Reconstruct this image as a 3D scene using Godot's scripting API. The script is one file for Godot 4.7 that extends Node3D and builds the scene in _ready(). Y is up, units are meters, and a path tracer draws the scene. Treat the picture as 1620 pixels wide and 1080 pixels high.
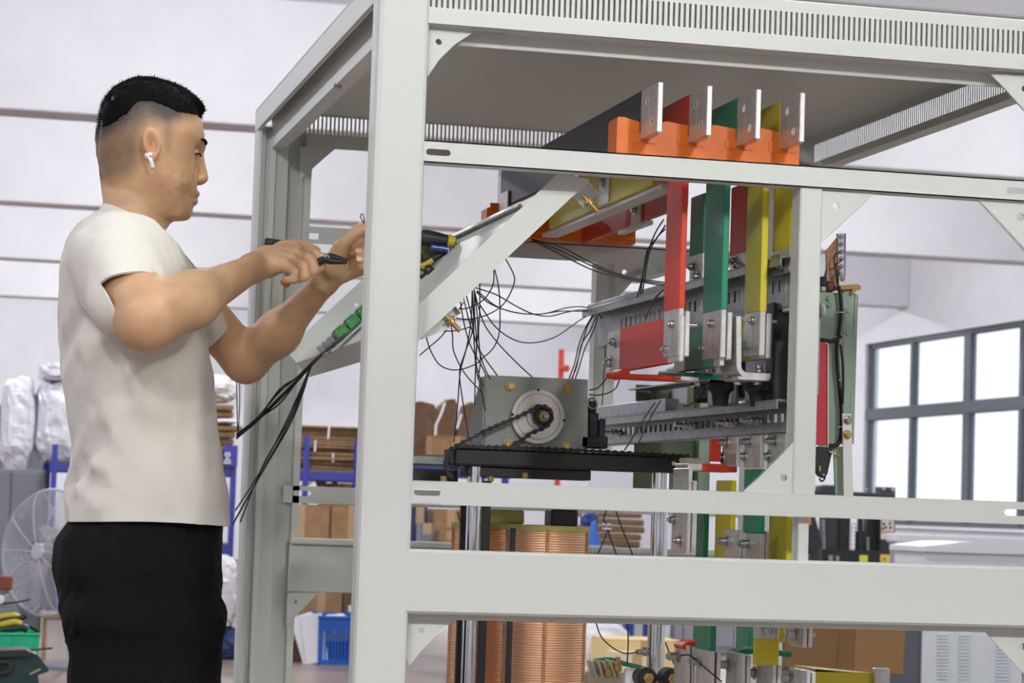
extends Node3D
# A worker wires a half-built power cabinet in a bright workshop. Metres, y up; the cabinet's front lies on z = -3.5.

var M := {}
var taken := {}

# ---------- materials ----------
func mat(c: Color, rough := 0.5, metal := 0.0) -> StandardMaterial3D:
	var m := StandardMaterial3D.new()
	m.albedo_color = c
	m.roughness = rough
	m.metallic = metal
	return m

func rgb(r: float, g: float, b: float) -> Color:
	return Color(r / 255.0, g / 255.0, b / 255.0)

func noise_tex(a: Color, b: Color, freq: float, seed_: int, oct := 4) -> NoiseTexture2D:
	var f := FastNoiseLite.new()
	f.seed = seed_
	f.frequency = freq
	f.fractal_octaves = oct
	var g := Gradient.new()
	g.set_color(0, a)
	g.set_color(1, b)
	var t := NoiseTexture2D.new()
	t.width = 256
	t.height = 256
	t.seamless = true
	t.noise = f
	t.color_ramp = g
	return t

func grain(m: StandardMaterial3D, a: float, freq: float, scale: float, seed_: int, world := false) -> StandardMaterial3D:
	m.albedo_texture = noise_tex(Color(1 - a, 1 - a, 1 - a), Color(1, 1, 1), freq, seed_)
	m.uv1_triplanar = true
	m.uv1_world_triplanar = world
	m.uv1_scale = Vector3(scale, scale, scale)
	return m

func bumpy(m: StandardMaterial3D, freq: float, scale: float, strength: float, seed_: int) -> StandardMaterial3D:
	var f := FastNoiseLite.new()
	f.seed = seed_
	f.frequency = freq
	var t := NoiseTexture2D.new()
	t.width = 256
	t.height = 256
	t.seamless = true
	t.noise = f
	t.as_normal_map = true
	t.bump_strength = strength
	m.normal_enabled = true
	m.normal_texture = t
	m.uv1_triplanar = true
	m.uv1_scale = Vector3(scale, scale, scale)
	return m

func materials() -> void:
	M.paint = mat(rgb(204, 209, 203), 0.42)
	M.galv = grain(mat(rgb(172, 176, 176), 0.42, 0.6), 0.18, 0.03, 6.0, 4)
	M.tin = grain(mat(rgb(222, 220, 216), 0.36, 0.55), 0.12, 0.02, 8.0, 5)
	M.steel = mat(rgb(190, 190, 186), 0.25, 0.9)
	M.chrome = mat(rgb(225, 226, 228), 0.12, 1.0)
	M.brass = mat(rgb(190, 158, 98), 0.3, 0.85)
	M.zinc_gold = mat(rgb(206, 176, 112), 0.32, 0.7)
	M.copper = mat(rgb(238, 190, 150), 0.32, 0.5)
	M.copper_flat = grain(mat(rgb(196, 146, 112), 0.45, 0.3), 0.2, 0.03, 10.0, 6)
	M.red_sleeve = mat(rgb(202, 54, 28), 0.42)
	M.green_sleeve = mat(rgb(22, 134, 98), 0.42)
	M.yellow_sleeve = mat(rgb(206, 192, 40), 0.42)
	M.black_sleeve = mat(rgb(46, 46, 50), 0.45)
	M.orange = grain(mat(rgb(238, 116, 4), 0.4), 0.06, 0.02, 4.0, 7)
	M.black = mat(rgb(34, 34, 36), 0.55)
	M.beam_black = grain(mat(rgb(44, 47, 46), 0.55), 0.15, 0.03, 5.0, 8)
	M.wire = mat(rgb(22, 22, 25), 0.5)
	M.motor_grey = grain(mat(rgb(168, 175, 169), 0.5), 0.07, 0.03, 5.0, 9)
	M.disc = mat(rgb(226, 224, 216), 0.25, 0.45)
	M.green_panel = mat(rgb(148, 172, 150), 0.45)
	M.olive = mat(rgb(96, 112, 84), 0.55)
	M.red_plastic = mat(rgb(196, 52, 66), 0.4)
	M.white_plastic = mat(rgb(236, 236, 232), 0.4)
	M.insul = mat(rgb(176, 170, 92), 0.5)
	M.pcb = mat(rgb(62, 140, 74), 0.5)
	M.beige = mat(rgb(206, 196, 172), 0.55)
	M.blue_clear = mat(rgb(40, 60, 130), 0.15)
	M.tool_black = mat(rgb(36, 40, 40), 0.5)
	M.tool_yellow = mat(rgb(196, 176, 30), 0.45)
	M.tool_orange = mat(rgb(222, 128, 40), 0.45)
	M.wall = grain(mat(rgb(224, 223, 232), 0.8), 0.03, 0.02, 0.3, 10, true)
	M.beam_paint = grain(mat(rgb(226, 225, 233), 0.8), 0.03, 0.02, 0.3, 11, true)
	M.dado = grain(mat(rgb(128, 130, 138), 0.7), 0.06, 0.02, 0.4, 12, true)
	M.floor = grain(mat(rgb(143, 122, 114), 0.35), 0.16, 0.012, 0.5, 13, true)
	M.frame_dark = mat(rgb(74, 78, 90), 0.45)
	M.card = grain(mat(rgb(176, 138, 102), 0.85), 0.14, 0.02, 2.0, 14)
	M.card_dark = grain(mat(rgb(128, 98, 76), 0.9), 0.2, 0.03, 2.0, 15)
	M.card_stack = grain(mat(rgb(150, 118, 84), 0.9), 0.2, 0.03, 2.0, 16)
	M.tape = mat(rgb(190, 160, 120), 0.35)
	M.rack_blue = mat(rgb(58, 62, 156), 0.45)
	M.rack_board = mat(rgb(96, 96, 104), 0.7)
	M.wrap = bumpy(mat(rgb(226, 224, 234), 0.3), 0.02, 1.5, 6.0, 17)
	M.bag = bumpy(mat(rgb(230, 226, 232), 0.35), 0.03, 2.0, 8.0, 18)
	M.crate_blue = mat(rgb(30, 96, 190), 0.35)
	M.paper = mat(rgb(232, 232, 238), 0.8)
	M.teal = mat(rgb(38, 190, 138), 0.4)
	M.case_dark = mat(rgb(24, 58, 60), 0.5)
	M.wood = grain(mat(rgb(196, 162, 120), 0.7), 0.2, 0.02, 3.0, 19)
	M.board = mat(rgb(222, 214, 206), 0.7)
	M.fan_grey = mat(rgb(196, 198, 206), 0.4, 0.3)
	M.mast = mat(rgb(46, 50, 56), 0.5)
	M.sticker_yellow = mat(rgb(232, 222, 84), 0.6)
	M.sticker_white = mat(rgb(228, 222, 214), 0.6)
	M.cab_white = mat(rgb(214, 219, 224), 0.4)
	M.cab_grey = mat(rgb(150, 148, 160), 0.5)
	M.lamp_glow = mat(rgb(255, 255, 255), 0.5)
	M.lamp_glow.emission_enabled = true
	M.lamp_glow.emission = Color(1, 1, 1)
	M.lamp_glow.emission_energy_multiplier = 1.5
	M.glass = mat(Color(0.92, 0.97, 1.0, 0.08), 0.05)
	M.glass.transparency = BaseMaterial3D.TRANSPARENCY_ALPHA
	M.polybag = mat(Color(0.9, 0.9, 0.95, 0.35), 0.2)
	M.polybag.transparency = BaseMaterial3D.TRANSPARENCY_ALPHA
	M.shirt = bumpy(mat(rgb(220, 217, 207), 0.85), 0.08, 12.0, 2.0, 20)
	M.trousers = bumpy(mat(rgb(22, 21, 21), 0.95), 0.08, 14.0, 2.0, 21)
	M.trousers.metallic_specular = 0.25
	M.skin = mat(Color(1, 1, 1), 0.5)
	M.skin.vertex_color_use_as_albedo = true
	M.skin.subsurf_scatter_enabled = true
	M.skin.subsurf_scatter_strength = 0.1
	M.hair = mat(rgb(9, 9, 10), 0.7)
	M.hair.metallic_specular = 0.2
	M.shoe = mat(rgb(50, 50, 54), 0.6)

# ---------- naming ----------
func numbered(parent: Node, called: String) -> String:
	var key := str(parent.get_instance_id()) + called
	var k: int = taken.get(key, 0)
	taken[key] = k + 1
	return called if k == 0 else "%s_%03d" % [called, k]

func thing(called: String, label: String, category: String, at := Vector3.ZERO, group := "") -> Node3D:
	var o := Node3D.new()
	o.name = numbered(self, called)
	add_child(o, true)
	o.position = at
	o.set_meta("label", label)
	o.set_meta("category", category)
	if group != "":
		o.set_meta("group", group)
	return o

# Commits a SurfaceTool whose vertices are in world metres as ONE mesh under parent (parents are never turned).
func obj(called: String, st: SurfaceTool, m: Material, parent: Node3D = self, stuff := false) -> MeshInstance3D:
	var o := MeshInstance3D.new()
	o.name = numbered(parent, called)
	var off := Vector3.ZERO
	var q: Node = parent
	while q != self:
		off += (q as Node3D).position
		q = q.get_parent()
	var me := st.commit()
	if off != Vector3.ZERO:
		var a := me.surface_get_arrays(0)
		var v: PackedVector3Array = a[Mesh.ARRAY_VERTEX]
		for i in v.size():
			v[i] -= off
		a[Mesh.ARRAY_VERTEX] = v
		me = ArrayMesh.new()
		me.add_surface_from_arrays(Mesh.PRIMITIVE_TRIANGLES, a)
	o.mesh = me
	o.material_override = m
	parent.add_child(o, true)
	if stuff:
		o.set_meta("kind", "stuff")
	return o

func single(called: String, st: SurfaceTool, m: Material, label: String, category: String, group := "") -> MeshInstance3D:
	var o := obj(called, st, m)
	o.set_meta("label", label)
	o.set_meta("category", category)
	if group != "":
		o.set_meta("group", group)
	return o

func struct(called: String, st: SurfaceTool, m: Material, label: String, category: String, parent: Node3D = self) -> MeshInstance3D:
	var o := obj(called, st, m, parent)
	if parent == self:
		o.set_meta("kind", "structure")
		o.set_meta("label", label)
		o.set_meta("category", category)
	return o

# ---------- shapes ----------
func mb() -> SurfaceTool:
	var s := SurfaceTool.new()
	s.begin(Mesh.PRIMITIVE_TRIANGLES)
	return s

func tri(s: SurfaceTool, a: Vector3, b: Vector3, c: Vector3) -> void:
	var n := (b - a).cross(c - a)
	if n.length_squared() < 1e-20:
		return
	n = n.normalized()
	s.set_normal(n); s.add_vertex(a)
	s.set_normal(n); s.add_vertex(c)
	s.set_normal(n); s.add_vertex(b)

func trin(s: SurfaceTool, a: Vector3, b: Vector3, c: Vector3, na: Vector3, nb: Vector3, nc: Vector3) -> void:
	s.set_normal(na); s.add_vertex(a)
	s.set_normal(nc); s.add_vertex(c)
	s.set_normal(nb); s.add_vertex(b)

func quad(s: SurfaceTool, a: Vector3, b: Vector3, c: Vector3, d: Vector3) -> void:
	tri(s, a, b, c)
	tri(s, a, c, d)

func triout(s: SurfaceTool, a: Vector3, b: Vector3, c: Vector3, o: Vector3) -> void:
	if (b - a).cross(c - a).dot((a + b + c) / 3.0 - o) < 0:
		tri(s, a, c, b)
	else:
		tri(s, a, b, c)

# A box with chamfered edges: centre, size, chamfer, turn.
func bx(s: SurfaceTool, c: Vector3, size: Vector3, ch := 0.0, b := Basis()) -> void:
	var h := size * 0.5
	ch = minf(ch, minf(h.x, minf(h.y, h.z)) * 0.9)
	if ch <= 0.0:
		var v: Array[Vector3] = []
		for i in 8:
			v.append(c + b * Vector3(h.x if i & 1 else -h.x, h.y if i & 2 else -h.y, h.z if i & 4 else -h.z))
		for f in [[0, 2, 3, 1], [4, 5, 7, 6], [0, 1, 5, 4], [2, 6, 7, 3], [0, 4, 6, 2], [1, 3, 7, 5]]:
			quad(s, v[f[0]], v[f[1]], v[f[2]], v[f[3]])
		return
	var P := {}
	for i in 8:
		var sg := Vector3(1 if i & 1 else -1, 1 if i & 2 else -1, 1 if i & 4 else -1)
		for ax in 3:
			var q := Vector3.ZERO
			for k in 3:
				q[k] = sg[k] * (h[k] if k == ax else h[k] - ch)
			P[i * 3 + ax] = c + b * q
	for i in 8:
		triout(s, P[i * 3], P[i * 3 + 1], P[i * 3 + 2], c)
	for ax in 3:
		var u := 1 << ((ax + 1) % 3)
		var w := 1 << ((ax + 2) % 3)
		for sd in [0, 1 << ax]:
			triout(s, P[sd * 3 + ax], P[(sd | u) * 3 + ax], P[(sd | u | w) * 3 + ax], c)
			triout(s, P[sd * 3 + ax], P[(sd | u | w) * 3 + ax], P[(sd | w) * 3 + ax], c)
		var a1 := (ax + 1) % 3
		var a2 := (ax + 2) % 3
		for e in [0, u, w, u | w]:
			var i0: int = e
			var i1: int = e | (1 << ax)
			triout(s, P[i0 * 3 + a1], P[i1 * 3 + a1], P[i1 * 3 + a2], c)
			triout(s, P[i0 * 3 + a1], P[i1 * 3 + a2], P[i0 * 3 + a2], c)

func bb(s: SurfaceTool, lo: Vector3, hi: Vector3, ch := 0.0) -> void:
	bx(s, (lo + hi) * 0.5, (hi - lo).abs(), ch)

# A bar of rectangular section between two points: w across (towards side), t thick.
func bar(s: SurfaceTool, a: Vector3, b: Vector3, w: float, t: float, side := Vector3.UP, ch := 0.0) -> void:
	var d := (b - a).normalized()
	var u := (side - d * side.dot(d)).normalized()
	bx(s, (a + b) * 0.5, Vector3(a.distance_to(b), w, t), ch, Basis(d, u, d.cross(u)))

# A polygon (local x, y) pushed along local z from 0 to depth.
func prism(s: SurfaceTool, pts: Array, t: Transform3D, depth: float) -> void:
	var p := PackedVector2Array(pts)
	if Geometry2D.is_polygon_clockwise(p):
		p.reverse()
	var area := 0.0
	for i in p.size():
		area += p[i].cross(p[(i + 1) % p.size()])
	if area < 0:
		p.reverse()
	var idx := Geometry2D.triangulate_polygon(p)
	for k in range(0, idx.size(), 3):
		var a := p[idx[k]]
		var b := p[idx[k + 1]]
		var c := p[idx[k + 2]]
		if (b - a).cross(c - a) < 0:
			var q := b
			b = c
			c = q
		tri(s, t * Vector3(a.x, a.y, depth), t * Vector3(b.x, b.y, depth), t * Vector3(c.x, c.y, depth))
		tri(s, t * Vector3(a.x, a.y, 0), t * Vector3(c.x, c.y, 0), t * Vector3(b.x, b.y, 0))
	for i in p.size():
		var a := p[i]
		var b := p[(i + 1) % p.size()]
		quad(s, t * Vector3(a.x, a.y, 0), t * Vector3(b.x, b.y, 0), t * Vector3(b.x, b.y, depth), t * Vector3(a.x, a.y, depth))

func along_z(z0: float) -> Transform3D:
	return Transform3D(Basis(), Vector3(0, 0, z0))

# x,z section pushed up along y from y0.
func along_y(y0: float) -> Transform3D:
	return Transform3D(Basis(Vector3(1, 0, 0), Vector3(0, 0, -1), Vector3(0, 1, 0)), Vector3(0, y0, 0))

func frame_for(d: Vector3) -> Basis:
	var u := Vector3.UP if absf(d.y) < 0.9 else Vector3.RIGHT
	var x := u.cross(d).normalized()
	return Basis(x, d.cross(x), d)

# A round tube through points.
func tube(s: SurfaceTool, pts: Array, r: float, n := 6, r_end := -1.0) -> void:
	var m := pts.size()
	var d0: Vector3 = (pts[1] - pts[0]).normalized()
	var fr := frame_for(d0)
	var rings := []
	for i in m:
		var d: Vector3 = (pts[mini(i + 1, m - 1)] - pts[maxi(i - 1, 0)]).normalized()
		var x := (fr.x - d * fr.x.dot(d)).normalized()
		fr = Basis(x, d.cross(x), d)
		var rr := r if r_end < 0 else lerpf(r, r_end, float(i) / (m - 1))
		var ring := []
		for k in n:
			var a := TAU * k / n
			var nn := fr.x * cos(a) + fr.y * sin(a)
			ring.append([pts[i] + nn * rr, nn])
		rings.append(ring)
	for i in m - 1:
		for k in n:
			var k2 := (k + 1) % n
			var a = rings[i][k]
			var b = rings[i][k2]
			var c = rings[i + 1][k2]
			var e = rings[i + 1][k]
			trin(s, a[0], b[0], c[0], a[1], b[1], c[1])
			trin(s, a[0], c[0], e[0], a[1], c[1], e[1])
	for k in n:
		tri(s, pts[0], rings[0][(k + 1) % n][0], rings[0][k][0])
		tri(s, pts[m - 1], rings[m - 1][k][0], rings[m - 1][(k + 1) % n][0])

func curve(pts: Array, per := 6) -> Array:
	var o := []
	for i in pts.size() - 1:
		var p0: Vector3 = pts[maxi(i - 1, 0)]
		var p1: Vector3 = pts[i]
		var p2: Vector3 = pts[i + 1]
		var p3: Vector3 = pts[mini(i + 2, pts.size() - 1)]
		for k in per:
			o.append(p1.cubic_interpolate(p2, p0, p3, float(k) / per))
	o.append(pts[-1])
	return o

# Turns a profile of (radius, height) round the axis from p towards d.
func lathe(s: SurfaceTool, prof: Array, p: Vector3, d := Vector3.UP, n := 24) -> void:
	var f := frame_for(d.normalized())
	for i in prof.size() - 1:
		var a: Vector2 = prof[i]
		var b: Vector2 = prof[i + 1]
		var e := b - a
		if e.length() < 1e-7:
			continue
		var nr := Vector2(e.y, -e.x).normalized()
		for k in n:
			var t0 := TAU * k / n
			var t1 := TAU * (k + 1) / n
			var u0 := f.x * cos(t0) + f.y * sin(t0)
			var u1 := f.x * cos(t1) + f.y * sin(t1)
			var n0 := u0 * nr.x + f.z * nr.y
			var n1 := u1 * nr.x + f.z * nr.y
			var q0 := p + u0 * a.x + f.z * a.y
			var q1 := p + u1 * a.x + f.z * a.y
			var q2 := p + u1 * b.x + f.z * b.y
			var q3 := p + u0 * b.x + f.z * b.y
			if a.x > 1e-6:
				trin(s, q0, q1, q2, n0, n1, n1)
			if b.x > 1e-6:
				trin(s, q0, q2, q3, n0, n1, n0)

func cyl(s: SurfaceTool, a: Vector3, b: Vector3, r: float, n := 16, ch := 0.0) -> void:
	var l := a.distance_to(b)
	lathe(s, [Vector2(0, 0), Vector2(r - ch, 0), Vector2(r, ch), Vector2(r, l - ch), Vector2(r - ch, l), Vector2(0, l)], a, b - a, n)

func torus(s: SurfaceTool, c: Vector3, d: Vector3, R: float, r: float, n := 32, m := 6, sx := 1.0) -> void:
	var f := frame_for(d.normalized())
	var pts := []
	for k in n + 1:
		var a := TAU * k / n
		pts.append(c + f.x * cos(a) * R * sx + f.y * sin(a) * R)
	tube(s, pts, r, m)

# A hexagon bolt: washer, head and threaded end; the head looks along d, the thread sticks out of the far side by back.
func bolt(parent: Node3D, p: Vector3, d: Vector3, r := 0.007, back := 0.02, m: Material = null, h := 0.007) -> void:
	var s := mb()
	d = d.normalized()
	cyl(s, p, p + d * 0.002, r * 1.45, 14, 0.0004)
	cyl(s, p + d * 0.002, p + d * (0.002 + h), r, 6, 0.0008)
	if back > 0:
		cyl(s, p, p - d * back, r * 0.52, 8)
		cyl(s, p + d * (0.002 + h), p + d * (0.006 + h), r * 0.52, 8, 0.0006)
	obj("bolt", s, M.steel if m == null else m, parent)

# A flat strip with a row of slots: bars between slots. o = corner, u = along the row, v = across.
func slotted(s: SurfaceTool, o: Vector3, u: Vector3, v: Vector3, w: Vector3, L: float, H: float, s0: float, s1: float, pitch: float, slot_w: float, h0: float, h1: float) -> void:
	# w = thickness vector
	var B := Basis(u, v, w.normalized())
	var t := w.length()
	var put := func(a: float, b: float, c: float, d: float) -> void:
		bx(s, o + u * (a + b) * 0.5 + v * (c + d) * 0.5 + w * 0.5, Vector3(b - a, d - c, t), 0.0, B)
	put.call(0.0, L, 0.0, h0)
	put.call(0.0, L, h1, H)
	put.call(0.0, s0, h0, h1)
	var x := s0
	while x + pitch < s1:
		put.call(x + slot_w, x + pitch, h0, h1)
		x += pitch
	put.call(x + slot_w, L, h0, h1)

# A plate lying in the x,y plane with one oblong slot, thick from z0 (front) back by t.
func plate_slot(s: SurfaceTool, x0: float, x1: float, y0: float, y1: float, z0: float, t: float, sl: Array) -> void:
	# sl: list of [sx0, sx1, sy0, sy1], from left to right
	var x := x0
	for q in sl:
		bb(s, Vector3(x, y0, z0 - t), Vector3(q[0], y1, z0))
		bb(s, Vector3(q[0], y0, z0 - t), Vector3(q[1], q[2], z0))
		bb(s, Vector3(q[0], q[3], z0 - t), Vector3(q[1], y1, z0))
		var r: float = (q[3] - q[2]) * 0.5
		for e in [[q[0], 1.0], [q[1], -1.0]]:
			for k in [[q[2], 1.0], [q[3], -1.0]]:
				var pts := [Vector2(e[0], k[0])]
				for i in 5:
					var a := PI * 0.5 * i / 4.0
					pts.append(Vector2(e[0] + e[1] * r * (1 - sin(a)), k[0] + k[1] * r * (1 - cos(a))))
				prism(s, pts, along_z(z0 - t), t)
		x = q[1]
	bb(s, Vector3(x, y0, z0 - t), Vector3(x1, y1, z0))

# A three-cornered stiffener plate with a round hole near its square corner.
func gusset(parent: Node3D, c: Vector3, a: Vector3, b: Vector3, t: float, n: Vector3, m: Material) -> void:
	var s := mb()
	var hole := c + (a - c) * 0.27 + (b - c) * 0.27
	var r := (a - c).length() * 0.065
	var ring := []
	var dx := (a - c).normalized()
	var dy := (b - c).normalized()
	for k in 12:
		var an := TAU * k / 12.0
		ring.append(hole + dx * cos(an) * r + dy * sin(an) * r)
	var cut := [c + (b - c) * 0.96 + (a - c) * 0.0, c, a, c + (b - c)]
	var outer := []
	for k in 12:
		# ray from the hole centre to the triangle outline
		var d: Vector3 = (ring[k] - hole).normalized()
		var px := (hole - c).dot(dx)
		var py := (hole - c).dot(dy)
		var vx := d.dot(dx)
		var vy := d.dot(dy)
		var la := (a - c).length()
		var lb := (b - c).length()
		var best := 1e9
		if vx < -1e-6:
			best = minf(best, -px / vx)
		if vy < -1e-6:
			best = minf(best, -py / vy)
		var den := vx / la + vy / lb
		if den > 1e-6:
			best = minf(best, (1.0 - px / la - py / lb) / den)
		outer.append(hole + d * best)
	var poly := []
	for k in 12:
		poly.append(outer[k])
	var corners := [c, a, b]
	for off in [n * 0.0, n * -t]:
		var flip: bool = off != Vector3.ZERO
		for k in 12:
			var k2 := (k + 1) % 12
			var o1: Vector3 = outer[k] + off
			var o2: Vector3 = outer[k2] + off
			var r1: Vector3 = ring[k] + off
			var r2: Vector3 = ring[k2] + off
			var base: Vector3 = hole + off + n * (1.0 if flip else -1.0)
			triout(s, r1, o1, o2, base)
			triout(s, r1, o2, r2, base)
			for q in corners:
				var w: Vector3 = q + off
				# a corner that lies between two outline points
				var an: Vector3 = w - hole - off
				var e1: Vector3 = o1 - hole - off
				var e2: Vector3 = o2 - hole - off
				if e1.cross(an).dot(e1.cross(e2)) > 0 and an.cross(e2).dot(e1.cross(e2)) > 0:
					triout(s, o1, w, o2, base)
	for q in [[c, a, b], [a, b, c], [b, c, a]]:
		var e0: Vector3 = q[0]
		var e1: Vector3 = q[1]
		triout(s, e0, e1, e1 - n * t, q[2])
		triout(s, e0, e1 - n * t, e0 - n * t, q[2])
	for k in 12:
		var r1: Vector3 = ring[k]
		var r2: Vector3 = ring[(k + 1) % 12]
		quad(s, r1, r2, r2 - n * t, r1 - n * t)
	obj("gusset", s, m, parent)

func post_shape(x0: float, x1: float, z0: float, z1: float, r: float) -> Array:
	# rounded rectangle in x, -z
	var o := []
	for q in [[x1 - r, -z0 + r, -90], [x1 - r, -z1 - r, 0], [x0 + r, -z1 - r, 90], [x0 + r, -z0 + r, 180]]:
		for k in 4:
			var a := deg_to_rad(q[2] + 30.0 * k)
			o.append(Vector2(q[0] + cos(a) * r, q[1] + sin(a) * r))
	return o


func lamp(at: Vector3, energy: float, tint: Color) -> void:
	var low := at.y < 3.5
	var o := thing("tube_lamp", "added white tube lamp hung low on cords to brighten the cabinet front" if low else "long white tube lamp hung high between the ceiling beams", "lamp", at, "added low tube lamps lighting the cabinet front" if low else "tube lamps between the ceiling beams")
	var s := mb()
	bb(s, at + Vector3(-0.62, 0.03, -0.05), at + Vector3(0.62, 0.09, 0.05), 0.01)
	obj("housing", s, M.white_plastic, o)
	s = mb()
	cyl(s, at + Vector3(-0.6, 0, 0), at + Vector3(0.6, 0, 0), 0.018, 10)
	obj("tube", s, M.lamp_glow, o)
	for k in [-0.5, 0.5]:
		s = mb()
		cyl(s, at + Vector3(k, 0.085, 0), at + Vector3(k, 4.75 - at.y, 0), 0.005, 6)
		obj("cord", s, M.galv, o)
	var l := OmniLight3D.new()
	l.name = "tube_light"
	l.position = Vector3(0, -0.06, 0)
	l.light_energy = energy
	l.light_color = tint
	l.light_size = 0.12
	l.omni_range = 40.0
	l.omni_attenuation = 2.0
	l.shadow_enabled = true
	o.add_child(l)

func _ready() -> void:
	var cam := Camera3D.new()
	cam.name = "camera"
	cam.transform = Transform3D(Basis(Vector3(0.9726, 0.0332, 0.2299), Vector3(-0.0478, 0.9971, 0.0585), Vector3(-0.2273, -0.0679, 0.9715)), Vector3(0, 0.98, 0))
	cam.fov = 15.7157
	cam.near = 0.05
	cam.far = 200.0
	var lens := CameraAttributesPhysical.new()
	lens.frustum_focal_length = 86.9489
	lens.frustum_focus_distance = 3.75
	lens.exposure_aperture = 16.0
	cam.attributes = lens
	cam.fov = 15.7157
	add_child(cam)
	cam.current = true
	var env := Environment.new()
	env.background_mode = Environment.BG_SKY
	var sky := Sky.new()
	var sm := ProceduralSkyMaterial.new()
	sm.sky_top_color = Color(0.72, 0.84, 0.95)
	sm.sky_horizon_color = Color(0.93, 0.98, 1.0)
	sm.ground_horizon_color = Color(0.8, 0.84, 0.86)
	sm.ground_bottom_color = Color(0.5, 0.52, 0.52)
	sm.energy_multiplier = 1.7
	sm.sun_angle_max = 1.0
	sky.sky_material = sm
	env.sky = sky
	env.tonemap_mode = Environment.TONE_MAPPER_LINEAR
	env.tonemap_exposure = 1.0
	env.sdfgi_enabled = true
	env.ssao_enabled = true
	env.ssil_enabled = true
	var we := WorldEnvironment.new()
	we.name = "environment"
	we.environment = env
	add_child(we)
	materials()
	# tube lamps in the bays between the ceiling beams
	var lk := 0
	for z in [2.2, -3.6, -9.4, -15.3, -21.2, -27.0, -32.9, -38.6]:
		for x in [-3.5, 2.0, 8.5]:
			lamp(Vector3(x, 4.4, z), 4.6 if z > -12.0 else 6.9, Color(0.98, 1.0, 0.98) if x > 0 else Color(0.96, 0.97, 1.0))
			lk += 1
	# two unseen lamps added low down, to light the cabinet front above its inside
	for x in [-0.7, 1.7]:
		lamp(Vector3(x, 2.75, -0.5), 3.5, Color(1.0, 1.0, 0.99))
	room()
	cabinet()
	low_voltage_tray()
	busbars()
	regulator()
	side_panel()
	wires()
	worker()
	racks_and_boxes()
	fan_and_bench()
	far_right()

func room() -> void:
	var s := mb()
	bb(s, Vector3(-9.2, -0.2, -42.2), Vector3(12.5, 0, 6.2))
	struct("floor", s, M.floor, "reddish brown workshop floor seen below the shelves", "floor")
	s = mb()
	bb(s, Vector3(-9.2, 4.75, -42.2), Vector3(12.5, 4.95, 6.2))
	struct("ceiling", s, M.beam_paint, "white ceiling slab above the beams", "ceiling")
	var k := 1
	for z in [4.95, -0.88, -6.7, -12.5, -18.3, -24.15, -30.0, -35.8]:
		s = mb()
		bb(s, Vector3(-9.0, 3.78, z - 0.4), Vector3(12.3, 4.75, z), 0.01)
		struct("trim_%d" % k, s, M.beam_paint, "white painted ceiling beam number %d from the front window wall, brownish below" % k, "beam")
		k += 1
	s = mb()
	bb(s, Vector3(-9.2, 0, -42.2), Vector3(12.5, 4.75, -42.0))
	struct("wall_back", s, M.wall, "white back wall of the workshop", "wall")
	s = mb()
	bb(s, Vector3(-9.2, 0, -42.0), Vector3(-9.0, 4.75, 6.0))
	struct("wall_left", s, M.wall, "white left wall of the workshop", "wall")
	# the front wall behind the photographer, with a wide glazed opening
	s = mb()
	bb(s, Vector3(-9.2, 0, 6.0), Vector3(12.5, 0.9, 6.2))
	bb(s, Vector3(-9.2, 3.5, 6.0), Vector3(12.5, 4.75, 6.2))
	for q in [[-9.2, -6.5], [-4.5, 12.5]]:
		bb(s, Vector3(q[0], 0.9, 6.0), Vector3(q[1], 3.5, 6.2))
	struct("wall_front", s, M.wall, "white front wall behind the photographer with one window opening", "wall")
	# right wall with two window strips: one in view, one beside the photographer
	var y0 := 0.95
	var y1 := 3.38
	s = mb()
	bb(s, Vector3(12.3, 0, -42.0), Vector3(12.5, y0, 6.0))
	bb(s, Vector3(12.3, y1, -42.0), Vector3(12.5, 4.75, 6.0))
	for q in [[-42.0, -31.5], [-21.0, -14.0], [-3.0, 6.0]]:
		bb(s, Vector3(12.3, y0, q[0]), Vector3(12.5, y1, q[1]))
	struct("wall_right", s, M.wall, "white right wall with dark framed window strips", "wall")
	window_strip(1, -31.5, -21.0, y0, y1, [-29.95, -28.2, -26.65, -25.0, -23.4, -22.2])
	window_strip(2, -14.0, -3.0, y0, y1, [-12.4, -10.8, -9.2, -7.6, -6.0, -4.5])
	s = mb()
	bb(s, Vector3(6.2888, 0, -24.5), Vector3(6.5764, 2.6155, -24.8), 0.01)
	single("partition_panel", s, M.wall, "tall white partition panel beside the red fire pipe, far behind the motor", "partition")
	var p := thing("fire_pipe", "thin red fire pipe with a valve running down beside the white partition", "pipe", Vector3(6.2043, 0, -24.3))
	s = mb()
	cyl(s, Vector3(6.2043, 0, -24.3), Vector3(6.2043, 2.62, -24.3), 0.03, 12)
	obj("pipe", s, M.red_sleeve, p)
	s = mb()
	cyl(s, Vector3(6.209, 2.433, -24.3), Vector3(6.2495, 2.4251, -24.22), 0.035, 10)
	obj("valve", s, M.red_sleeve, p)

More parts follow.
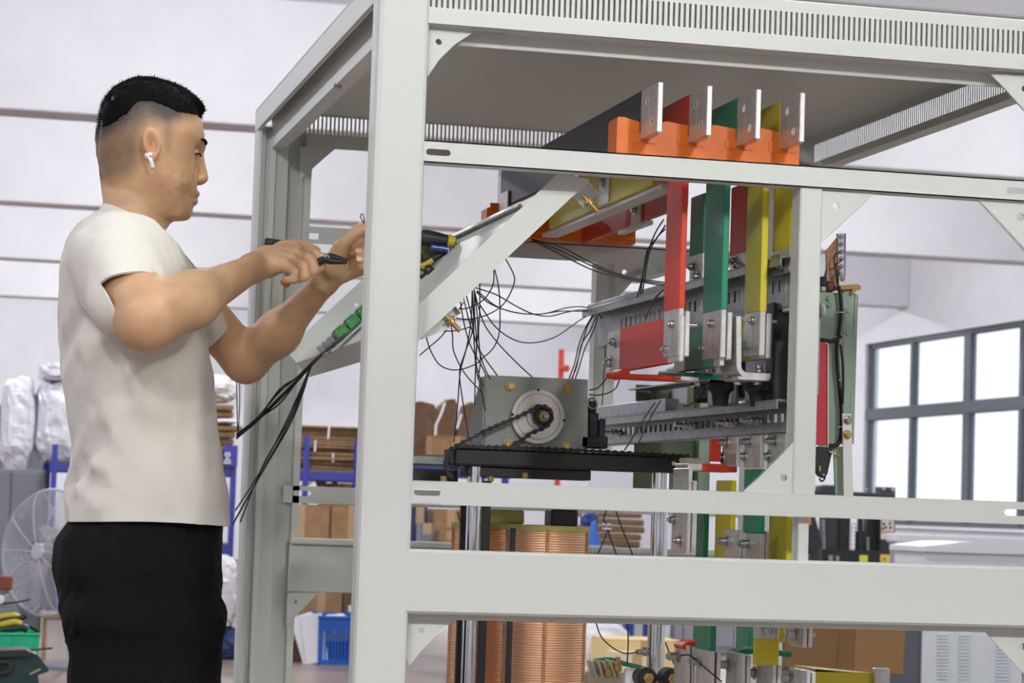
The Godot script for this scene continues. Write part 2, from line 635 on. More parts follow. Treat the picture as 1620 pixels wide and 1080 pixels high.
func window_strip(num: int, z0: float, z1: float, y0: float, y1: float, mull: Array) -> void:
	var o := Node3D.new()
	o.name = "window_%d" % num
	add_child(o)
	o.set_meta("kind", "structure")
	o.set_meta("label", "dark framed window strip in the right wall, behind the cabinet" if num == 1 else "dark framed window strip in the right wall, beside the photographer")
	o.set_meta("category", "window")
	var s := mb()
	var x := 12.3
	bb(s, Vector3(x + 0.04, y0, z0), Vector3(x + 0.12, y0 + 0.07, z1), 0.008)
	bb(s, Vector3(x + 0.04, y1 - 0.07, z0), Vector3(x + 0.12, y1, z1), 0.008)
	bb(s, Vector3(x + 0.04, y0, z0), Vector3(x + 0.12, y1, z0 + 0.09), 0.008)
	bb(s, Vector3(x + 0.04, y0, z1 - 0.09), Vector3(x + 0.12, y1, z1), 0.008)
	obj("window_frame", s, M.frame_dark, o)
	s = mb()
	bb(s, Vector3(x + 0.02, 2.34, z0), Vector3(x + 0.12, 2.5, z1), 0.01)
	obj("transom", s, M.frame_dark, o)
	var k := 0
	for z in mull:
		s = mb()
		var wide := 0.1 if k % 2 == 1 else 0.055
		bb(s, Vector3(x + 0.03, y0, z - wide), Vector3(x + 0.12, y1, z + wide), 0.008)
		obj("mullion", s, M.frame_dark, o)
		k += 1
	var edges := [z0] + mull + [z1]
	for i in edges.size() - 1:
		for h in [[y0, 2.4], [2.4, y1]]:
			s = mb()
			bb(s, Vector3(x + 0.075, h[0], edges[i]), Vector3(x + 0.083, h[1], edges[i + 1]))
			obj("pane", s, M.glass, o)
	s = mb()
	bb(s, Vector3(x - 0.06, y0 - 0.04, z0), Vector3(x + 0.12, y0, z1), 0.005)
	obj("window_sill", s, M.wall, o)

func cabinet() -> void:
	var c := thing("cabinet_frame", "tall pale grey steel cabinet frame with slotted top panels, open on all sides", "cabinet frame", Vector3(1.165, 0, -4.2))
	var P: Material = M.paint
	var XL := 0.6
	var XR := 1.73
	var ZF := -3.5
	var ZB := -4.9
	var s: SurfaceTool
	# posts
	s = mb()
	prism(s, [Vector2(0.613, 3.5), Vector2(0.674, 3.5), Vector2(0.6785, 3.502), Vector2(0.6805, 3.507), Vector2(0.6805, 3.535), Vector2(0.664, 3.535), Vector2(0.664, 3.545), Vector2(0.604, 3.545), Vector2(0.604, 3.511), Vector2(0.607, 3.503)], along_y(0.05), 1.7)
	obj("post", s, P, c)
	s = mb()
	prism(s, [Vector2(XR - 0.006, 3.5), Vector2(XR - 0.075, 3.5), Vector2(XR - 0.078, 3.503), Vector2(XR - 0.078, 3.535), Vector2(XR - 0.064, 3.535), Vector2(XR - 0.064, 3.575), Vector2(XR, 3.575), Vector2(XR, 3.506)], along_y(0.05), 1.7)
	obj("post", s, P, c)
	s = mb()
	# rear left post: rounded lip, groove, web and inner return
	prism(s, [Vector2(0.605, 4.9), Vector2(0.605, 4.862), Vector2(0.607, 4.853), Vector2(0.612, 4.848), Vector2(0.621, 4.852), Vector2(0.625, 4.86), Vector2(0.629, 4.86), Vector2(0.631, 4.842), Vector2(0.641, 4.842), Vector2(0.643, 4.85), Vector2(0.667, 4.85), Vector2(0.667, 4.9)], along_y(0.05), 1.672)
	obj("post", s, P, c)
	s = mb()
	prism(s, [Vector2(0.667, 4.868), Vector2(0.7, 4.872), Vector2(0.703, 4.86), Vector2(0.716, 4.86), Vector2(0.716, 4.9), Vector2(0.667, 4.9)], along_y(0.05), 1.66)
	obj("post_return", s, M.paint, c)
	s = mb()
	prism(s, [Vector2(XR - 0.09, 4.86), Vector2(XR, 4.86), Vector2(XR, 4.9), Vector2(XR - 0.09, 4.9)], along_y(0.05), 1.68)
	obj("post", s, P, c)
	# slotted front panel under the roof edge
	s = mb()
	slotted(s, Vector3(0.678, 1.683, ZF), Vector3(1, 0, 0), Vector3(0, 1, 0), Vector3(0, 0, -0.0025), XR - 0.756, 0.075, 0.001, XR - 0.76, 0.0084, 0.0036, 0.024, 0.060)
	obj("slotted_panel", s, P, c)
	# lip turned under the slotted panel
	s = mb()
	plate_slot(s, 0.664, XR - 0.06, -0.047, -0.001, 1.684, 0.002, [[0.685, 0.694, -0.036, -0.026], [0.705, 0.73, -0.034, -0.02], [0.737, 0.80, -0.036, -0.018]])
	var lip := obj("panel_lip", s, P, c)
	lip.position += Vector3(0, 0, 0)
	lip_fix(lip)
	s = mb()
	bb(s, Vector3(0.664, 1.662, -3.55), Vector3(XR - 0.06, 1.684, -3.547), 0.0005)
	obj("panel_lip", s, P, c)
	# left top rail: outer apron, groove, inner flange
	s = mb()
	bb(s, Vector3(0.604, 1.715, ZB), Vector3(0.607, 1.757, -3.54), 0.001)
	bb(s, Vector3(0.604, 1.715, ZB), Vector3(0.612, 1.717, -3.545), 0.0005)
	obj("side_rail", s, P, c)
	s = mb()
	bb(s, Vector3(0.607, 1.74, ZB), Vector3(0.634, 1.743, -3.545))
	bb(s, Vector3(0.632, 1.68, -4.86), Vector3(0.635, 1.742, -3.575), 0.0005)
	bb(s, Vector3(0.632, 1.678, -4.86), Vector3(0.66, 1.681, -3.575), 0.0005)
	obj("side_rail", s, P, c)
	s = mb()
	cyl(s, Vector3(0.63, 1.679, -4.06), Vector3(0.642, 1.676, -4.06), 0.004, 8)
	obj("rivet_nut", s, M.galv, c)
	# roof sheet
	s = mb()
	bb(s, Vector3(0.604, 1.757, ZB), Vector3(XR, 1.761, ZF), 0.001)
	obj("roof_sheet", s, M.paint, c)
	# rear and right slotted panels
	s = mb()
	slotted(s, Vector3(0.668, 1.69, -4.88), Vector3(1, 0, 0), Vector3(0, 1, 0), Vector3(0, 0, -0.0015), XR - 0.76, 0.067, 0.02, XR - 0.79, 0.0084, 0.0048, 0.028, 0.064)
	obj("slotted_panel", s, M.paint, c)
	s = mb()
	slotted(s, Vector3(XR, 1.683, -3.58), Vector3(0, 0, -1), Vector3(0, 1, 0), Vector3(-0.0008, 0, 0), 1.31, 0.074, 0.02, 1.16, 0.0096, 0.0062, 0.024, 0.060)
	obj("slotted_panel", s, M.paint, c)
	s = mb()
	bb(s, Vector3(XR - 0.03, 1.68, -4.88), Vector3(XR, 1.683, -3.58))
	obj("panel_lip", s, M.paint, c)
	# front rails
	s = mb()
	plate_slot(s, 0.664, XR - 0.06, 1.479, 1.512, -3.503, 0.002, [[0.6821, 0.7186, 1.490, 1.4995], [1.5913, 1.6417, 1.490, 1.4995]])
	bb(s, Vector3(0.664, 1.51, -3.535), Vector3(XR - 0.06, 1.512, -3.503))
	bb(s, Vector3(0.664, 1.479, -3.535), Vector3(XR - 0.06, 1.481, -3.503))
	obj("rail", s, P, c)
	s = mb()
	plate_slot(s, 0.664, XR - 0.06, 0.984, 1.018, -3.503, 0.002, [[0.6822, 0.7212, 0.9965, 1.0065], [1.5985, 1.6516, 0.9965, 1.0065]])
	bb(s, Vector3(0.664, 1.016, -3.535), Vector3(XR - 0.06, 1.018, -3.503))
	bb(s, Vector3(0.664, 0.984, -3.535), Vector3(XR - 0.06, 0.986, -3.503))
	obj("rail", s, P, c)
	s = mb()
	bb(s, Vector3(0.67, 0.827, -3.56), Vector3(XR - 0.07, 0.919, -3.5), 0.004)
	bb(s, Vector3(0.664, 0.818, -3.56), Vector3(XR - 0.06, 0.829, -3.525), 0.002)
	obj("wide_rail", s, P, c)
	s = mb()
	bb(s, Vector3(0.664, 0.05, -3.56), Vector3(XR - 0.06, 0.15, -3.5), 0.003)
	obj("plinth_rail", s, P, c)
	# middle upright between the front rails, and below the lower one
	s = mb()
	bb(s, Vector3(1.259, 1.0, -3.545), Vector3(1.294, 1.5, -3.506), 0.002)
	obj("upright", s, P, c)
	s = mb()
	bb(s, Vector3(1.2742, 0.9061, -3.55), Vector3(1.2912, 1.0006, -3.52), 0.002)
	obj("upright", s, P, c)
	# gussets at the front
	var g := [
		[Vector3(0.6778, 1.6812, -3.52), Vector3(0.749, 1.6774, -3.52), Vector3(0.6833, 1.6068, -3.52)],
		[Vector3(1.294, 1.476, -3.51), Vector3(1.3784, 1.4764, -3.51), Vector3(1.295, 1.3973, -3.51)],
		[Vector3(1.2689, 1.0182, -3.51), Vector3(1.1823, 1.019, -3.51), Vector3(1.2666, 1.1042, -3.51)],
		[Vector3(0.6866, 0.8224, -3.53), Vector3(0.7559, 0.8203, -3.53), Vector3(0.6893, 0.7498, -3.53)],
		[Vector3(1.6459, 1.6789, -3.52), Vector3(1.5699, 1.6754, -3.52), Vector3(1.6475, 1.6028, -3.52)],
		[Vector3(1.6452, 1.4821, -3.51), Vector3(1.5466, 1.479, -3.51), Vector3(1.645, 1.3869, -3.51)],
		[Vector3(1.6681, 0.8194, -3.53), Vector3(1.5824, 0.8195, -3.53), Vector3(1.6697, 0.7374, -3.53)],
	]
	for q in g:
		gusset(c, q[0], q[1], q[2], 0.0025, Vector3(0, 0, 1), P)
	# rear frame
	var I: Material = M.paint
	s = mb()
	slotted(s, Vector3(0.705, 1.4946, -4.855), Vector3(1, 0, 0), Vector3(0, 1, 0), Vector3(0, 0, -0.002), XR - 0.8, 0.0341, 0.003, 0.03, 0.5, 0.026, 0.009, 0.021)
	slotted(s, Vector3(0.705, 1.5288, -4.857), Vector3(1, 0, 0), Vector3(0, 0, -1), Vector3(0, -0.002, 0), XR - 0.8, 0.035, 0.005, 0.9, 0.028, 0.02, 0.012, 0.016)
	obj("rear_rail", s, I, c)
	s = mb()
	plate_slot(s, 0.684, XR - 0.06, 0.9797, 1.0134, -4.86, 0.002, [[0.7016, 0.7394, 0.9936, 1.0042]])
	obj("rear_rail", s, I, c)
	s = mb()
	bb(s, Vector3(0.7, 0.8987, -4.885), Vector3(XR - 0.06, 0.9111, -4.84), 0.003)
	bb(s, Vector3(0.7, 0.8053, -4.885), Vector3(XR - 0.06, 0.8987, -4.85), 0.002)
	obj("rear_wide_rail", s, I, c)
	gusset(c, Vector3(0.6896, 1.6857, -4.85), Vector3(0.7619, 1.688, -4.85), Vector3(0.6922, 1.6201, -4.85), 0.0025, Vector3(0, 0, 1), I)
	gusset(c, Vector3(0.6992, 0.8037, -4.85), Vector3(0.7593, 0.8039, -4.85), Vector3(0.6993, 0.7382, -4.85), 0.0025, Vector3(0, 0, 1), I)
	# right-hand rear upright and its stiffener, seen between the hanging wires and the bars
	s = mb()
	bb(s, Vector3(1.2939, 1.0957, -4.84), Vector3(1.3374, 1.4973, -4.8), 0.002)
	obj("rear_upright", s, I, c)
	gusset(c, Vector3(1.3273, 1.4884, -4.79), Vector3(1.4043, 1.4901, -4.79), Vector3(1.3312, 1.4041, -4.79), 0.0025, Vector3(0, 0, 1), I)
	# cross rail that carries the rear insulator
	s = mb()
	slotted(s, Vector3(1.0625, 1.4653, -4.62), Vector3(1, 0, 0), Vector3(0, 1, 0), Vector3(0, 0, -0.002), 0.42, 0.0332, 0.01, 0.4, 0.06, 0.008, 0.012, 0.018)
	bb(s, Vector3(1.0625, 1.496, -4.66), Vector3(1.0625+0.42, 1.4984, -4.62))
	obj("cross_rail", s, I, c)
	for x in [1.02, 1.38]:
		s = mb()
		bb(s, Vector3(x, 1.455, -4.9), Vector3(x + 0.03, 1.475, -4.66))
		obj("cross_rail_bracket", s, I, c)
	s = mb()
	bb(s, Vector3(XL, 0.05, -4.86), Vector3(0.66, 0.15, -3.57), 0.002)
	obj("plinth_rail", s, I, c)
	s = mb()
	bb(s, Vector3(XR - 0.06, 0.05, -4.86), Vector3(XR, 0.15, -3.57), 0.002)
	obj("plinth_rail", s, I, c)
	s = mb()
	bb(s, Vector3(0.66, 0.05, -4.9), Vector3(XR - 0.06, 0.15, -4.84), 0.002)
	obj("plinth_rail", s, I, c)

# plate_slot builds in x,y; this lip lies flat: swap so that y carries depth.
func lip_fix(o: MeshInstance3D) -> void:
	var a := o.mesh.surface_get_arrays(0)
	var v: PackedVector3Array = a[Mesh.ARRAY_VERTEX]
	var nn: PackedVector3Array = a[Mesh.ARRAY_NORMAL]
	var par: Vector3 = (o.get_parent() as Node3D).position
	for i in v.size():
		var w := v[i] + par
		v[i] = Vector3(w.x, w.z, w.y - 3.503) - par
		nn[i] = Vector3(nn[i].x, nn[i].z, nn[i].y)
	# the swap of axes mirrors the triangles: turn them round again
	for i in range(0, v.size(), 3):
		var p := v[i + 1]
		v[i + 1] = v[i + 2]
		v[i + 2] = p
		p = nn[i + 1]
		nn[i + 1] = nn[i + 2]
		nn[i + 2] = p
	a[Mesh.ARRAY_VERTEX] = v
	a[Mesh.ARRAY_NORMAL] = nn
	var m := ArrayMesh.new()
	m.add_surface_from_arrays(Mesh.PRIMITIVE_TRIANGLES, a)
	o.mesh = m


# ---------- the sloping low-voltage tray ----------
func low_voltage_tray() -> void:
	var a := Vector3(0.7033, 0.7109, 0)
	var nn := Vector3(-0.7109, 0.7033, 0)
	var lo := Vector3(0.6536, 1.2388, -3.56)
	var L := 0.3476
	var zn := -3.56
	var zf := -4.5399
	var B := Basis(a, nn, Vector3(0, 0, 1))
	var o := thing("wiring_tray", "pale grey sloping sheet-metal tray with wiring duct and terminals, hung under the middle rail", "wiring tray", Vector3(lo.x + 0.1, lo.y, -4.05))
	var s := mb()
	var D := zn - zf
	var LP := L * 0.78
	var mid := lo + a * (LP * 0.5) + Vector3(0, 0, -D * 0.5)
	bx(s, mid - nn * 0.001, Vector3(LP, 0.002, D), 0.0, B)
	obj("base_plate", s, M.paint, o)
	s = mb()
	prism(s, [Vector2(0.6536, 1.2388), Vector2(0.8961, 1.4848), Vector2(0.9453, 1.4774), Vector2(0.681, 1.2122)], along_z(zn - 0.0012), 0.0022)
	obj("flange", s, M.paint, o)
	for q in [[zf, 0.02]]:
		s = mb()
		bx(s, Vector3(0, 0, q[0]) + Vector3(lo.x, lo.y, 0) + a * (L * 0.5) - nn * (q[1] * 0.5), Vector3(L + 0.002, q[1], 0.0022), 0.0006, B)
		bx(s, Vector3(0, 0, q[0] + (-0.008 if q[0] == zn else 0.008)) + Vector3(lo.x, lo.y, 0) + a * (L * 0.5) - nn * q[1], Vector3(L - 0.01, 0.002, 0.016), 0.0, B)
		obj("flange", s, M.paint, o)
	for t in [0.0, LP]:
		s = mb()
		bx(s, Vector3(lo.x, lo.y, (zn + zf) * 0.5) + a * t - nn * 0.018, Vector3(0.002, 0.036, D), 0.0005, B)
		bx(s, Vector3(lo.x, lo.y, (zn + zf) * 0.5) + a * (t + (0.008 if t == 0.0 else -0.008)) - nn * 0.036, Vector3(0.016, 0.002, D), 0.0, B)
		obj("end_wall", s, M.paint, o)
	# upstands: a low lip at the upper end and a darker one along the far side
	s = mb()
	bx(s, Vector3(lo.x, lo.y, (zn + zf) * 0.5) + a * LP + nn * 0.004, Vector3(0.0025, 0.008, D), 0.0006, B)
	bx(s, Vector3(lo.x, lo.y, (zn + zf) * 0.5) + a * (LP - 0.006) + nn * 0.008, Vector3(0.012, 0.002, D), 0.0004, B)
	obj("end_lip", s, M.paint, o)
	s = mb()
	bx(s, Vector3(lo.x, lo.y, zf + 0.001) + a * (L * 0.3) + nn * 0.014, Vector3(L * 0.6, 0.03, 0.002), 0.0005, B)
	obj("rear_upstand", s, M.paint, o)
	# hinge lugs with gold screws on the near flange
	for q in [[Vector3(0.94, 1.4516, -3.57), 0.02], [Vector3(0.7344, 1.2621, -3.57), 0.02]]:
		s = mb()
		var p: Vector3 = q[0]
		bx(s, p + Vector3(0.004, 0.004, -0.012), Vector3(0.03, 0.024, 0.002), 0.0005, B)
		bx(s, p + Vector3(0.004, 0.004, -0.012) + a * 0.015 - nn * 0.0, Vector3(0.002, 0.024, 0.02), 0.0004, B)
		obj("hinge_lug", s, M.paint, o)
		bolt(o, p - nn * 0.006, -nn, 0.0065, 0.012, M.zinc_gold, 0.006)
		s = mb()
		cyl(s, p - nn * 0.012, p - nn * 0.03, 0.0036, 10, 0.0005)
		obj("stud", s, M.brass, o)
	s = mb()
	var tp := Vector3(0.7004, 1.2271, -3.575)
	prism(s, [Vector2(0, 0), Vector2(0.042, 0.018), Vector2(0.036, 0.03), Vector2(0.0, 0.03)], Transform3D(Basis(), tp + Vector3(0, 0, -0.03)), 0.03)
	obj("hinge_lug", s, M.paint, o)
	# slotted wiring duct along the slope
	var d0 := Vector3(0.6342, 1.2306, -4.1156)
	var d1 := Vector3(0.7044, 1.3186, -4.074)
	d1 = d0 + a * 0.125
	s = mb()
	bx(s, (d0 + d1) * 0.5 + nn * -0.006, Vector3(0.125, 0.002, 0.03), 0.0, B)
	for side in [-1, 1]:
		for k in 11:
			bx(s, d0 + a * (0.006 + 0.0115 * k) + Vector3(0, 0, 0.015 * side) + nn * 0.003, Vector3(0.0068, 0.018, 0.0018), 0.0, B)
	obj("wiring_duct", s, M.galv, o)
	# rail with green terminal blocks and their plugs
	s = mb()
	var r0 := Vector3(0.6451, 1.2473, -4.028)
	bx(s, r0 + a * 0.1 - nn * 0.006, Vector3(0.24, 0.003, 0.035), 0.0, B)
	obj("terminal_rail", s, M.galv, o)
	for k in 5:
		s = mb()
		bx(s, r0 + a * (0.015 + 0.026 * k) + nn * 0.005, Vector3(0.024, 0.014, 0.036), 0.002, B)
		bx(s, r0 + a * (0.015 + 0.026 * k) + nn * 0.013, Vector3(0.018, 0.006, 0.016), 0.001, B)
		obj("terminal_block", s, M.pcb if k < 3 else M.black, o)
		s = mb()
		for j in 3:
			cyl(s, r0 + a * (0.008 + 0.026 * k) + Vector3(0, 0, 0.016 - 0.016 * j) + nn * 0.011, r0 + a * (0.008 + 0.026 * k) + Vector3(0, 0, 0.016 - 0.016 * j) + nn * 0.0135, 0.0035, 8)
		obj("terminal_screw", s, M.steel, o, true)
	s = mb()
	bx(s, r0 + a * 0.06 + nn * 0.022 + Vector3(0, 0, 0.03), Vector3(0.009, 0.008, 0.01), 0.003, B)
	obj("plug", s, M.white_plastic, o)
	# the tools that lie on the tray
	var q0 := Vector3(0.7556, 1.4178, -3.93)
	var q1 := Vector3(0.8188, 1.4121, -3.93)
	var dd := (q1 - q0).normalized()
	var t := thing("screwdriver", "screwdriver with a fat black handle and yellow collar, lying on the sloping tray", "screwdriver", q0)
	s = mb()
	lathe(s, [Vector2(0, -0.004), Vector2(0.007, 0), Vector2(0.0125, 0.008), Vector2(0.0135, 0.018), Vector2(0.012, 0.034), Vector2(0.0095, 0.052), Vector2(0.0, 0.052)], q0, dd, 14)
	obj("handle", s, M.tool_black, t)
	s = mb()
	lathe(s, [Vector2(0.0098, 0.05), Vector2(0.0104, 0.053), Vector2(0.0098, 0.062), Vector2(0.005, 0.065), Vector2(0, 0.065)], q0, dd, 14)
	obj("collar", s, M.tool_yellow, t)
	s = mb()
	cyl(s, q0 + dd * 0.065, q0 + dd * 0.095, 0.0025, 8)
	obj("shaft", s, M.steel, t)
	q0 = Vector3(0.7752, 1.4004, -3.92)
	q1 = Vector3(0.8172, 1.3976, -3.92)
	dd = (q1 - q0).normalized()
	t = thing("screwdriver", "screwdriver with a clear blue handle, lying below the black-handled one on the tray", "screwdriver", q0)
	s = mb()
	lathe(s, [Vector2(0, 0), Vector2(0.0055, 0.001), Vector2(0.0062, 0.003), Vector2(0.006, 0.03), Vector2(0.004, 0.033), Vector2(0.0058, 0.037), Vector2(0.005, 0.042), Vector2(0, 0.043)], q0, dd, 10)
	obj("handle", s, M.blue_clear, t)
	s = mb()
	for k in 3:
		lathe(s, [Vector2(0.0063, 0.029 + 0.005 * k), Vector2(0.0066, 0.0305 + 0.005 * k), Vector2(0.0063, 0.032 + 0.005 * k)], q0, dd, 10)
	obj("grip_ring", s, M.chrome, t, true)
	s = mb()
	cyl(s, q0 + dd * 0.043, q0 + dd * 0.08, 0.0022, 8)
	obj("shaft", s, M.steel, t)
	# a cable stripper with yellow and black grips, half hidden by the post
	q0 = Vector3(0.7365, 1.3693, -3.93)
	t = thing("cable_stripper", "yellow and black gripped cable stripper half hidden behind the front post", "cable stripper", q0)
	s = mb()
	tube(s, curve([Vector3(0.7262, 1.3636, -3.93), Vector3(0.7521, 1.3691, -3.93), Vector3(0.7738, 1.3786, -3.93), Vector3(0.7923, 1.3889, -3.93), Vector3(0.8066, 1.4, -3.93)], 5), 0.0052, 8)
	obj("handle", s, M.tool_black, t)
	s = mb()
	tube(s, curve([Vector3(0.7227, 1.3585, -3.91), Vector3(0.7484, 1.3651, -3.91), Vector3(0.7679, 1.3713, -3.91), Vector3(0.7781, 1.379, -3.91)], 5), 0.0044, 8)
	obj("handle", s, M.tool_yellow, t)
	s = mb()
	cyl(s, Vector3(0.7617, 1.3859, -3.95), Vector3(0.7569, 1.3834, -3.925), 0.0095, 16, 0.002)
	obj("pivot", s, M.tool_black, t)
	s = mb()
	cyl(s, Vector3(0.7569, 1.3834, -3.925), Vector3(0.7563, 1.383, -3.922), 0.005, 12, 0.0008)
	obj("pivot_cap", s, M.steel, t)
	# the khaki glove under the tools
	lump("work_glove", "khaki and black work glove crumpled under the screwdrivers on the tray", "glove", Vector3(0.7723, 1.3996, -3.99), Vector3(0.03, 0.022, 0.03), mat(rgb(120, 116, 84), 0.85), 44)
	# cable clips below the tools
	for k in 2:
		var cp: Vector3 = [Vector3(0.7612, 1.3561, -3.905), Vector3(0.7645, 1.3594, -3.8699)][k]
		s = mb()
		torus(s, cp, Vector3(0.3, 0.2, 1), 0.006, 0.0018, 14, 6)
		bx(s, cp - nn * 0.004, Vector3(0.014, 0.004, 0.006), 0.0, B)
		single("cable_clip", s, M.black, ["small black cable clip on the tray beside the front post", "small black cable clip on the tray, just right of the first one"][k], "cable clip", "cable clips on the tray")

# ---------- busbars ----------
# A coloured busbar: lo/hi corners, axis it runs along, bare length at its low and high ends.
func busbar(label: String, sleeve: Material, lo: Vector3, hi: Vector3, axis: int, b0: float, b1: float, group := "") -> Node3D:
	var o := thing("busbar", label, "busbar", Vector3((lo.x + hi.x) / 2, lo.y, (lo.z + hi.z) / 2), group)
	var s := mb()
	bb(s, lo, hi, 0.0012)
	obj("bar", s, M.tin, o)
	var a := lo
	var b := hi
	a[axis] += b0
	b[axis] -= b1
	var g := Vector3.ONE * 0.0007
	g[axis] = 0.0004 if b0 == 0.0 or b1 == 0.0 else 0.0
	s = mb()
	bb(s, a - g, b + g, 0.0012)
	obj("sleeve", s, sleeve, o)
	return o

func plain_plate(called: String, label: String, lo: Vector3, hi: Vector3, group := "", m: Material = null) -> Node3D:
	var o := thing(called, label, called.replace("_", " "), Vector3((lo.x + hi.x) / 2, lo.y, (lo.z + hi.z) / 2), group)
	var s := mb()
	bb(s, lo, hi, 0.0014)
	obj("plate", s, M.tin if m == null else m, o)
	return o

func hole_disc(o: Node3D, p: Vector3, d: Vector3, r: float) -> void:
	# the pale rim of a bolt hole with its recessed floor
	var s := mb()
	lathe(s, [Vector2(r * 1.25, 0.0), Vector2(r * 1.2, 0.0006), Vector2(r, 0.0006), Vector2(r * 0.92, -0.0004), Vector2(0, -0.0004)], p, d, 14)
	obj("bolt_hole", s, M.white_plastic, o)

func clamp_block(label: String, x0: float, x1: float, y0: float, y1: float, z: float, t: float, slots: Array) -> void:
	var o := thing("busbar_insulator", label, "insulator", Vector3((x0 + x1) / 2, y0, z - t / 2))
	var pts := [Vector2(x0, y0), Vector2(x1, y0)]
	var yt := y1
	pts.append(Vector2(x1, yt - 0.014))
	var rs := slots.duplicate()
	rs.reverse()
	for q in rs:
		var xs: float = q[0]
		var w: float = q[1]
		var yb: float = q[2]
		pts.append(Vector2(xs + w * 0.5 + 0.03, yt - 0.002))
		pts.append(Vector2(xs + w * 0.5 + 0.026, yt - 0.004))
		pts.append(Vector2(xs + w * 0.5, yt - 0.006))
		pts.append(Vector2(xs + w * 0.5, yb))
		pts.append(Vector2(xs - w * 0.5, yb))
		pts.append(Vector2(xs - w * 0.5, yt - 0.006))
	pts.append(Vector2(x0 + 0.012, yt))
	pts.append(Vector2(x0 + 0.002, yt))
	pts.append(Vector2(x0, yt - 0.003))
	# remove points that would fold back
	var clean := [pts[0], pts[1]]
	for i in range(2, pts.size()):
		if pts[i].x <= clean[-1].x + 0.0001:
			clean.append(pts[i])
	var s := mb()
	prism(s, clean, along_z(z - t), t)
	obj("body", s, M.orange, o)
	s = mb()
	bb(s, Vector3(x0 + 0.01, y0 + 0.006, z), Vector3(x1 - 0.004, y0 + 0.016, z + 0.004), 0.003)
	obj("rib", s, M.orange, o)
	for q in slots:
		s = mb()
		bb(s, Vector3(q[0] - 0.022, q[2] - 0.004, z), Vector3(q[0] + 0.022, q[2] + 0.012, z + 0.0012), 0.0008)
		obj("boss", s, M.orange, o)

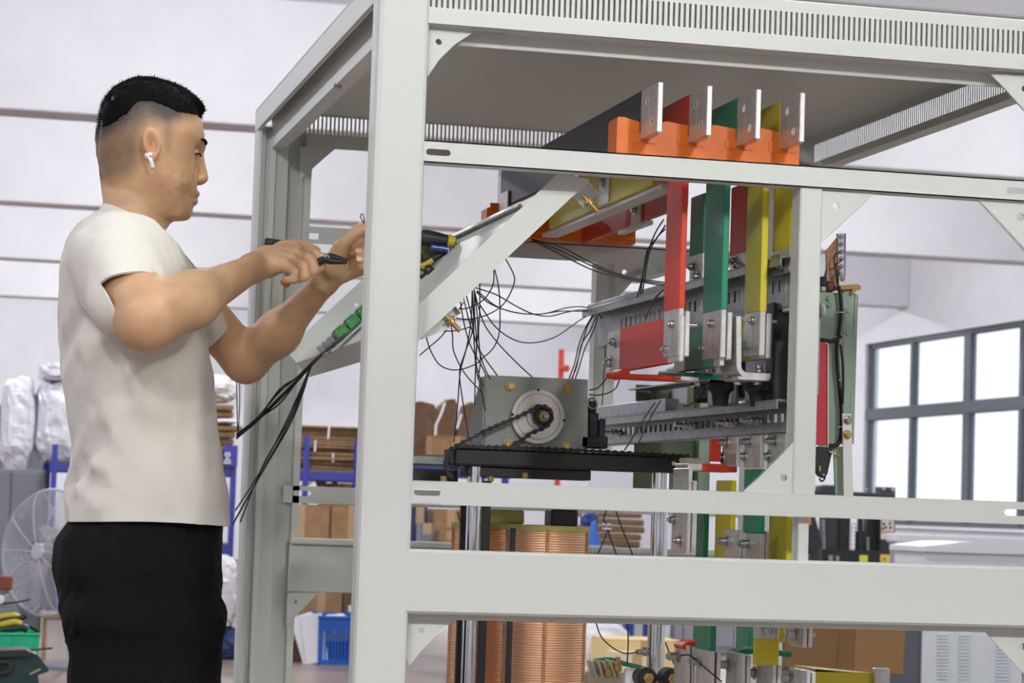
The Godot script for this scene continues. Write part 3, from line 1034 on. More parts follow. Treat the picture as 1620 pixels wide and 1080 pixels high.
func busbars() -> void:
	var o: Node3D
	var s: SurfaceTool
	var L := Vector3(-1, 0, 0)
	# four long bars that run front to back under the roof
	var bars := [
		["black sleeved busbar running front to back under the roof, leftmost of four", M.black_sleeve, 1.0378, -4.6],
		["red sleeved busbar end standing in the orange insulator, second of four", M.red_sleeve, 1.1151, -3.86],
		["green sleeved busbar end standing in the orange insulator, third of four", M.green_sleeve, 1.1928, -3.86],
		["yellow sleeved busbar end standing in the orange insulator, rightmost of four", M.yellow_sleeve, 1.263, -3.86],
	]
	for q in bars:
		var x: float = q[2]
		o = busbar(q[0], q[1], Vector3(x, 1.5515, q[3]), Vector3(x + 0.0085, 1.6275, -3.53), 2, 0.03, 0.088)
		for h in [[1.606, -3.585], [1.571, -3.556]]:
			hole_disc(o, Vector3(x - 0.0004, h[0], h[1]), L, 0.0055)
		s = mb()
		bb(s, Vector3(x + 0.0095, 1.553, q[3] + 0.02), Vector3(x + 0.0155, 1.6, -3.56), 0.001)
		obj("backing_strip", s, M.tin, o)
		bolt(o, Vector3(x + 0.0155, 1.592, -3.66), Vector3(1, 0, 0), 0.006, 0, null, 0.006)
		bolt(o, Vector3(x + 0.0155, 1.592, -3.69), Vector3(1, 0, 0), 0.006, 0, null, 0.006)
	var sl := []
	for q in bars:
		sl.append([q[2] + 0.0045, 0.0115, 1.5512])
	clamp_block("long orange notched insulator carrying the four bar ends at the front", 1.0008, 1.296, 1.512, 1.5855, -3.62, 0.05, sl)
	clamp_block("long orange notched insulator on the rear cross rail, in shade", 1.0141, 1.31, 1.5001, 1.5541, -4.58, 0.05, [[1.042, 0.0115, 1.5512], [1.115, 0.0115, 1.5512], [1.193, 0.0115, 1.5512], [1.263, 0.0115, 1.5512]])
	# slotted end links at the far end of the black bar
	o = plain_plate("link_plate", "bare slotted link plate bolted to the far end of the black bar", Vector3(1.0318, 1.5233, -4.557), Vector3(1.0358, 1.5778, -4.4873))
	# yellow and red bars that slope away under the middle rail
	o = busbar("yellow flat busbar running back below the middle rail, above the red one", M.yellow_sleeve, Vector3(1.098, 1.502, -4.42), Vector3(1.106, 1.575, -3.75), 2, 0.0, 0.0)
	s = mb()
	bb(s, Vector3(1.0935, 1.502, -4.06), Vector3(1.0975, 1.575, -4.0), 0.001)
	obj("joint_plate", s, M.tin, o)
	bolt(o, Vector3(1.0935, 1.54, -4.03), L, 0.007, 0)
	s = mb()
	bb(s, Vector3(1.104, 1.494, -4.5), Vector3(1.135, 1.5015, -3.72), 0.001)
	obj("edge_strip", s, M.tin, o)
	o = busbar("red flat busbar running back below the yellow one, towards the rear insulator", M.red_sleeve, Vector3(1.196, 1.492, -4.56), Vector3(1.204, 1.56, -3.9), 2, 0.0, 0.0)
	s = mb()
	bb(s, Vector3(1.1915, 1.488, -4.2), Vector3(1.1955, 1.56, -4.14), 0.001)
	bb(s, Vector3(1.1955, 1.484, -4.3), Vector3(1.21, 1.4915, -4.12), 0.001)
	obj("joint_plate", s, M.tin, o)
	bolt(o, Vector3(1.1915, 1.515, -4.17), L, 0.007, 0)
	# front row of vertical bars with bolted bare feet
	var vb := [
		["red vertical busbar at the front with a bare bolted foot", M.red_sleeve, Vector3(1.102, 1.2225, -3.6788), Vector3(1.1106, 1.514, -3.6), 0.0723, [Vector3(1.1046, 1.272, -3.627), Vector3(1.1055, 1.2352, -3.6628)]],
		["green vertical busbar at the front with a bare bolted foot", M.green_sleeve, Vector3(1.1697, 1.2227, -3.6927), Vector3(1.1784, 1.5183, -3.6), 0.0736, [Vector3(1.1722, 1.2773, -3.6416), Vector3(1.173, 1.2416, -3.6857)]],
		["yellow vertical busbar at the front with a bare bolted foot", M.yellow_sleeve, Vector3(1.2323, 1.2286, -3.6761), Vector3(1.2415, 1.5224, -3.6), 0.069, [Vector3(1.2351, 1.2846, -3.6306), Vector3(1.2359, 1.2478, -3.6725)]],
	]
	var k := 0
	for q in vb:
		o = busbar(q[0], q[1], q[2], q[3], 1, q[4], 0.0, "vertical bars of the front row")
		for p in q[5]:
			bolt(o, p, L, 0.0068, 0.034)
		var hi: Vector3 = q[3]
		var lo: Vector3 = q[2]
		s = mb()
		bb(s, Vector3(hi.x + 0.0015, lo.y - 0.001 - 0.0015 * k, lo.z), Vector3(hi.x + 0.0095, lo.y + q[4] - 0.003, hi.z + 0.001), 0.0014)
		obj("fishplate", s, M.tin, o)
		k += 1
	# rear row of vertical bars that drop on the breaker poles
	for q in [
		["green vertical busbar behind the front row, dropping on the rear breaker pole", M.green_sleeve, -4.078, -4.006, 1.5294, 1.4265, 1.3754],
		["red vertical busbar behind the front row, dropping on the middle breaker pole", M.red_sleeve, -3.856, -3.775, 1.5128, 1.4071, 1.3783],
		["yellow vertical busbar behind the front row, nearest the middle upright", M.yellow_sleeve, -3.644, -3.565, 1.5121, 1.3944, 1.3574],
	]:
		o = busbar(q[0], q[1], Vector3(1.265, q[6], q[2]), Vector3(1.2735, maxf(q[4], 1.52), q[3]), 1, q[5] - q[6], 0.0, "vertical bars of the rear row")
		var zc: float = (q[2] + q[3]) * 0.5
		bolt(o, Vector3(1.265, lerpf(q[6], q[5], 0.62), zc - 0.012), L, 0.007, 0.03)
		bolt(o, Vector3(1.265, lerpf(q[6], q[5], 0.25), zc + 0.014), L, 0.007, 0.03)
	# flat bars that lead back from the feet of the front row
	o = busbar("red flat busbar leading back from the red vertical bar, bare at its far end", M.red_sleeve, Vector3(1.1035, 1.2138, -4.0119), Vector3(1.1115, 1.2846, -3.5985), 2, 0.08, 0.06)
	bolt(o, Vector3(1.1035, 1.2644, -3.963), L, 0.0075, 0.02)
	bolt(o, Vector3(1.1035, 1.2307, -3.9866), L, 0.0085, 0.02)
	o = busbar("green flat busbar leading back from the green vertical bar, in shade", M.green_sleeve, Vector3(1.1722, 1.2108, -3.8492), Vector3(1.1802, 1.2772, -3.6102), 2, 0.06, 0.03)
	o = busbar("olive yellow flat busbar leading back from the yellow vertical bar, in shade", M.yellow_sleeve, Vector3(1.2352, 1.2253, -3.7024), Vector3(1.2432, 1.2899, -3.6075), 2, 0.0, 0.03)
	# turned-under red and green straps
	for q in [
		["red strap with a rounded end turned under the red flat bar", M.red_sleeve, Vector3(1.0893, 1.2011, -3.86), Vector3(1.1355, 1.1939, -3.72)],
		["green strap with a rounded end turned under the green flat bar", M.green_sleeve, Vector3(1.1945, 1.2118, -3.9), Vector3(1.204, 1.2, -3.72)],
	]:
		var a: Vector3 = q[2]
		var b: Vector3 = q[3]
		o = thing("busbar_strap", q[0], "busbar strap", (a + b) * 0.5)
		s = mb()
		bar(s, a, b, 0.009, 0.07, Vector3.UP, 0.003)
		obj("bar", s, q[1], o)
		s = mb()
		cyl(s, a + Vector3(-0.004, 0.004, 0.03), a + Vector3(-0.004, 0.004, -0.03), 0.0085, 12, 0.001)
		obj("rounded_end", s, q[1], o)
		s = mb()
		bar(s, b, b + Vector3(0.03, -0.001, 0.0), 0.007, 0.06, Vector3.UP, 0.001)
		obj("bare_end", s, M.tin, o)
	# the bent bare bracket below the yellow bar
	o = thing("angle_bracket", "thick bare metal bracket bent to an L below the yellow vertical bar", "bracket", Vector3(1.2289, 1.1908, -3.62))
	s = mb()
	var t0 := Vector3(1.1939, 1.2873, -3.6)
	var c0 := Vector3(1.1965, 1.1982, -3.6)
	var e0 := Vector3(1.2514, 1.2006, -3.6)
	var w := 0.0075
	var pts := [Vector2(t0.x, t0.y), Vector2(t0.x + w, t0.y), Vector2(c0.x + w, c0.y + 0.016)]
	for i in 5:
		var an := PI + PI * 0.5 * i / 4.0
		pts.append(Vector2(c0.x + w + 0.01 + cos(an) * 0.01, c0.y + 0.0035 + 0.01 + sin(an) * 0.01))
	pts.append_array([Vector2(e0.x, c0.y + 0.0035), Vector2(e0.x, c0.y - 0.004)])
	for i in 5:
		var an := PI * 1.5 - PI * 0.5 * i / 4.0
		pts.append(Vector2(c0.x + 0.0175 + cos(an) * 0.0175, c0.y - 0.004 + 0.0175 + sin(an) * 0.0175))
	prism(s, pts, along_z(-3.68), 0.08)
	obj("bent_bar", s, M.tin, o)
	s = mb()
	bb(s, Vector3(1.1997, 1.1902, -3.67), Vector3(1.2506, 1.196, -3.6), 0.001)
	obj("foot_plate", s, M.tin, o)
	for q in [Vector3(1.242, 1.2133, -3.63), Vector3(1.2432, 1.2065, -3.63), Vector3(1.2099, 1.1864, -3.63), Vector3(1.2406, 1.1878, -3.63)]:
		s = mb()
		cyl(s, q + Vector3(0, -0.003, 0), q + Vector3(0, 0.003, 0), 0.0068, 6, 0.001)
		obj("nut", s, M.white_plastic if false else M.steel, o)
	# mounting rails with rows of holes
	for q in [[1.376, 1.306, 0.0], [1.158, 1.112, 0.0]]:
		var top: float = q[0]
		var bot: float = q[1]
		o = thing("mounting_rail", "galvanised steel rail with a row of holes, %s" % ("upper one behind the bars" if top > 1.3 else "lower one behind the black beam"), "mounting rail", Vector3(1.28, bot, -4.1))
		s = mb()
		slotted(s, Vector3(1.28, bot, -4.72), Vector3(0, 0, 1), Vector3(0, 1, 0), Vector3(0.0025, 0, 0), 1.17, top - bot, 0.16, 1.14, 0.031, 0.014, (top - bot) * 0.38, (top - bot) * 0.66)
		obj("web", s, M.galv, o)
		s = mb()
		bb(s, Vector3(1.245, top, -4.72), Vector3(1.2825, top + 0.0025, -3.55), 0.0008)
		obj("flange", s, M.galv, o)
		s = mb()
		bb(s, Vector3(1.245, top - 0.012, -4.72), Vector3(1.2475, top, -3.55), 0.0008)
		obj("flange_lip", s, M.galv, o)
		s = mb()
		bb(s, Vector3(1.28, bot, -4.72), Vector3(1.31, bot + 0.0025, -3.55), 0.0008)
		obj("flange", s, M.galv, o)
		s = mb()
		bb(s, Vector3(1.25, top + 0.003, -4.7), Vector3(1.275, top + (0.012 if top > 1.3 else 0.026), -4.15), 0.001)
		obj("cable_duct", s, M.galv, o)
	# standoff shafts and nuts on the lower rail
	for q in [Vector3(1.262, 1.133, -4.5352), Vector3(1.262, 1.1353, -4.0637), Vector3(1.262, 1.1336, -3.8392), Vector3(1.262, 1.1332, -3.7122)]:
		o = thing("stud_bolt", ["long zinc stud bolt through the lower rail, farthest", "long zinc stud bolt through the lower rail, second from far end", "long zinc stud bolt through the lower rail, third from far end", "long zinc stud bolt through the lower rail, nearest"][[Vector3(1.262, 1.133, -4.5352), Vector3(1.262, 1.1353, -4.0637), Vector3(1.262, 1.1336, -3.8392), Vector3(1.262, 1.1332, -3.7122)].find(q)], "stud bolt", q)
		s = mb()
		cyl(s, q + Vector3(-0.02, 0, 0), q + Vector3(0.03, 0, 0), 0.004, 10)
		obj("shaft", s, M.steel, o)
		for d in [-0.004, 0.004, 0.012]:
			s = mb()
			cyl(s, q + Vector3(d, 0, 0), q + Vector3(d + 0.006, 0, 0), 0.0075, 6, 0.001)
			obj("nut", s, M.steel, o)
	breaker()
	lower_bars()

func breaker() -> void:
	# the switch whose poles the bars drop on; mostly hidden behind them
	var o := thing("circuit_breaker", "large dark circuit breaker body behind the bars, with pole terminals along its left side", "circuit breaker", Vector3(1.38, 1.13, -3.85))
	var s := mb()
	bb(s, Vector3(1.315, 1.18, -4.2), Vector3(1.362, 1.30, -3.74), 0.006)
	obj("body", s, M.black, o)
	for z in [-4.045, -3.815, -3.605]:
		s = mb()
		bb(s, Vector3(1.2735, 1.378, z - 0.034), Vector3(1.281, 1.41, z + 0.034), 0.001)
		bb(s, Vector3(1.281, 1.3, z - 0.034), Vector3(1.289, 1.41, z + 0.034), 0.001)
		obj("pole_terminal", s, M.tin, o)
	for q in [[1.118, 1.162, -4.55, -3.8], [1.312, 1.37, -4.7, -3.72]]:  # black backing added behind the rails so that their holes look dark
		s = mb()
		bb(s, Vector3(1.3135, q[0], q[2]), Vector3(1.33, q[1], q[3]), 0.003)
		obj("dark_backing_bar", s, M.black, o)
	# grey arc covers with dark cable loops between the rails
	for z in [-4.0, -3.8, -3.62]:
		s = mb()
		bb(s, Vector3(1.300, 1.165, z - 0.07), Vector3(1.314, 1.29, z + 0.07), 0.006)
		obj("arc_cover", s, M.cab_grey, o)
	o = thing("support_post", "dark grey steel upright behind the yellow vertical bar", "upright", Vector3(1.298, 1.1382, -3.66))
	s = mb()
	bb(s, Vector3(1.2777, 1.1579, -3.69), Vector3(1.3131, 1.3163, -3.66), 0.001)
	obj("post", s, M.beam_black, o)
	s = mb()
	bb(s, Vector3(1.2728, 1.1569, -3.685), Vector3(1.2769, 1.3168, -3.655))
	obj("flange", s, M.beam_black, o)
	# olive plates behind the black beam
	o = plain_plate("mounting_plate", "dark olive green mounting plate standing behind the black beam", Vector3(1.2828, 1.0232, -4.454), Vector3(1.4088, 1.2221, -4.45), "", M.olive)
	o = plain_plate("mounting_plate", "narrow sage green strip plate right of the olive plate", Vector3(1.3992, 1.023, -4.44), Vector3(1.4227, 1.2356, -4.42), "", M.green_panel)
	o = thing("terminal_shelf", "thin galvanised shelf with small nuts and pale relay blocks under the straps", "shelf", Vector3(1.3043, 1.1798, -4.3))
	s = mb()
	bar(s, Vector3(1.2894, 1.2111, -4.44), Vector3(1.2997, 1.2124, -4.1), 0.0025, 0.05, Vector3.UP)
	obj("plate", s, M.galv, o)
	for q in [Vector3(1.3049, 1.1838, -4.43), Vector3(1.3317, 1.2166, -4.4), Vector3(1.333, 1.1843, -4.41), Vector3(1.3623, 1.2171, -4.38)]:
		pass
	s = mb()
	bb(s, Vector3(1.339, 1.1853, -4.43), Vector3(1.3685, 1.2205, -4.4), 0.003)
	obj("relay_block", s, M.cab_grey, o)
	s = mb()
	bb(s, Vector3(1.3048, 1.1838, -4.43), Vector3(1.3317, 1.2178, -4.4), 0.003)
	obj("relay_block", s, M.olive, o)
	for q in [Vector3(1.3135, 1.2263, -4.2), Vector3(1.2942, 1.2034, -4.1), Vector3(1.2594, 1.1979, -3.9), Vector3(1.2683, 1.2195, -3.95)]:
		s = mb()
		cyl(s, q, q + Vector3(0, 0.008, 0), 0.008, 6, 0.001)
		obj("nut", s, M.steel, o)
	# round black insulator feet under the straps
	for q in [[Vector3(1.2303, 1.1876, -3.78), "round black insulator under the green strap"], [Vector3(1.2532, 1.1827, -3.66), "round black insulator under the bent bracket"]]:
		var p: Vector3 = q[0]
		s = mb()
		lathe(s, [Vector2(0, 0.012), Vector2(0.016, 0.012), Vector2(0.022, 0.006), Vector2(0.022, -0.004), Vector2(0.015, -0.01), Vector2(0.012, -0.03), Vector2(0, -0.03)], p, Vector3.UP, 18)
		single("insulator", s, M.black, q[1], "insulator")

func lower_bars() -> void:
	var o: Node3D
	var s: SurfaceTool
	var L := Vector3(-1, 0, 0)
	# between the lower mounting rail and the lower front rail
	var row := [
		["bare bolted terminal plate below the lower rail, leftmost of three", Vector3(1.2509, 1.0607, -3.8274), Vector3(1.2572, 1.1089, -3.75), [Vector3(1.2509, 1.0996, -3.8026), Vector3(1.2509, 1.0754, -3.8233)]],
		["bare bolted terminal plate below the lower rail, middle of three", Vector3(1.2659, 1.0586, -3.7602), Vector3(1.2721, 1.11, -3.68), [Vector3(1.2659, 1.0998, -3.7303), Vector3(1.2659, 1.0771, -3.7565)]],
		["bare bolted terminal plate below the lower rail, rightmost of three", Vector3(1.2852, 1.0569, -3.7028), Vector3(1.2935, 1.1134, -3.62), [Vector3(1.2853, 1.1004, -3.6682), Vector3(1.2853, 1.0771, -3.6962)]],
	]
	for q in row:
		o = plain_plate("terminal_plate", q[0], q[1], q[2], "bolted plates below the lower rail")
		for p in q[3]:
			bolt(o, p, L, 0.0068, 0.01, null, 0.012)
	o = plain_plate("red_plate", "red flat plate left of the bare terminal plates", Vector3(1.2227, 1.0683, -3.808), Vector3(1.2408, 1.1049, -3.8), "", M.red_sleeve)
	o = busbar("short red busbar lying across below the terminal plates", M.red_sleeve, Vector3(1.1853, 1.0529, -3.87), Vector3(1.2683, 1.0641, -3.8), 0, 0.024, 0.0)
	o = plain_plate("spacer_block", "small beige spacer block on the end of the black beam", Vector3(1.2473, 1.0695, -4.05), Vector3(1.2741, 1.078, -4), "", M.beige)
	o = busbar("green busbar dropping behind the lower front rail, by the triangular stiffener", M.green_sleeve, Vector3(1.2543, 0.9573, -3.7191), Vector3(1.2615, 1.0558, -3.64), 1, 0.0, 0.0)
	# bars between the two front rails and on down
	o = busbar("bare-ended plate pair with a red strip, above the wide rail", M.red_sleeve, Vector3(1.1686, 0.9183, -3.825), Vector3(1.1749, 1.0555, -3.74), 1, 0.067, 0.045)
	bolt(o, Vector3(1.1695, 0.9729, -3.8094), L, 0.007, 0.02)
	bolt(o, Vector3(1.1695, 0.9402, -3.7755), L, 0.007, 0.02)
	s = mb()
	bb(s, Vector3(1.176, 0.9244, -3.808), Vector3(1.1823, 1.0357, -3.738), 0.001)
	obj("fishplate", s, M.tin, o)
	o = busbar("green busbar standing right of the bare plate pair", M.green_sleeve, Vector3(1.2318, 0.7601, -3.8906), Vector3(1.2393, 1.0074, -3.85), 1, 0.0, 0.0)
	o = busbar("yellow busbar with an olive face, standing behind the bolted plates above the wide rail", M.yellow_sleeve, Vector3(1.247, 0.893, -3.8378), Vector3(1.2544, 1.0384, -3.76), 1, 0.0, 0.0)
	o = plain_plate("terminal_plate", "bare bolted plate in front of the yellow bar, above the wide rail", Vector3(1.2431, 0.8701, -3.7853), Vector3(1.2493, 0.9608, -3.7), "bolted plates above the wide rail")
	bolt(o, Vector3(1.2427, 0.9416, -3.7641), L, 0.0068, 0.012, null, 0.012)
	o = plain_plate("terminal_plate", "bare bolted plate under the green bar, above the wide rail", Vector3(1.2559, 0.863, -3.7158), Vector3(1.2641, 0.9573, -3.64), "bolted plates above the wide rail")
	bolt(o, Vector3(1.2553, 0.9394, -3.6951), L, 0.0068, 0.012, null, 0.012)
	s = mb()
	bb(s, Vector3(1.265, 0.8728, -3.71), Vector3(1.2711, 0.9604, -3.64), 0.001)
	obj("fishplate", s, M.beige, o)
	o = busbar("bright yellow busbar standing beside the middle upright, above the wide rail", M.yellow_sleeve, Vector3(1.2848, 0.875, -3.6818), Vector3(1.293, 1.0294, -3.6), 1, 0.0, 0.0)
	# below the wide rail
	o = busbar("green busbar below the wide rail, with a long bare foot", M.green_sleeve, Vector3(1.1996, 0.7024, -3.7745), Vector3(1.2078, 0.8395, -3.7), 1, 0.0684, 0.0)
	bolt(o, Vector3(1.1996, 0.7517, -3.7501), L, 0.007, 0.02, null, 0.014)
	s = mb()
	bb(s, Vector3(1.2104, 0.7025, -3.77), Vector3(1.2171, 0.77, -3.7), 0.001)
	obj("fishplate", s, M.tin, o)
	o = busbar("short green busbar below the wide rail, farther right", M.green_sleeve, Vector3(1.3471, 0.7538, -4.0161), Vector3(1.3548, 0.8315, -3.95), 1, 0.0, 0.0)
	for q in [
		["bare plate below the wide rail, left of the green bar's foot", Vector3(1.1886, 0.6958, -3.8547), Vector3(1.1938, 0.7745, -3.78), Vector3(1.188, 0.754, -3.8343)],
		["bare plate below the wide rail, right of the green bar's foot", Vector3(1.2445, 0.7047, -3.7577), Vector3(1.2517, 0.769, -3.68), Vector3(1.2441, 0.7479, -3.745)],
		["bare plate below the wide rail, under the yellow plate", Vector3(1.2884, 0.7069, -3.7377), Vector3(1.2956, 0.7556, -3.66), Vector3(1.2881, 0.7359, -3.7438)],
		["bare plate below the wide rail, left of the folded yellow cover", Vector3(1.3224, 0.7122, -3.6823), Vector3(1.3295, 0.7506, -3.6), Vector3(1.3222, 0.7336, -3.6737)],
		["bare plate hanging below the wide rail, with a large bolt, beside the carton", Vector3(1.308, 0.7862, -3.6537), Vector3(1.3151, 0.8235, -3.58), Vector3(1.308, 0.8035, -3.6108)],
	]:
		o = plain_plate("terminal_plate", q[0], q[1], q[2], "bolted plates below the wide rail")
		bolt(o, q[3], L, 0.0075, 0.03, null, 0.014)
		var hi: Vector3 = q[2]
		var lo: Vector3 = q[1]
		s = mb()
		bb(s, Vector3(hi.x + 0.0012, lo.y, lo.z), Vector3(hi.x + 0.0075, hi.y - 0.002, hi.z + 0.001), 0.001)
		obj("fishplate", s, M.tin, o)
	o = busbar("flat yellow plate below the wide rail, bare at its top", M.yellow_sleeve, Vector3(1.259, 0.7533, -3.668), Vector3(1.2972, 0.8186, -3.66), 1, 0.0, 0.0244)
	bolt(o, Vector3(1.2801, 0.8069, -3.66), Vector3(-0.5, 0, 0.8), 0.007, 0.012, null, 0.01)
	o = plain_plate("yellow_plate", "small yellow strip just right of the flat yellow plate", Vector3(1.3077, 0.7867, -3.708), Vector3(1.3223, 0.8223, -3.7), "", M.yellow_sleeve)
	# curved sleeve ends
	for q in [["red strap curving over the bare plates at the bottom", M.red_sleeve, [Vector3(1.1852, 0.7689, -3.82), Vector3(1.1935, 0.7762, -3.82), Vector3(1.2073, 0.7775, -3.82), Vector3(1.2169, 0.7736, -3.82), Vector3(1.2257, 0.7637, -3.82)]],
		["green strap curving across behind the flat yellow plate", M.green_sleeve, [Vector3(1.2536, 0.7646, -3.75), Vector3(1.264, 0.7698, -3.75), Vector3(1.2903, 0.7713, -3.75), Vector3(1.3189, 0.7689, -3.75), Vector3(1.3422, 0.7663, -3.75)]]]:
		s = mb()
		var pts: Array = q[2]
		for i in pts.size() - 1:
			bar(s, pts[i], pts[i + 1] + (pts[i + 1] - pts[i]) * 0.06, 0.009, 0.05, Vector3.UP, 0.002)
		single("busbar_strap", s, q[1], q[0], "busbar strap")
	# folded yellow cover
	o = thing("folded_cover", "yellow folded sheet cover in front of the carton at the bottom", "cover", Vector3(1.435, 0.7269, -3.75))
	s = mb()
	var tl := Vector3(1.3927, 0.7434, -3.85)
	var tr := Vector3(1.5526, 0.7308, -3.85)
	var fl := Vector3(1.3732, 0.7464, -3.7)
	var fr := Vector3(1.4943, 0.7385, -3.7)
	quad(s, tl, fl, fr, tr)
	quad(s, tl + Vector3(0, -0.003, 0), tr + Vector3(0, -0.003, 0), fr + Vector3(0, -0.003, 0), fl + Vector3(0, -0.003, 0))
	quad(s, tl, tl + Vector3(0, -0.003, 0), fl + Vector3(0, -0.003, 0), fl)
	obj("lid", s, M.yellow_sleeve, o)
	s = mb()
	bb(s, Vector3(fl.x, fl.y - 0.12, -3.703), Vector3(fr.x - 0.025, fl.y - 0.004, -3.7), 0.001)
	obj("face", s, M.yellow_sleeve, o)
	s = mb()
	bb(s, Vector3(fr.x - 0.025, fl.y - 0.12, -3.703), Vector3(fr.x, fl.y + 0.004, -3.69), 0.001)
	obj("bare_end", s, M.tin, o)
	# pale support plate with two black insulators
	o = thing("insulator_plate", "pale plate carrying two round black insulators at the foot of the chrome column", "insulator plate", Vector3(1.1902, 0.7049, -3.95))
	s = mb()
	bb(s, Vector3(1.1418, 0.6701, -3.99), Vector3(1.2435, 0.7244, -3.97), 0.004)
	obj("plate", s, M.white_plastic, o)
	for q in [Vector3(1.1693, 0.7119, -3.95), Vector3(1.2118, 0.7115, -3.95)]:
		s = mb()
		lathe(s, [Vector2(0, -0.02), Vector2(0.017, -0.02), Vector2(0.017, 0.012), Vector2(0.014, 0.016), Vector2(0, 0.016)], q, Vector3(0, 0, 1), 20)
		obj("insulator", s, M.black, o)
		s = mb()
		cyl(s, q + Vector3(0, 0, 0.016), q + Vector3(0, 0, 0.022), 0.009, 6, 0.001)
		obj("nut", s, M.zinc_gold, o)
		s = mb()
		cyl(s, q + Vector3(0, 0, 0.022), q + Vector3(0, 0, 0.03), 0.005, 10, 0.001)
		obj("stud", s, M.brass, o)
	o = thing("brush_carriage", "weathered brass contact carriage with ribbed fins beside the large copper winding", "contact carriage", Vector3(1.1333, 0.705, -4.05))
	s = mb()
	bb(s, Vector3(1.1013, 0.6619, -4.09), Vector3(1.1678, 0.7107, -4.06), 0.004)
	obj("body", s, M.beige, o)
	for k in 5:
		s = mb()
		var p := Vector3(1.1053, 0.7173, -4.05) + Vector3(0.0105 * k, 0.002 * (k % 2), 0)
		bx(s, p, Vector3(0.004, 0.03, 0.03), 0.001, Basis(Vector3(0, 0, 1), 0.35))
		obj("fin", s, M.beige, o)
	for q in [Vector3(1.1465, 0.725, -4.04), Vector3(1.1302, 0.7163, -4.04)]:
		s = mb()
		cyl(s, q + Vector3(0, -0.01, 0), q + Vector3(0, 0.004, 0), 0.008, 6, 0.001)
		cyl(s, q, q + Vector3(0, 0.014, 0), 0.0045, 8)
		obj("terminal_stud", s, M.brass, o)
	s = mb()
	tube(s, curve([Vector3(1.1164, 0.7292, -4.08), Vector3(1.1442, 0.7319, -4.08), Vector3(1.1723, 0.7249, -4.08), Vector3(1.2005, 0.719, -4.08)]), 0.004, 8)
	single("green_cable", s, M.green_sleeve, "thick green cable end above the brass contact carriage", "cable")


# ---------- the motor-driven winding regulator ----------
func chain(parent: Node3D, pts: Array, pitch: float) -> void:
	var s := mb()
	var carry := 0.0
	var k := 0
	for i in pts.size() - 1:
		var a: Vector3 = pts[i]
		var b: Vector3 = pts[i + 1]
		var l := a.distance_to(b)
		var d := (b - a) / l
		var x := carry
		while x < l:
			var c := a + d * x
			var up := Vector3(0, 0, 1).cross(d).normalized()
			for z in [-0.003, 0.003]:
				bx(s, c + Vector3(0, 0, z), Vector3(pitch * (0.8 if k % 2 == 0 else 1.1), 0.0074 if k % 2 == 0 else 0.0042, 0.0014), 0.0, Basis(d, up, Vector3(0, 0, 1)))
			bx(s, c + d * pitch * 0.5, Vector3(0.004, 0.004, 0.009), 0.0, Basis(d, up, Vector3(0, 0, 1)))
			x += pitch
			k += 1
		carry = x - l
	obj("links", s, M.black, parent)

func winding(label: String, c: Vector3, r: float, y0: float, y1: float, rim: float) -> void:
	var o := thing("copper_winding", label, "copper winding", c)
	var prof := []
	var y := y0
	var p := 0.0044
	while y < y1 - rim:
		prof.append_array([Vector2(r - 0.0016, y), Vector2(r - 0.0002, y + p * 0.14), Vector2(r, y + p * 0.5), Vector2(r - 0.0002, y + p * 0.86), Vector2(r - 0.0016, y + p)])
		y += p
	var s := mb()
	lathe(s, prof, Vector3(c.x, 0, c.z), Vector3.UP, 36)
	obj("turns", s, M.copper, o)
	s = mb()
	lathe(s, [Vector2(r - 0.008, y - 0.03), Vector2(r - 0.0024, y - 0.03), Vector2(r - 0.0024, y), Vector2(r + 0.002, y), Vector2(r + 0.002, y1), Vector2(r - 0.003, y1), Vector2(r - 0.003, y + 0.004), Vector2(0, y + 0.004)], Vector3(c.x, 0, c.z), Vector3.UP, 36)
	obj("insulating_rim", s, M.insul, o)
	s = mb()
	cyl(s, Vector3(c.x, y0 - 0.04, c.z), Vector3(c.x, y0, c.z), r + 0.004, 36, 0.003)
	obj("base_ring", s, M.insul, o)
	for k in 5:
		var a := TAU * (k / 5.0) + 0.55
		s = mb()
		bx(s, Vector3(c.x + cos(a) * (r + 0.001), (y0 + y1) * 0.5, c.z + sin(a) * (r + 0.001)), Vector3(0.004, y1 - y0 - rim, 0.006), 0.001, Basis(Vector3.UP, -a))
		obj("spacer_strip", s, M.copper_flat, o)

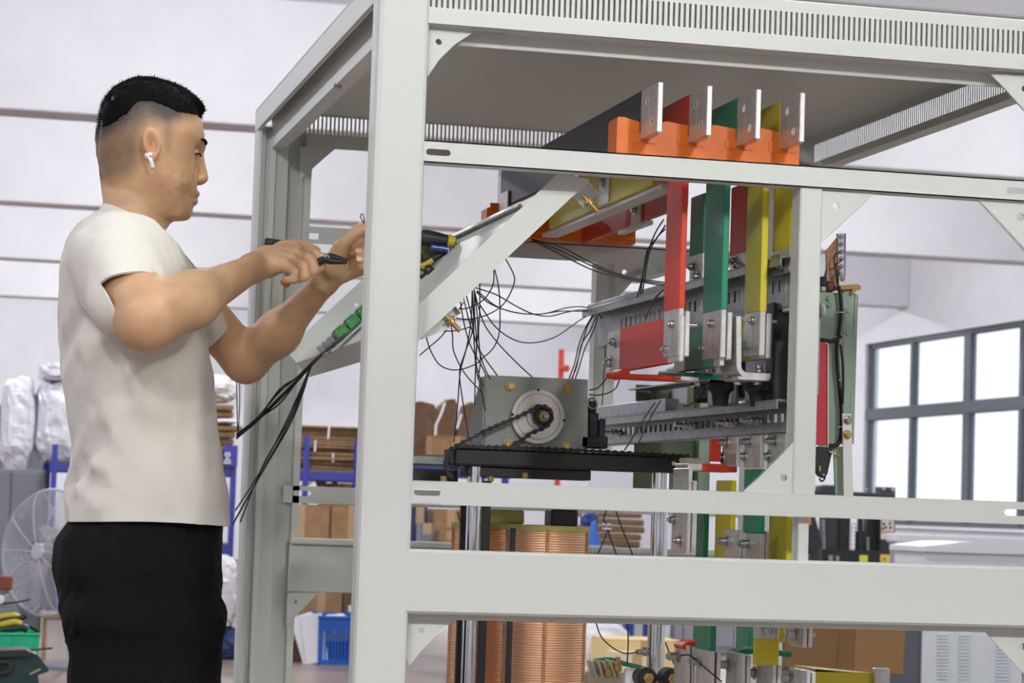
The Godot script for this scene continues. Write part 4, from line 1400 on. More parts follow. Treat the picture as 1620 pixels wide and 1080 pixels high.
func regulator() -> void:
	var s: SurfaceTool
	# base plate inside the cabinet carries the windings and columns
	s = mb()
	bb(s, Vector3(0.66, 0.15, -4.84), Vector3(1.66, 0.165, -3.57), 0.003)
	single("base_plate", s, M.galv, "galvanised floor plate low inside the cabinet, under the copper windings", "base plate")
	winding("large copper winding with a pale olive top rim, in front of its narrower neighbour", Vector3(1.075, 0.165, -4.27), 0.0739, 0.205, 0.9549, 0.014)
	winding("narrower copper winding behind the chrome column, left of the large one", Vector3(0.9916, 0.165, -4.42), 0.0561, 0.205, 0.9546, 0.012)
	# dark insulating bars that stand in front of the narrower winding
	for q in [[Vector3(0.9404, 0.4423, -4.212), Vector3(0.955, 1.0291, -4.2), "black insulating bar just right of the left chrome column"], [Vector3(0.9923, 0.4424, -4.212), Vector3(1.0013, 0.9485, -4.2), "thin black insulating bar at the left edge of the large winding"], [Vector3(0.9028, 0.4421, -4.212), Vector3(0.914, 1.0058, -4.2), "thin black insulating bar just left of the left chrome column"]]:
		s = mb()
		var lo: Vector3 = q[0]
		lo.y = 0.165
		bb(s, lo, q[1], 0.001)
		single("insulating_bar", s, M.black, q[2], "insulating bar")
	# chrome guide columns
	for q in [[0.9155, -4.16, 0.0122, "left chrome guide column, in front of the copper windings"], [1.2306, -4.1, 0.0147, "right chrome guide column, right of the hanging cables"]]:
		var o := thing("guide_column", q[3], "guide column", Vector3(q[0], 0.165, q[1]))
		s = mb()
		cyl(s, Vector3(q[0], 0.165, q[1]), Vector3(q[0], 1.053, q[1]), q[2], 28, 0.001)
		obj("shaft", s, M.chrome, o)
		s = mb()
		cyl(s, Vector3(q[0], 0.165, q[1]), Vector3(q[0], 0.19, q[1]), q[2] * 1.8, 24, 0.003)
		obj("collar", s, M.galv, o)
	# the black cross beam with its chain and sprocket
	var b := thing("cross_beam", "black steel cross beam carrying the drive chain along its top edge", "cross beam", Vector3(1.08, 1.05, -4.17))
	s = mb()
	bb(s, Vector3(0.874, 1.053, -4.2), Vector3(1.296, 1.0835, -4.14), 0.004)
	obj("beam", s, M.beam_black, b)
	s = mb()
	bb(s, Vector3(0.8665, 1.055, -4.155), Vector3(0.875, 1.08, -4.145), 0.001)
	bb(s, Vector3(0.8665, 1.055, -4.19), Vector3(0.875, 1.08, -4.18), 0.001)
	obj("fork", s, M.beam_black, b)
	s = mb()
	cyl(s, Vector3(1.2655, 1.0701, -4.139), Vector3(1.2643, 1.07, -4.135), 0.004, 8)
	obj("screw", s, M.steel, b)
	s = mb()
	bb(s, Vector3(0.9, 1.035, -4.21), Vector3(1.12, 1.053, -4.15), 0.002)
	obj("under_plate", s, M.beam_black, b)
	for q in [Vector3(0.9366, 1.0331, -4.13), Vector3(0.9964, 1.0406, -4.13), Vector3(0.855, 1.0302, -4.13)]:
		s = mb()
		cyl(s, q + Vector3(0, -0.006, 0), q + Vector3(0, 0.004, 0), 0.006, 6, 0.001)
		obj("nut", s, M.brass, b)
	var ch := thing("drive_chain", "black roller chain running from the motor sprocket round the beam end and along its top", "drive chain", Vector3(0.8673, 1.0534, -4.14))
	var loop := []
	for q in [[712, 716], [706, 728], [704, 740], [708, 754], [716, 760]]:
		pass
	loop = [Vector3(1.2898, 1.0836, -4.137), Vector3(1.1432, 1.0858, -4.137), Vector3(1.0302, 1.087, -4.137), Vector3(0.9186, 1.086, -4.137), Vector3(0.8788, 1.0856, -4.137), Vector3(0.8668, 1.0803, -4.137), Vector3(0.8596, 1.0671, -4.137), Vector3(0.8579, 1.0519, -4.137), Vector3(0.8628, 1.0392, -4.137), Vector3(0.8718, 1.0319, -4.137)]
	chain(ch, loop, 0.0066)
	loop = [Vector3(0.8765, 1.0861, -4.137), Vector3(0.9287, 1.1151, -4.137), Vector3(0.9781, 1.1377, -4.137), Vector3(1.0089, 1.1532, -4.137), Vector3(1.0177, 1.159, -4.137), Vector3(1.0277, 1.1605, -4.137), Vector3(1.0369, 1.1565, -4.137), Vector3(1.0428, 1.1469, -4.137), Vector3(1.042, 1.136, -4.137), Vector3(1.0356, 1.127, -4.137), Vector3(1.0268, 1.1212, -4.137), Vector3(1.0069, 1.1128, -4.137), Vector3(0.9916, 1.1002, -4.137), Vector3(0.9763, 1.092, -4.137)]
	chain(ch, loop, 0.0066)
	var sp := thing("sprocket", "black toothed idler sprocket at the left end of the cross beam", "sprocket", Vector3(0.8748, 1.056, -4.155))
	s = mb()
	var sc := Vector3(0.877, 1.0571, -4.155)
	cyl(s, sc, sc + Vector3(0, 0, 0.006), 0.011, 16, 0.001)
	for k in 14:
		var a := TAU * k / 14.0
		bx(s, sc + Vector3(cos(a), sin(a), 0) * 0.0115 + Vector3(0, 0, 0.003), Vector3(0.004, 0.003, 0.004), 0.0, Basis(Vector3(0, 0, 1), a))
	obj("wheel", s, M.black, sp)
	# chrome beam that runs away behind the post, and the pale plate under it
	s = mb()
	bb(s, Vector3(0.8184, 1.0537, -4.35), Vector3(0.9051, 1.0727, -4.3), 0.003)
	single("side_beam", s, M.galv, "pale metal side beam running behind the front post at chain height", "side beam")
	var dt := thing("side_tray", "dark steel tray under the pale side beam, behind the front post", "tray", Vector3(0.8803, 1.0388, -4.32))
	s = mb()
	bb(s, Vector3(0.8156, 1.0246, -4.36), Vector3(0.9121, 1.0468, -4.28), 0.002)
	obj("body", s, M.beam_black, dt)
	# motor bracket with its disc
	var m := thing("motor_bracket", "grey folded motor plate with a large turned metal disc, standing on the cross beam", "motor", Vector3(1.02, 1.084, -4.17))
	s = mb()
	prism(s, [Vector2(0.9307, 1.084), Vector2(1.1035, 1.084), Vector2(1.1145, 1.098), Vector2(1.1113, 1.2111), Vector2(0.9284, 1.2105)], along_z(-4.166), 0.006)
	obj("plate", s, M.motor_grey, m)
	s = mb()
	prism(s, [Vector2(-4.163, 1.084), Vector2(-4.33, 1.084), Vector2(-4.318, 1.084), Vector2(-4.19, 1.208), Vector2(-4.163, 1.208)], Transform3D(Basis(Vector3(0, 0, 1), Vector3(0, 1, 0), Vector3(-1, 0, 0)), Vector3(0.9305, 0, 0)), 0.004)
	obj("side_brace", s, M.motor_grey, m)
	s = mb()
	bb(s, Vector3(0.985, 1.1, -4.3), Vector3(1.09, 1.195, -4.166), 0.012)
	obj("motor_body", s, M.motor_grey, m)
	var dc := Vector3(1.0228, 1.1424, -4.16)
	s = mb()
	lathe(s, [Vector2(0.048, 0), Vector2(0.048, 0.006), Vector2(0.0465, 0.0075), Vector2(0.0405, 0.0075), Vector2(0.0395, 0.006), Vector2(0.038, 0.0068), Vector2(0.022, 0.0068), Vector2(0.02, 0.010), Vector2(0, 0.010)], dc, Vector3(0, 0, 1), 56)
	obj("disc", s, M.disc, m)
	for a in [1.6, -0.1, 3.1]:
		s = mb()
		cyl(s, dc + Vector3(cos(a), sin(a), 0) * 0.0462 + Vector3(0, 0, 0.006), dc + Vector3(cos(a), sin(a), 0) * 0.0462 + Vector3(0, 0, 0.0082), 0.0026, 8)
		obj("notch", s, M.black, m)
	var hb := Vector3(1.0282, 1.1424, -4.15)
	s = mb()
	cyl(s, hb + Vector3(0, 0, 0.004), hb + Vector3(0, 0, 0.012), 0.0155, 20, 0.002)
	for k in 13:
		var a := TAU * k / 13.0
		bx(s, hb + Vector3(cos(a), sin(a), 0) * 0.0165 + Vector3(0, 0, 0.009), Vector3(0.004, 0.004, 0.005), 0.0, Basis(Vector3(0, 0, 1), a))
	obj("sprocket", s, M.black, m)
	s = mb()
	cyl(s, hb + Vector3(0, 0, 0.012), hb + Vector3(0, 0, 0.019), 0.0098, 18, 0.001)
	torus(s, hb + Vector3(0, 0, 0.02), Vector3(0, 0, 1), 0.008, 0.0012, 20, 6)
	obj("collar", s, M.brass, m)
	s = mb()
	cyl(s, hb + Vector3(0.001, 0, 0.019), hb + Vector3(0.001, 0, 0.03), 0.005, 14, 0.001)
	obj("shaft", s, M.galv, m)
	for q in [Vector3(0.9727, 1.1929, -4.16), Vector3(1.0755, 1.193, -4.16), Vector3(0.9716, 1.0934, -4.16), Vector3(1.0753, 1.093, -4.16)]:
		s = mb()
		cyl(s, q, q + Vector3(0, 0, 0.003), 0.009, 16, 0.0006)
		cyl(s, q + Vector3(0, 0, 0.003), q + Vector3(0, 0, 0.009), 0.0066, 6, 0.001)
		obj("bolt", s, M.zinc_gold, m)
	# black limit switch block right of the motor
	var k2 := thing("limit_switch", "black limit switch block with a ring knob, right of the grey motor plate", "switch", Vector3(1.1322, 1.0929, -4.16))
	s = mb()
	bb(s, Vector3(1.1166, 1.0928, -4.205), Vector3(1.1349, 1.1545, -4.165), 0.003)
	obj("body", s, M.black, k2)
	s = mb()
	bb(s, Vector3(1.1364, 1.0957, -4.21), Vector3(1.1489, 1.1443, -4.17), 0.002)
	obj("cover", s, mat(rgb(40, 44, 58), 0.3), k2)
	s = mb()
	torus(s, Vector3(1.1233, 1.17, -4.17), Vector3(0.3, 0.2, 1), 0.0095, 0.002, 20, 6)
	obj("ring_knob", s, M.galv, k2)
	s = mb()
	cyl(s, Vector3(1.1254, 1.1549, -4.18), Vector3(1.1247, 1.1749, -4.18), 0.008, 10, 0.001)
	obj("stem", s, M.black, k2)
	s = mb()
	bb(s, Vector3(1.1035, 1.0917, -4.2), Vector3(1.1513, 1.1125, -4.16), 0.002)
	obj("foot", s, M.black, k2)
	# bracket and reels below the beam
	s = mb()
	bb(s, Vector3(1.0762, 0.9534, -4.3), Vector3(1.1259, 0.9836, -4.25), 0.003)
	single("black_block", s, M.black, "black insulating block hanging above the large copper winding", "insulating block")
	s = mb()
	bb(s, Vector3(0.9568, 0.9552, -4.35), Vector3(1.04, 0.9799, -4.3), 0.003)
	single("insulating_block", s, M.insul, "pale olive insulating block above the narrow copper winding", "insulating block")
	var rc := thing("cable_gland", "small zinc cable gland hanging under the cross beam among thin wires", "cable gland", Vector3(1.1437, 0.9566, -4.12))
	s = mb()
	cyl(s, Vector3(1.1423, 0.9641, -4.12), Vector3(1.1428, 0.949, -4.12), 0.004, 8, 0.0005)
	obj("stem", s, M.steel, rc)
	for y in [829, 836]:
		s = mb()
		var p: Vector3 = Vector3(1.1424, 0.9609, -4.12) if y == 829 else Vector3(1.1427, 0.9533, -4.12)
		cyl(s, p + Vector3(0, -0.002, 0), p + Vector3(0, 0.002, 0), 0.0085, 6, 0.0006)
		obj("nut", s, M.white_plastic, rc)
	var sn := thing("sensor", "cylindrical steel proximity sensor beside the right chrome column, low down", "sensor", Vector3(1.2089, 0.7458, -4.1))
	s = mb()
	cyl(s, Vector3(1.1954, 0.7444, -4.1), Vector3(1.2202, 0.746, -4.1), 0.0045, 12, 0.001)
	obj("barrel", s, M.galv, sn)
	s = mb()
	cyl(s, Vector3(1.2067, 0.7457, -4.1), Vector3(1.2123, 0.7458, -4.1), 0.008, 6, 0.001)
	obj("nut", s, M.steel, sn)
	s = mb()
	bb(s, Vector3(1.2171, 0.7362, -4.14), Vector3(1.233, 0.7513, -4.12), 0.001)
	obj("bracket", s, M.galv, sn)

# ---------- the green panel at the right ----------
func side_panel() -> void:
	var o := thing("panel_board", "sage green steel panel on edge right of the middle upright, with a black cable harness", "panel", Vector3(1.5168, 1.027, -4))
	var s := mb()
	prism(s, [Vector2(1.4746, 1.3703), Vector2(1.5403, 1.3716), Vector2(1.5342, 1.112), Vector2(1.5135, 1.1113), Vector2(1.5138, 1.1004), Vector2(1.4815, 1.1057)], along_z(-4.006), 0.006)
	obj("plate", s, M.green_panel, o)
	s = mb()
	prism(s, [Vector2(1.5391, 1.3715), Vector2(1.5444, 1.3707), Vector2(1.5445, 1.1124), Vector2(1.5353, 1.1121)], along_z(-4.04), 0.04)
	obj("edge_flange", s, M.green_panel, o)
	s = mb()
	prism(s, [Vector2(1.5438, 1.3707), Vector2(1.5473, 1.3698), Vector2(1.5463, 1.1125), Vector2(1.544, 1.1124)], along_z(-4.035), 0.03)
	obj("edge_seal", s, M.black, o)
	s = mb()
	prism(s, [Vector2(1.506, 1.1065), Vector2(1.522, 1.1072), Vector2(1.5265, 1.023), Vector2(1.5116, 1.0225)], along_z(-4.0), 0.005)
	obj("strut", s, M.green_panel, o)
	for q in [Vector3(1.4902, 1.3601, -3.998), Vector3(1.4917, 1.3482, -3.998), Vector3(1.5265, 1.3401, -3.998), Vector3(1.5262, 1.303, -3.998)]:
		s = mb()
		cyl(s, q, q + Vector3(0, 0, 0.004), 0.0038, 10, 0.001)
		obj("screw", s, M.steel, o)
	s = mb()
	for k in 26:
		var a := Vector3(1.521, 1.343, -3.996).lerp(Vector3(1.5183, 1.2666, -3.996), k / 25.0)
		bx(s, a, Vector3(0.005, 0.0018, 0.006), 0.0)
	bar(s, Vector3(1.5179, 1.3429, -3.997), Vector3(1.5153, 1.2665, -3.997), 0.008, 0.004, Vector3.RIGHT)
	obj("terminal_comb", s, M.galv, o)
	s = mb()
	cyl(s, Vector3(1.4728, 1.339, -3.99), Vector3(1.4786, 1.3393, -3.99), 0.013, 16, 0.003)
	obj("bushing", s, M.white_plastic, o)
	# harness
	s = mb()
	tube(s, curve([Vector3(1.5043, 1.3816, -3.985), Vector3(1.5082, 1.3622, -3.985), Vector3(1.5101, 1.3351, -3.985), Vector3(1.5065, 1.2969, -3.985), Vector3(1.5034, 1.2805, -3.985), Vector3(1.5056, 1.2426, -3.985), Vector3(1.5099, 1.2081, -3.985), Vector3(1.5144, 1.1672, -3.985), Vector3(1.5152, 1.1348, -3.985), Vector3(1.5101, 1.1108, -3.985), Vector3(1.4942, 1.107, -3.985)], 6), 0.0036, 8)
	obj("cable_harness", s, M.wire, o)
	s = mb()
	tube(s, curve([Vector3(1.4693, 1.2872, -3.98), Vector3(1.4831, 1.2857, -3.98), Vector3(1.4968, 1.2864, -3.98), Vector3(1.508, 1.2956, -3.98)], 5), 0.0036, 8)
	obj("cable_branch", s, M.wire, o)
	s = mb()
	tube(s, curve([Vector3(1.5065, 1.28, -3.975), Vector3(1.5107, 1.2532, -3.975), Vector3(1.5126, 1.2208, -3.975), Vector3(1.5126, 1.1776, -3.975)], 5), 0.0025, 8)
	obj("cable_branch", s, M.wire, o)
	for q in [Vector3(1.5078, 1.3361, -3.985), Vector3(1.5031, 1.2935, -3.985), Vector3(1.5119, 1.2201, -3.985), Vector3(1.5151, 1.1402, -3.985)]:
		s = mb()
		torus(s, q, Vector3.UP, 0.005, 0.001, 14, 6)
		obj("cable_tie", s, M.white_plastic, o)
	# pale strip with two bolts
	o = thing("metal_strip", "pale flat metal strip bolted upright at the foot of the green panel", "strip", Vector3(1.5225, 1.0272, -3.97))
	s = mb()
	prism(s, [Vector2(1.5111, 1.1623), Vector2(1.5259, 1.1629), Vector2(1.5272, 1.1565), Vector2(1.5341, 1.0222), Vector2(1.5169, 1.0216)], along_z(-3.974), 0.004)
	obj("strip", s, M.white_plastic, o)
	bolt(o, Vector3(1.5205, 1.1519, -3.97), Vector3(0, 0, 1), 0.0055, 0, M.steel)
	bolt(o, Vector3(1.52, 1.1271, -3.97), Vector3(0, 0, 1), 0.0055, 0, M.zinc_gold)
	# raspberry red insulating plates
	o = thing("insulating_plate", "raspberry red insulating plate with a pale rim, beside the middle upright", "insulating plate", Vector3(1.4697, 1.1055, -3.95))
	s = mb()
	prism(s, [Vector2(1.4459, 1.2811), Vector2(1.4697, 1.2811), Vector2(1.4744, 1.2771), Vector2(1.4788, 1.1069), Vector2(1.4505, 1.1069)], along_z(-3.97), 0.02)
	obj("plate", s, M.red_plastic, o)
	s = mb()
	tube(s, [Vector3(1.469, 1.2805, -3.948), Vector3(1.4736, 1.2758, -3.948), Vector3(1.478, 1.1068, -3.948)], 0.0011, 6)
	obj("pale_rim", s, M.white_plastic, o)
	o = thing("insulating_plate", "raspberry red insulating plate seen in the gap left of the middle upright", "insulating plate", Vector3(1.3416, 1.1015, -3.72))
	s = mb()
	bb(s, Vector3(1.328, 1.0816, -3.73), Vector3(1.3514, 1.4201, -3.72), 0.002)
	obj("plate", s, M.red_plastic, o)
	for k in 3:
		s = mb()
		var q: Vector3 = [Vector3(1.3262, 1.2456, -3.7), Vector3(1.3266, 1.2316, -3.7), Vector3(1.327, 1.2176, -3.7)][k]
		bx(s, q, Vector3(0.012, 0.02, 0.02), 0.002)
		obj("terminal", s, M.beige, o)
	# black latch below
	o = thing("latch", "black hooked latch with a green mark under the red insulating plate", "latch", Vector3(1.4745, 1.0523, -3.95))
	s = mb()
	prism(s, [Vector2(1.4562, 1.1039), Vector2(1.4879, 1.1029), Vector2(1.4789, 1.0577), Vector2(1.4723, 1.0511), Vector2(1.4654, 1.0551), Vector2(1.4572, 1.0676)], along_z(-3.965), 0.015)
	obj("body", s, M.black, o)
	s = mb()
	bb(s, Vector3(1.4632, 1.0626, -3.95), Vector3(1.4666, 1.0711, -3.948))
	obj("green_mark", s, mat(rgb(120, 190, 40), 0.5), o)
	s = mb()
	tube(s, curve([Vector3(1.4663, 1.0499, -3.955), Vector3(1.4709, 1.0457, -3.955), Vector3(1.4753, 1.0491, -3.955), Vector3(1.4774, 1.0577, -3.955)], 4), 0.0016, 6)
	obj("hook", s, M.black, o)
	s = mb()
	cyl(s, Vector3(1.4722, 1.0564, -3.95), Vector3(1.4703, 1.0563, -3.945), 0.0024, 8)
	obj("rivet", s, M.steel, o)
	s = mb()
	cyl(s, Vector3(1.4794, 1.0961, -3.945), Vector3(1.4947, 1.0892, -3.94), 0.002, 6)
	cyl(s, Vector3(1.4897, 1.0922, -3.945), Vector3(1.4947, 1.0892, -3.94), 0.0034, 8, 0.001)
	obj("brass_valve", s, M.brass, o)
	# copper terminal plate with a strip of screws
	o = thing("terminal_plate", "reddish copper terminal plate with a white strip of screws, standing above the green panel", "terminal plate", Vector3(1.5117, 1.3848, -4.02))
	s = mb()
	prism(s, [Vector2(1.4939, 1.4453), Vector2(1.5198, 1.4776), Vector2(1.5221, 1.3854), Vector2(1.4955, 1.3839)], along_z(-4.026), 0.006)
	obj("plate", s, M.copper_flat, o)
	s = mb()
	prism(s, [Vector2(1.5114, 1.475), Vector2(1.5218, 1.4767), Vector2(1.5241, 1.3868), Vector2(1.5137, 1.3841)], along_z(-4.022), 0.01)
	obj("screw_strip", s, M.white_plastic, o)
	s = mb()
	prism(s, [Vector2(1.5226, 1.4759), Vector2(1.5255, 1.476), Vector2(1.5262, 1.4025), Vector2(1.5245, 1.4002)], along_z(-4.022), 0.01)
	obj("edge_strip", s, mat(rgb(130, 120, 190), 0.5), o)
	for p in [Vector3(1.5162, 1.4698, -4.01), Vector3(1.5165, 1.4566, -4.01), Vector3(1.5168, 1.4435, -4.01), Vector3(1.5172, 1.4314, -4.01), Vector3(1.5175, 1.4183, -4.01), Vector3(1.5166, 1.4062, -4.01), Vector3(1.5203, 1.3976, -4.01)]:
		s = mb()
		cyl(s, p, p + Vector3(0, 0, 0.003), 0.0042, 10, 0.0005)
		bx(s, p + Vector3(0, 0, 0.004), Vector3(0.006, 0.0022, 0.003))
		obj("screw", s, M.steel, o)
	s = mb()
	tube(s, [Vector3(1.5119, 1.4423, -4), Vector3(1.5005, 1.4361, -4), Vector3(1.4995, 1.4306, -4), Vector3(1.5036, 1.4068, -4), Vector3(1.5076, 1.3851, -4)], 0.0013, 6)
	tube(s, [Vector3(1.5134, 1.4292, -4), Vector3(1.5101, 1.4235, -4), Vector3(1.5021, 1.4198, -4)], 0.0013, 6)
	tube(s, [Vector3(1.5127, 1.4128, -4), Vector3(1.5081, 1.4103, -4), Vector3(1.5088, 1.383, -4)], 0.0016, 6)
	obj("lead", s, M.wire, o, true)
	# gold clamp under it
	o = thing("gold_clamp", "gold coloured folded clamp on the top edge of the green panel", "clamp", Vector3(1.5275, 1.3731, -4))
	s = mb()
	prism(s, [Vector2(1.5004, 1.3818), Vector2(1.5395, 1.3871), Vector2(1.5465, 1.3842), Vector2(1.5467, 1.3777), Vector2(1.5398, 1.3762), Vector2(1.533, 1.3704), Vector2(1.5284, 1.3702), Vector2(1.5316, 1.378), Vector2(1.5006, 1.3752)], along_z(-4.03), 0.04)
	obj("strip", s, M.brass, o)
	s = mb()
	bb(s, Vector3(1.5183, 1.3708, -4.02), Vector3(1.5321, 1.3784, -4), 0.001)
	obj("foot", s, M.beige, o)
	o = thing("connector_cluster", "small cluster of dark and red-brown connectors left of the copper terminal plate", "connector", Vector3(1.4883, 1.3732, -4))
	s = mb()
	bb(s, Vector3(1.4764, 1.3816, -4.02), Vector3(1.4879, 1.398, -4), 0.002)
	obj("body", s, M.black, o)
	s = mb()
	bb(s, Vector3(1.4863, 1.371, -4.015), Vector3(1.5023, 1.3906, -3.995), 0.004)
	obj("brown_block", s, mat(rgb(96, 52, 40), 0.5), o)
	s = mb()
	bb(s, Vector3(1.4749, 1.3713, -4.015), Vector3(1.4864, 1.3811, -3.995), 0.002)
	obj("grey_block", s, M.galv, o)
	s = mb()
	tube(s, [Vector3(1.4873, 1.4114, -4), Vector3(1.4831, 1.3969, -4), Vector3(1.481, 1.3881, -4)], 0.0012, 6)
	obj("lead", s, M.wire, o)

# ---------- loose wires ----------
func wire(label: String, pts: Array, r := 0.0011, group := "", m: Material = null) -> MeshInstance3D:
	var s := mb()
	tube(s, curve(pts, 6), r, 6)
	return single("wire", s, M.wire if m == null else m, label, "wire", group)

func wires() -> void:
	var G := "thin black wires hanging under the sloping tray"
	var lab := "thin black wire hanging in the tangle under the sloping tray"
	var list := [
		[Vector3(0.8712, 1.3802, -3.8), Vector3(0.8853, 1.3579, -3.8), Vector3(0.89, 1.341, -3.8), Vector3(0.8806, 1.3154, -3.8), Vector3(0.8668, 1.2976, -3.8), Vector3(0.8417, 1.2833, -3.8), Vector3(0.8164, 1.2771, -3.8), Vector3(0.798, 1.2781, -3.8)],
		[Vector3(0.861, 1.3623, -3.82), Vector3(0.8692, 1.3315, -3.82), Vector3(0.8725, 1.2963, -3.82), Vector3(0.8727, 1.2611, -3.82), Vector3(0.8653, 1.2376, -3.82), Vector3(0.8514, 1.2218, -3.82)],
		[Vector3(0.8555, 1.3593, -3.8), Vector3(0.8553, 1.3342, -3.8), Vector3(0.8408, 1.3093, -3.8), Vector3(0.8158, 1.295, -3.8), Vector3(0.7904, 1.2907, -3.8)],
		[Vector3(0.8303, 1.334, -3.84), Vector3(0.8341, 1.2857, -3.84), Vector3(0.8365, 1.2454, -3.84), Vector3(0.8408, 1.2103, -3.84), Vector3(0.8535, 1.1736, -3.84)],
		[Vector3(0.8379, 1.332, -3.86), Vector3(0.8405, 1.2874, -3.86), Vector3(0.8452, 1.2419, -3.86), Vector3(0.8447, 1.1963, -3.86), Vector3(0.8454, 1.1457, -3.86)],
		[Vector3(0.8337, 1.336, -3.8), Vector3(0.8352, 1.293, -3.8), Vector3(0.8346, 1.253, -3.8), Vector3(0.839, 1.2132, -3.8), Vector3(0.836, 1.1831, -3.8)],
		[Vector3(0.8162, 1.3186, -3.82), Vector3(0.8266, 1.2839, -3.82), Vector3(0.8318, 1.254, -3.82), Vector3(0.843, 1.2285, -3.82), Vector3(0.872, 1.1916, -3.82)],
		[Vector3(0.8165, 1.3151, -3.84), Vector3(0.8282, 1.2753, -3.84), Vector3(0.843, 1.2376, -3.84), Vector3(0.8544, 1.2059, -3.84), Vector3(0.8654, 1.1862, -3.84)],
		[Vector3(0.8032, 1.3054, -3.8), Vector3(0.8116, 1.2668, -3.8), Vector3(0.823, 1.2344, -3.8), Vector3(0.8392, 1.2082, -3.8), Vector3(0.8501, 1.1877, -3.8)],
		[Vector3(0.8314, 1.3272, -3.83), Vector3(0.8487, 1.2756, -3.83), Vector3(0.8757, 1.2416, -3.83), Vector3(0.9077, 1.2119, -3.83), Vector3(0.9312, 1.1927, -3.83)],
		[Vector3(0.8263, 1.3242, -3.82), Vector3(0.826, 1.2739, -3.82), Vector3(0.8202, 1.2334, -3.82), Vector3(0.8114, 1.1929, -3.82), Vector3(0.8091, 1.1428, -3.82), Vector3(0.8051, 1.0827, -3.82)],
		[Vector3(0.8371, 1.322, -3.85), Vector3(0.8359, 1.2662, -3.85), Vector3(0.8239, 1.2252, -3.85), Vector3(0.8168, 1.1945, -3.85), Vector3(0.8247, 1.1445, -3.85), Vector3(0.8347, 1.0945, -3.85)],
		[Vector3(0.8083, 1.3036, -3.8), Vector3(0.7959, 1.281, -3.8), Vector3(0.7767, 1.2501, -3.8), Vector3(0.7571, 1.2313, -3.8), Vector3(0.7414, 1.2166, -3.8)],
		[Vector3(0.7942, 1.278, -3.83), Vector3(0.7991, 1.2531, -3.83), Vector3(0.8021, 1.2271, -3.83), Vector3(0.8207, 1.1938, -3.83), Vector3(0.8495, 1.1649, -3.83)],
		[Vector3(0.7485, 1.2462, -3.79), Vector3(0.7574, 1.2228, -3.79), Vector3(0.7733, 1.2017, -3.79), Vector3(0.7988, 1.1959, -3.79), Vector3(0.8289, 1.2063, -3.79), Vector3(0.8447, 1.2209, -3.79)],
		[Vector3(0.8284, 1.2686, -3.83), Vector3(0.8182, 1.2641, -3.83), Vector3(0.8009, 1.2602, -3.83), Vector3(0.7846, 1.2584, -3.83)],
		[Vector3(0.8405, 1.3179, -3.86), Vector3(0.8464, 1.2674, -3.86), Vector3(0.8442, 1.2114, -3.86), Vector3(0.8537, 1.1764, -3.86), Vector3(0.8634, 1.1363, -3.86)],
	]
	for p in list:
		wire(lab, p, 0.00105, G)
	G = "long wires looping from the tray to the rear upright"
	var which := ["second from top", "topmost", "third from top", "sagging lowest"]
	var wk := 0
	for p in [
		[Vector3(0.8269, 1.3276, -3.8), Vector3(0.895, 1.3318, -3.95), Vector3(0.9662, 1.3265, -4.1), Vector3(1.0209, 1.3232, -4.2), Vector3(1.087, 1.3334, -4.35), Vector3(1.155, 1.3543, -4.5), Vector3(1.2251, 1.3734, -4.65), Vector3(1.2775, 1.3799, -4.74)],
		[Vector3(0.8301, 1.3228, -3.8), Vector3(0.8956, 1.313, -3.95), Vector3(0.9688, 1.3157, -4.1), Vector3(1.0627, 1.3333, -4.3), Vector3(1.1547, 1.3627, -4.5), Vector3(1.2249, 1.3795, -4.65), Vector3(1.2774, 1.3824, -4.74)],
		[Vector3(0.8335, 1.3225, -3.82), Vector3(0.8848, 1.3166, -3.95), Vector3(0.9576, 1.3173, -4.1), Vector3(1.0511, 1.3316, -4.3), Vector3(1.1487, 1.3564, -4.5), Vector3(1.2749, 1.3785, -4.74)],
		[Vector3(0.8404, 1.3017, -3.82), Vector3(0.8968, 1.2777, -3.95), Vector3(0.9648, 1.269, -4.1), Vector3(1.0348, 1.2767, -4.25), Vector3(1.1254, 1.3045, -4.45), Vector3(1.2194, 1.3508, -4.65), Vector3(1.2749, 1.3785, -4.74)],
	]:
		wire("long black wire looping from tray to rear upright, %s of four" % which[wk], p, 0.00115, G)
		wk += 1
	G = "wires dropping from the rear upright behind the motor"
	which = ["leftmost", "second from left", "third from left", "rightmost"]
	wk = 0
	for p in [
		[Vector3(1.2746, 1.3809, -4.72), Vector3(1.2549, 1.3485, -4.72), Vector3(1.2406, 1.3101, -4.72), Vector3(1.2328, 1.2722, -4.72), Vector3(1.221, 1.2379, -4.72)],
		[Vector3(1.276, 1.3784, -4.72), Vector3(1.2599, 1.355, -4.72), Vector3(1.2481, 1.3168, -4.72), Vector3(1.239, 1.2788, -4.72), Vector3(1.2286, 1.2408, -4.72)],
		[Vector3(1.276, 1.3772, -4.72), Vector3(1.2641, 1.3426, -4.72), Vector3(1.2458, 1.3104, -4.72), Vector3(1.2369, 1.2661, -4.72), Vector3(1.2249, 1.2356, -4.72)],
		[Vector3(1.2799, 1.3761, -4.72), Vector3(1.2682, 1.3366, -4.72), Vector3(1.2525, 1.3019, -4.72), Vector3(1.2409, 1.2601, -4.72), Vector3(1.2327, 1.2359, -4.72)],
	]:
		wire("black wire dropping from the rear upright behind the motor plate, %s of four" % which[wk], p, 0.0013, G)
		wk += 1
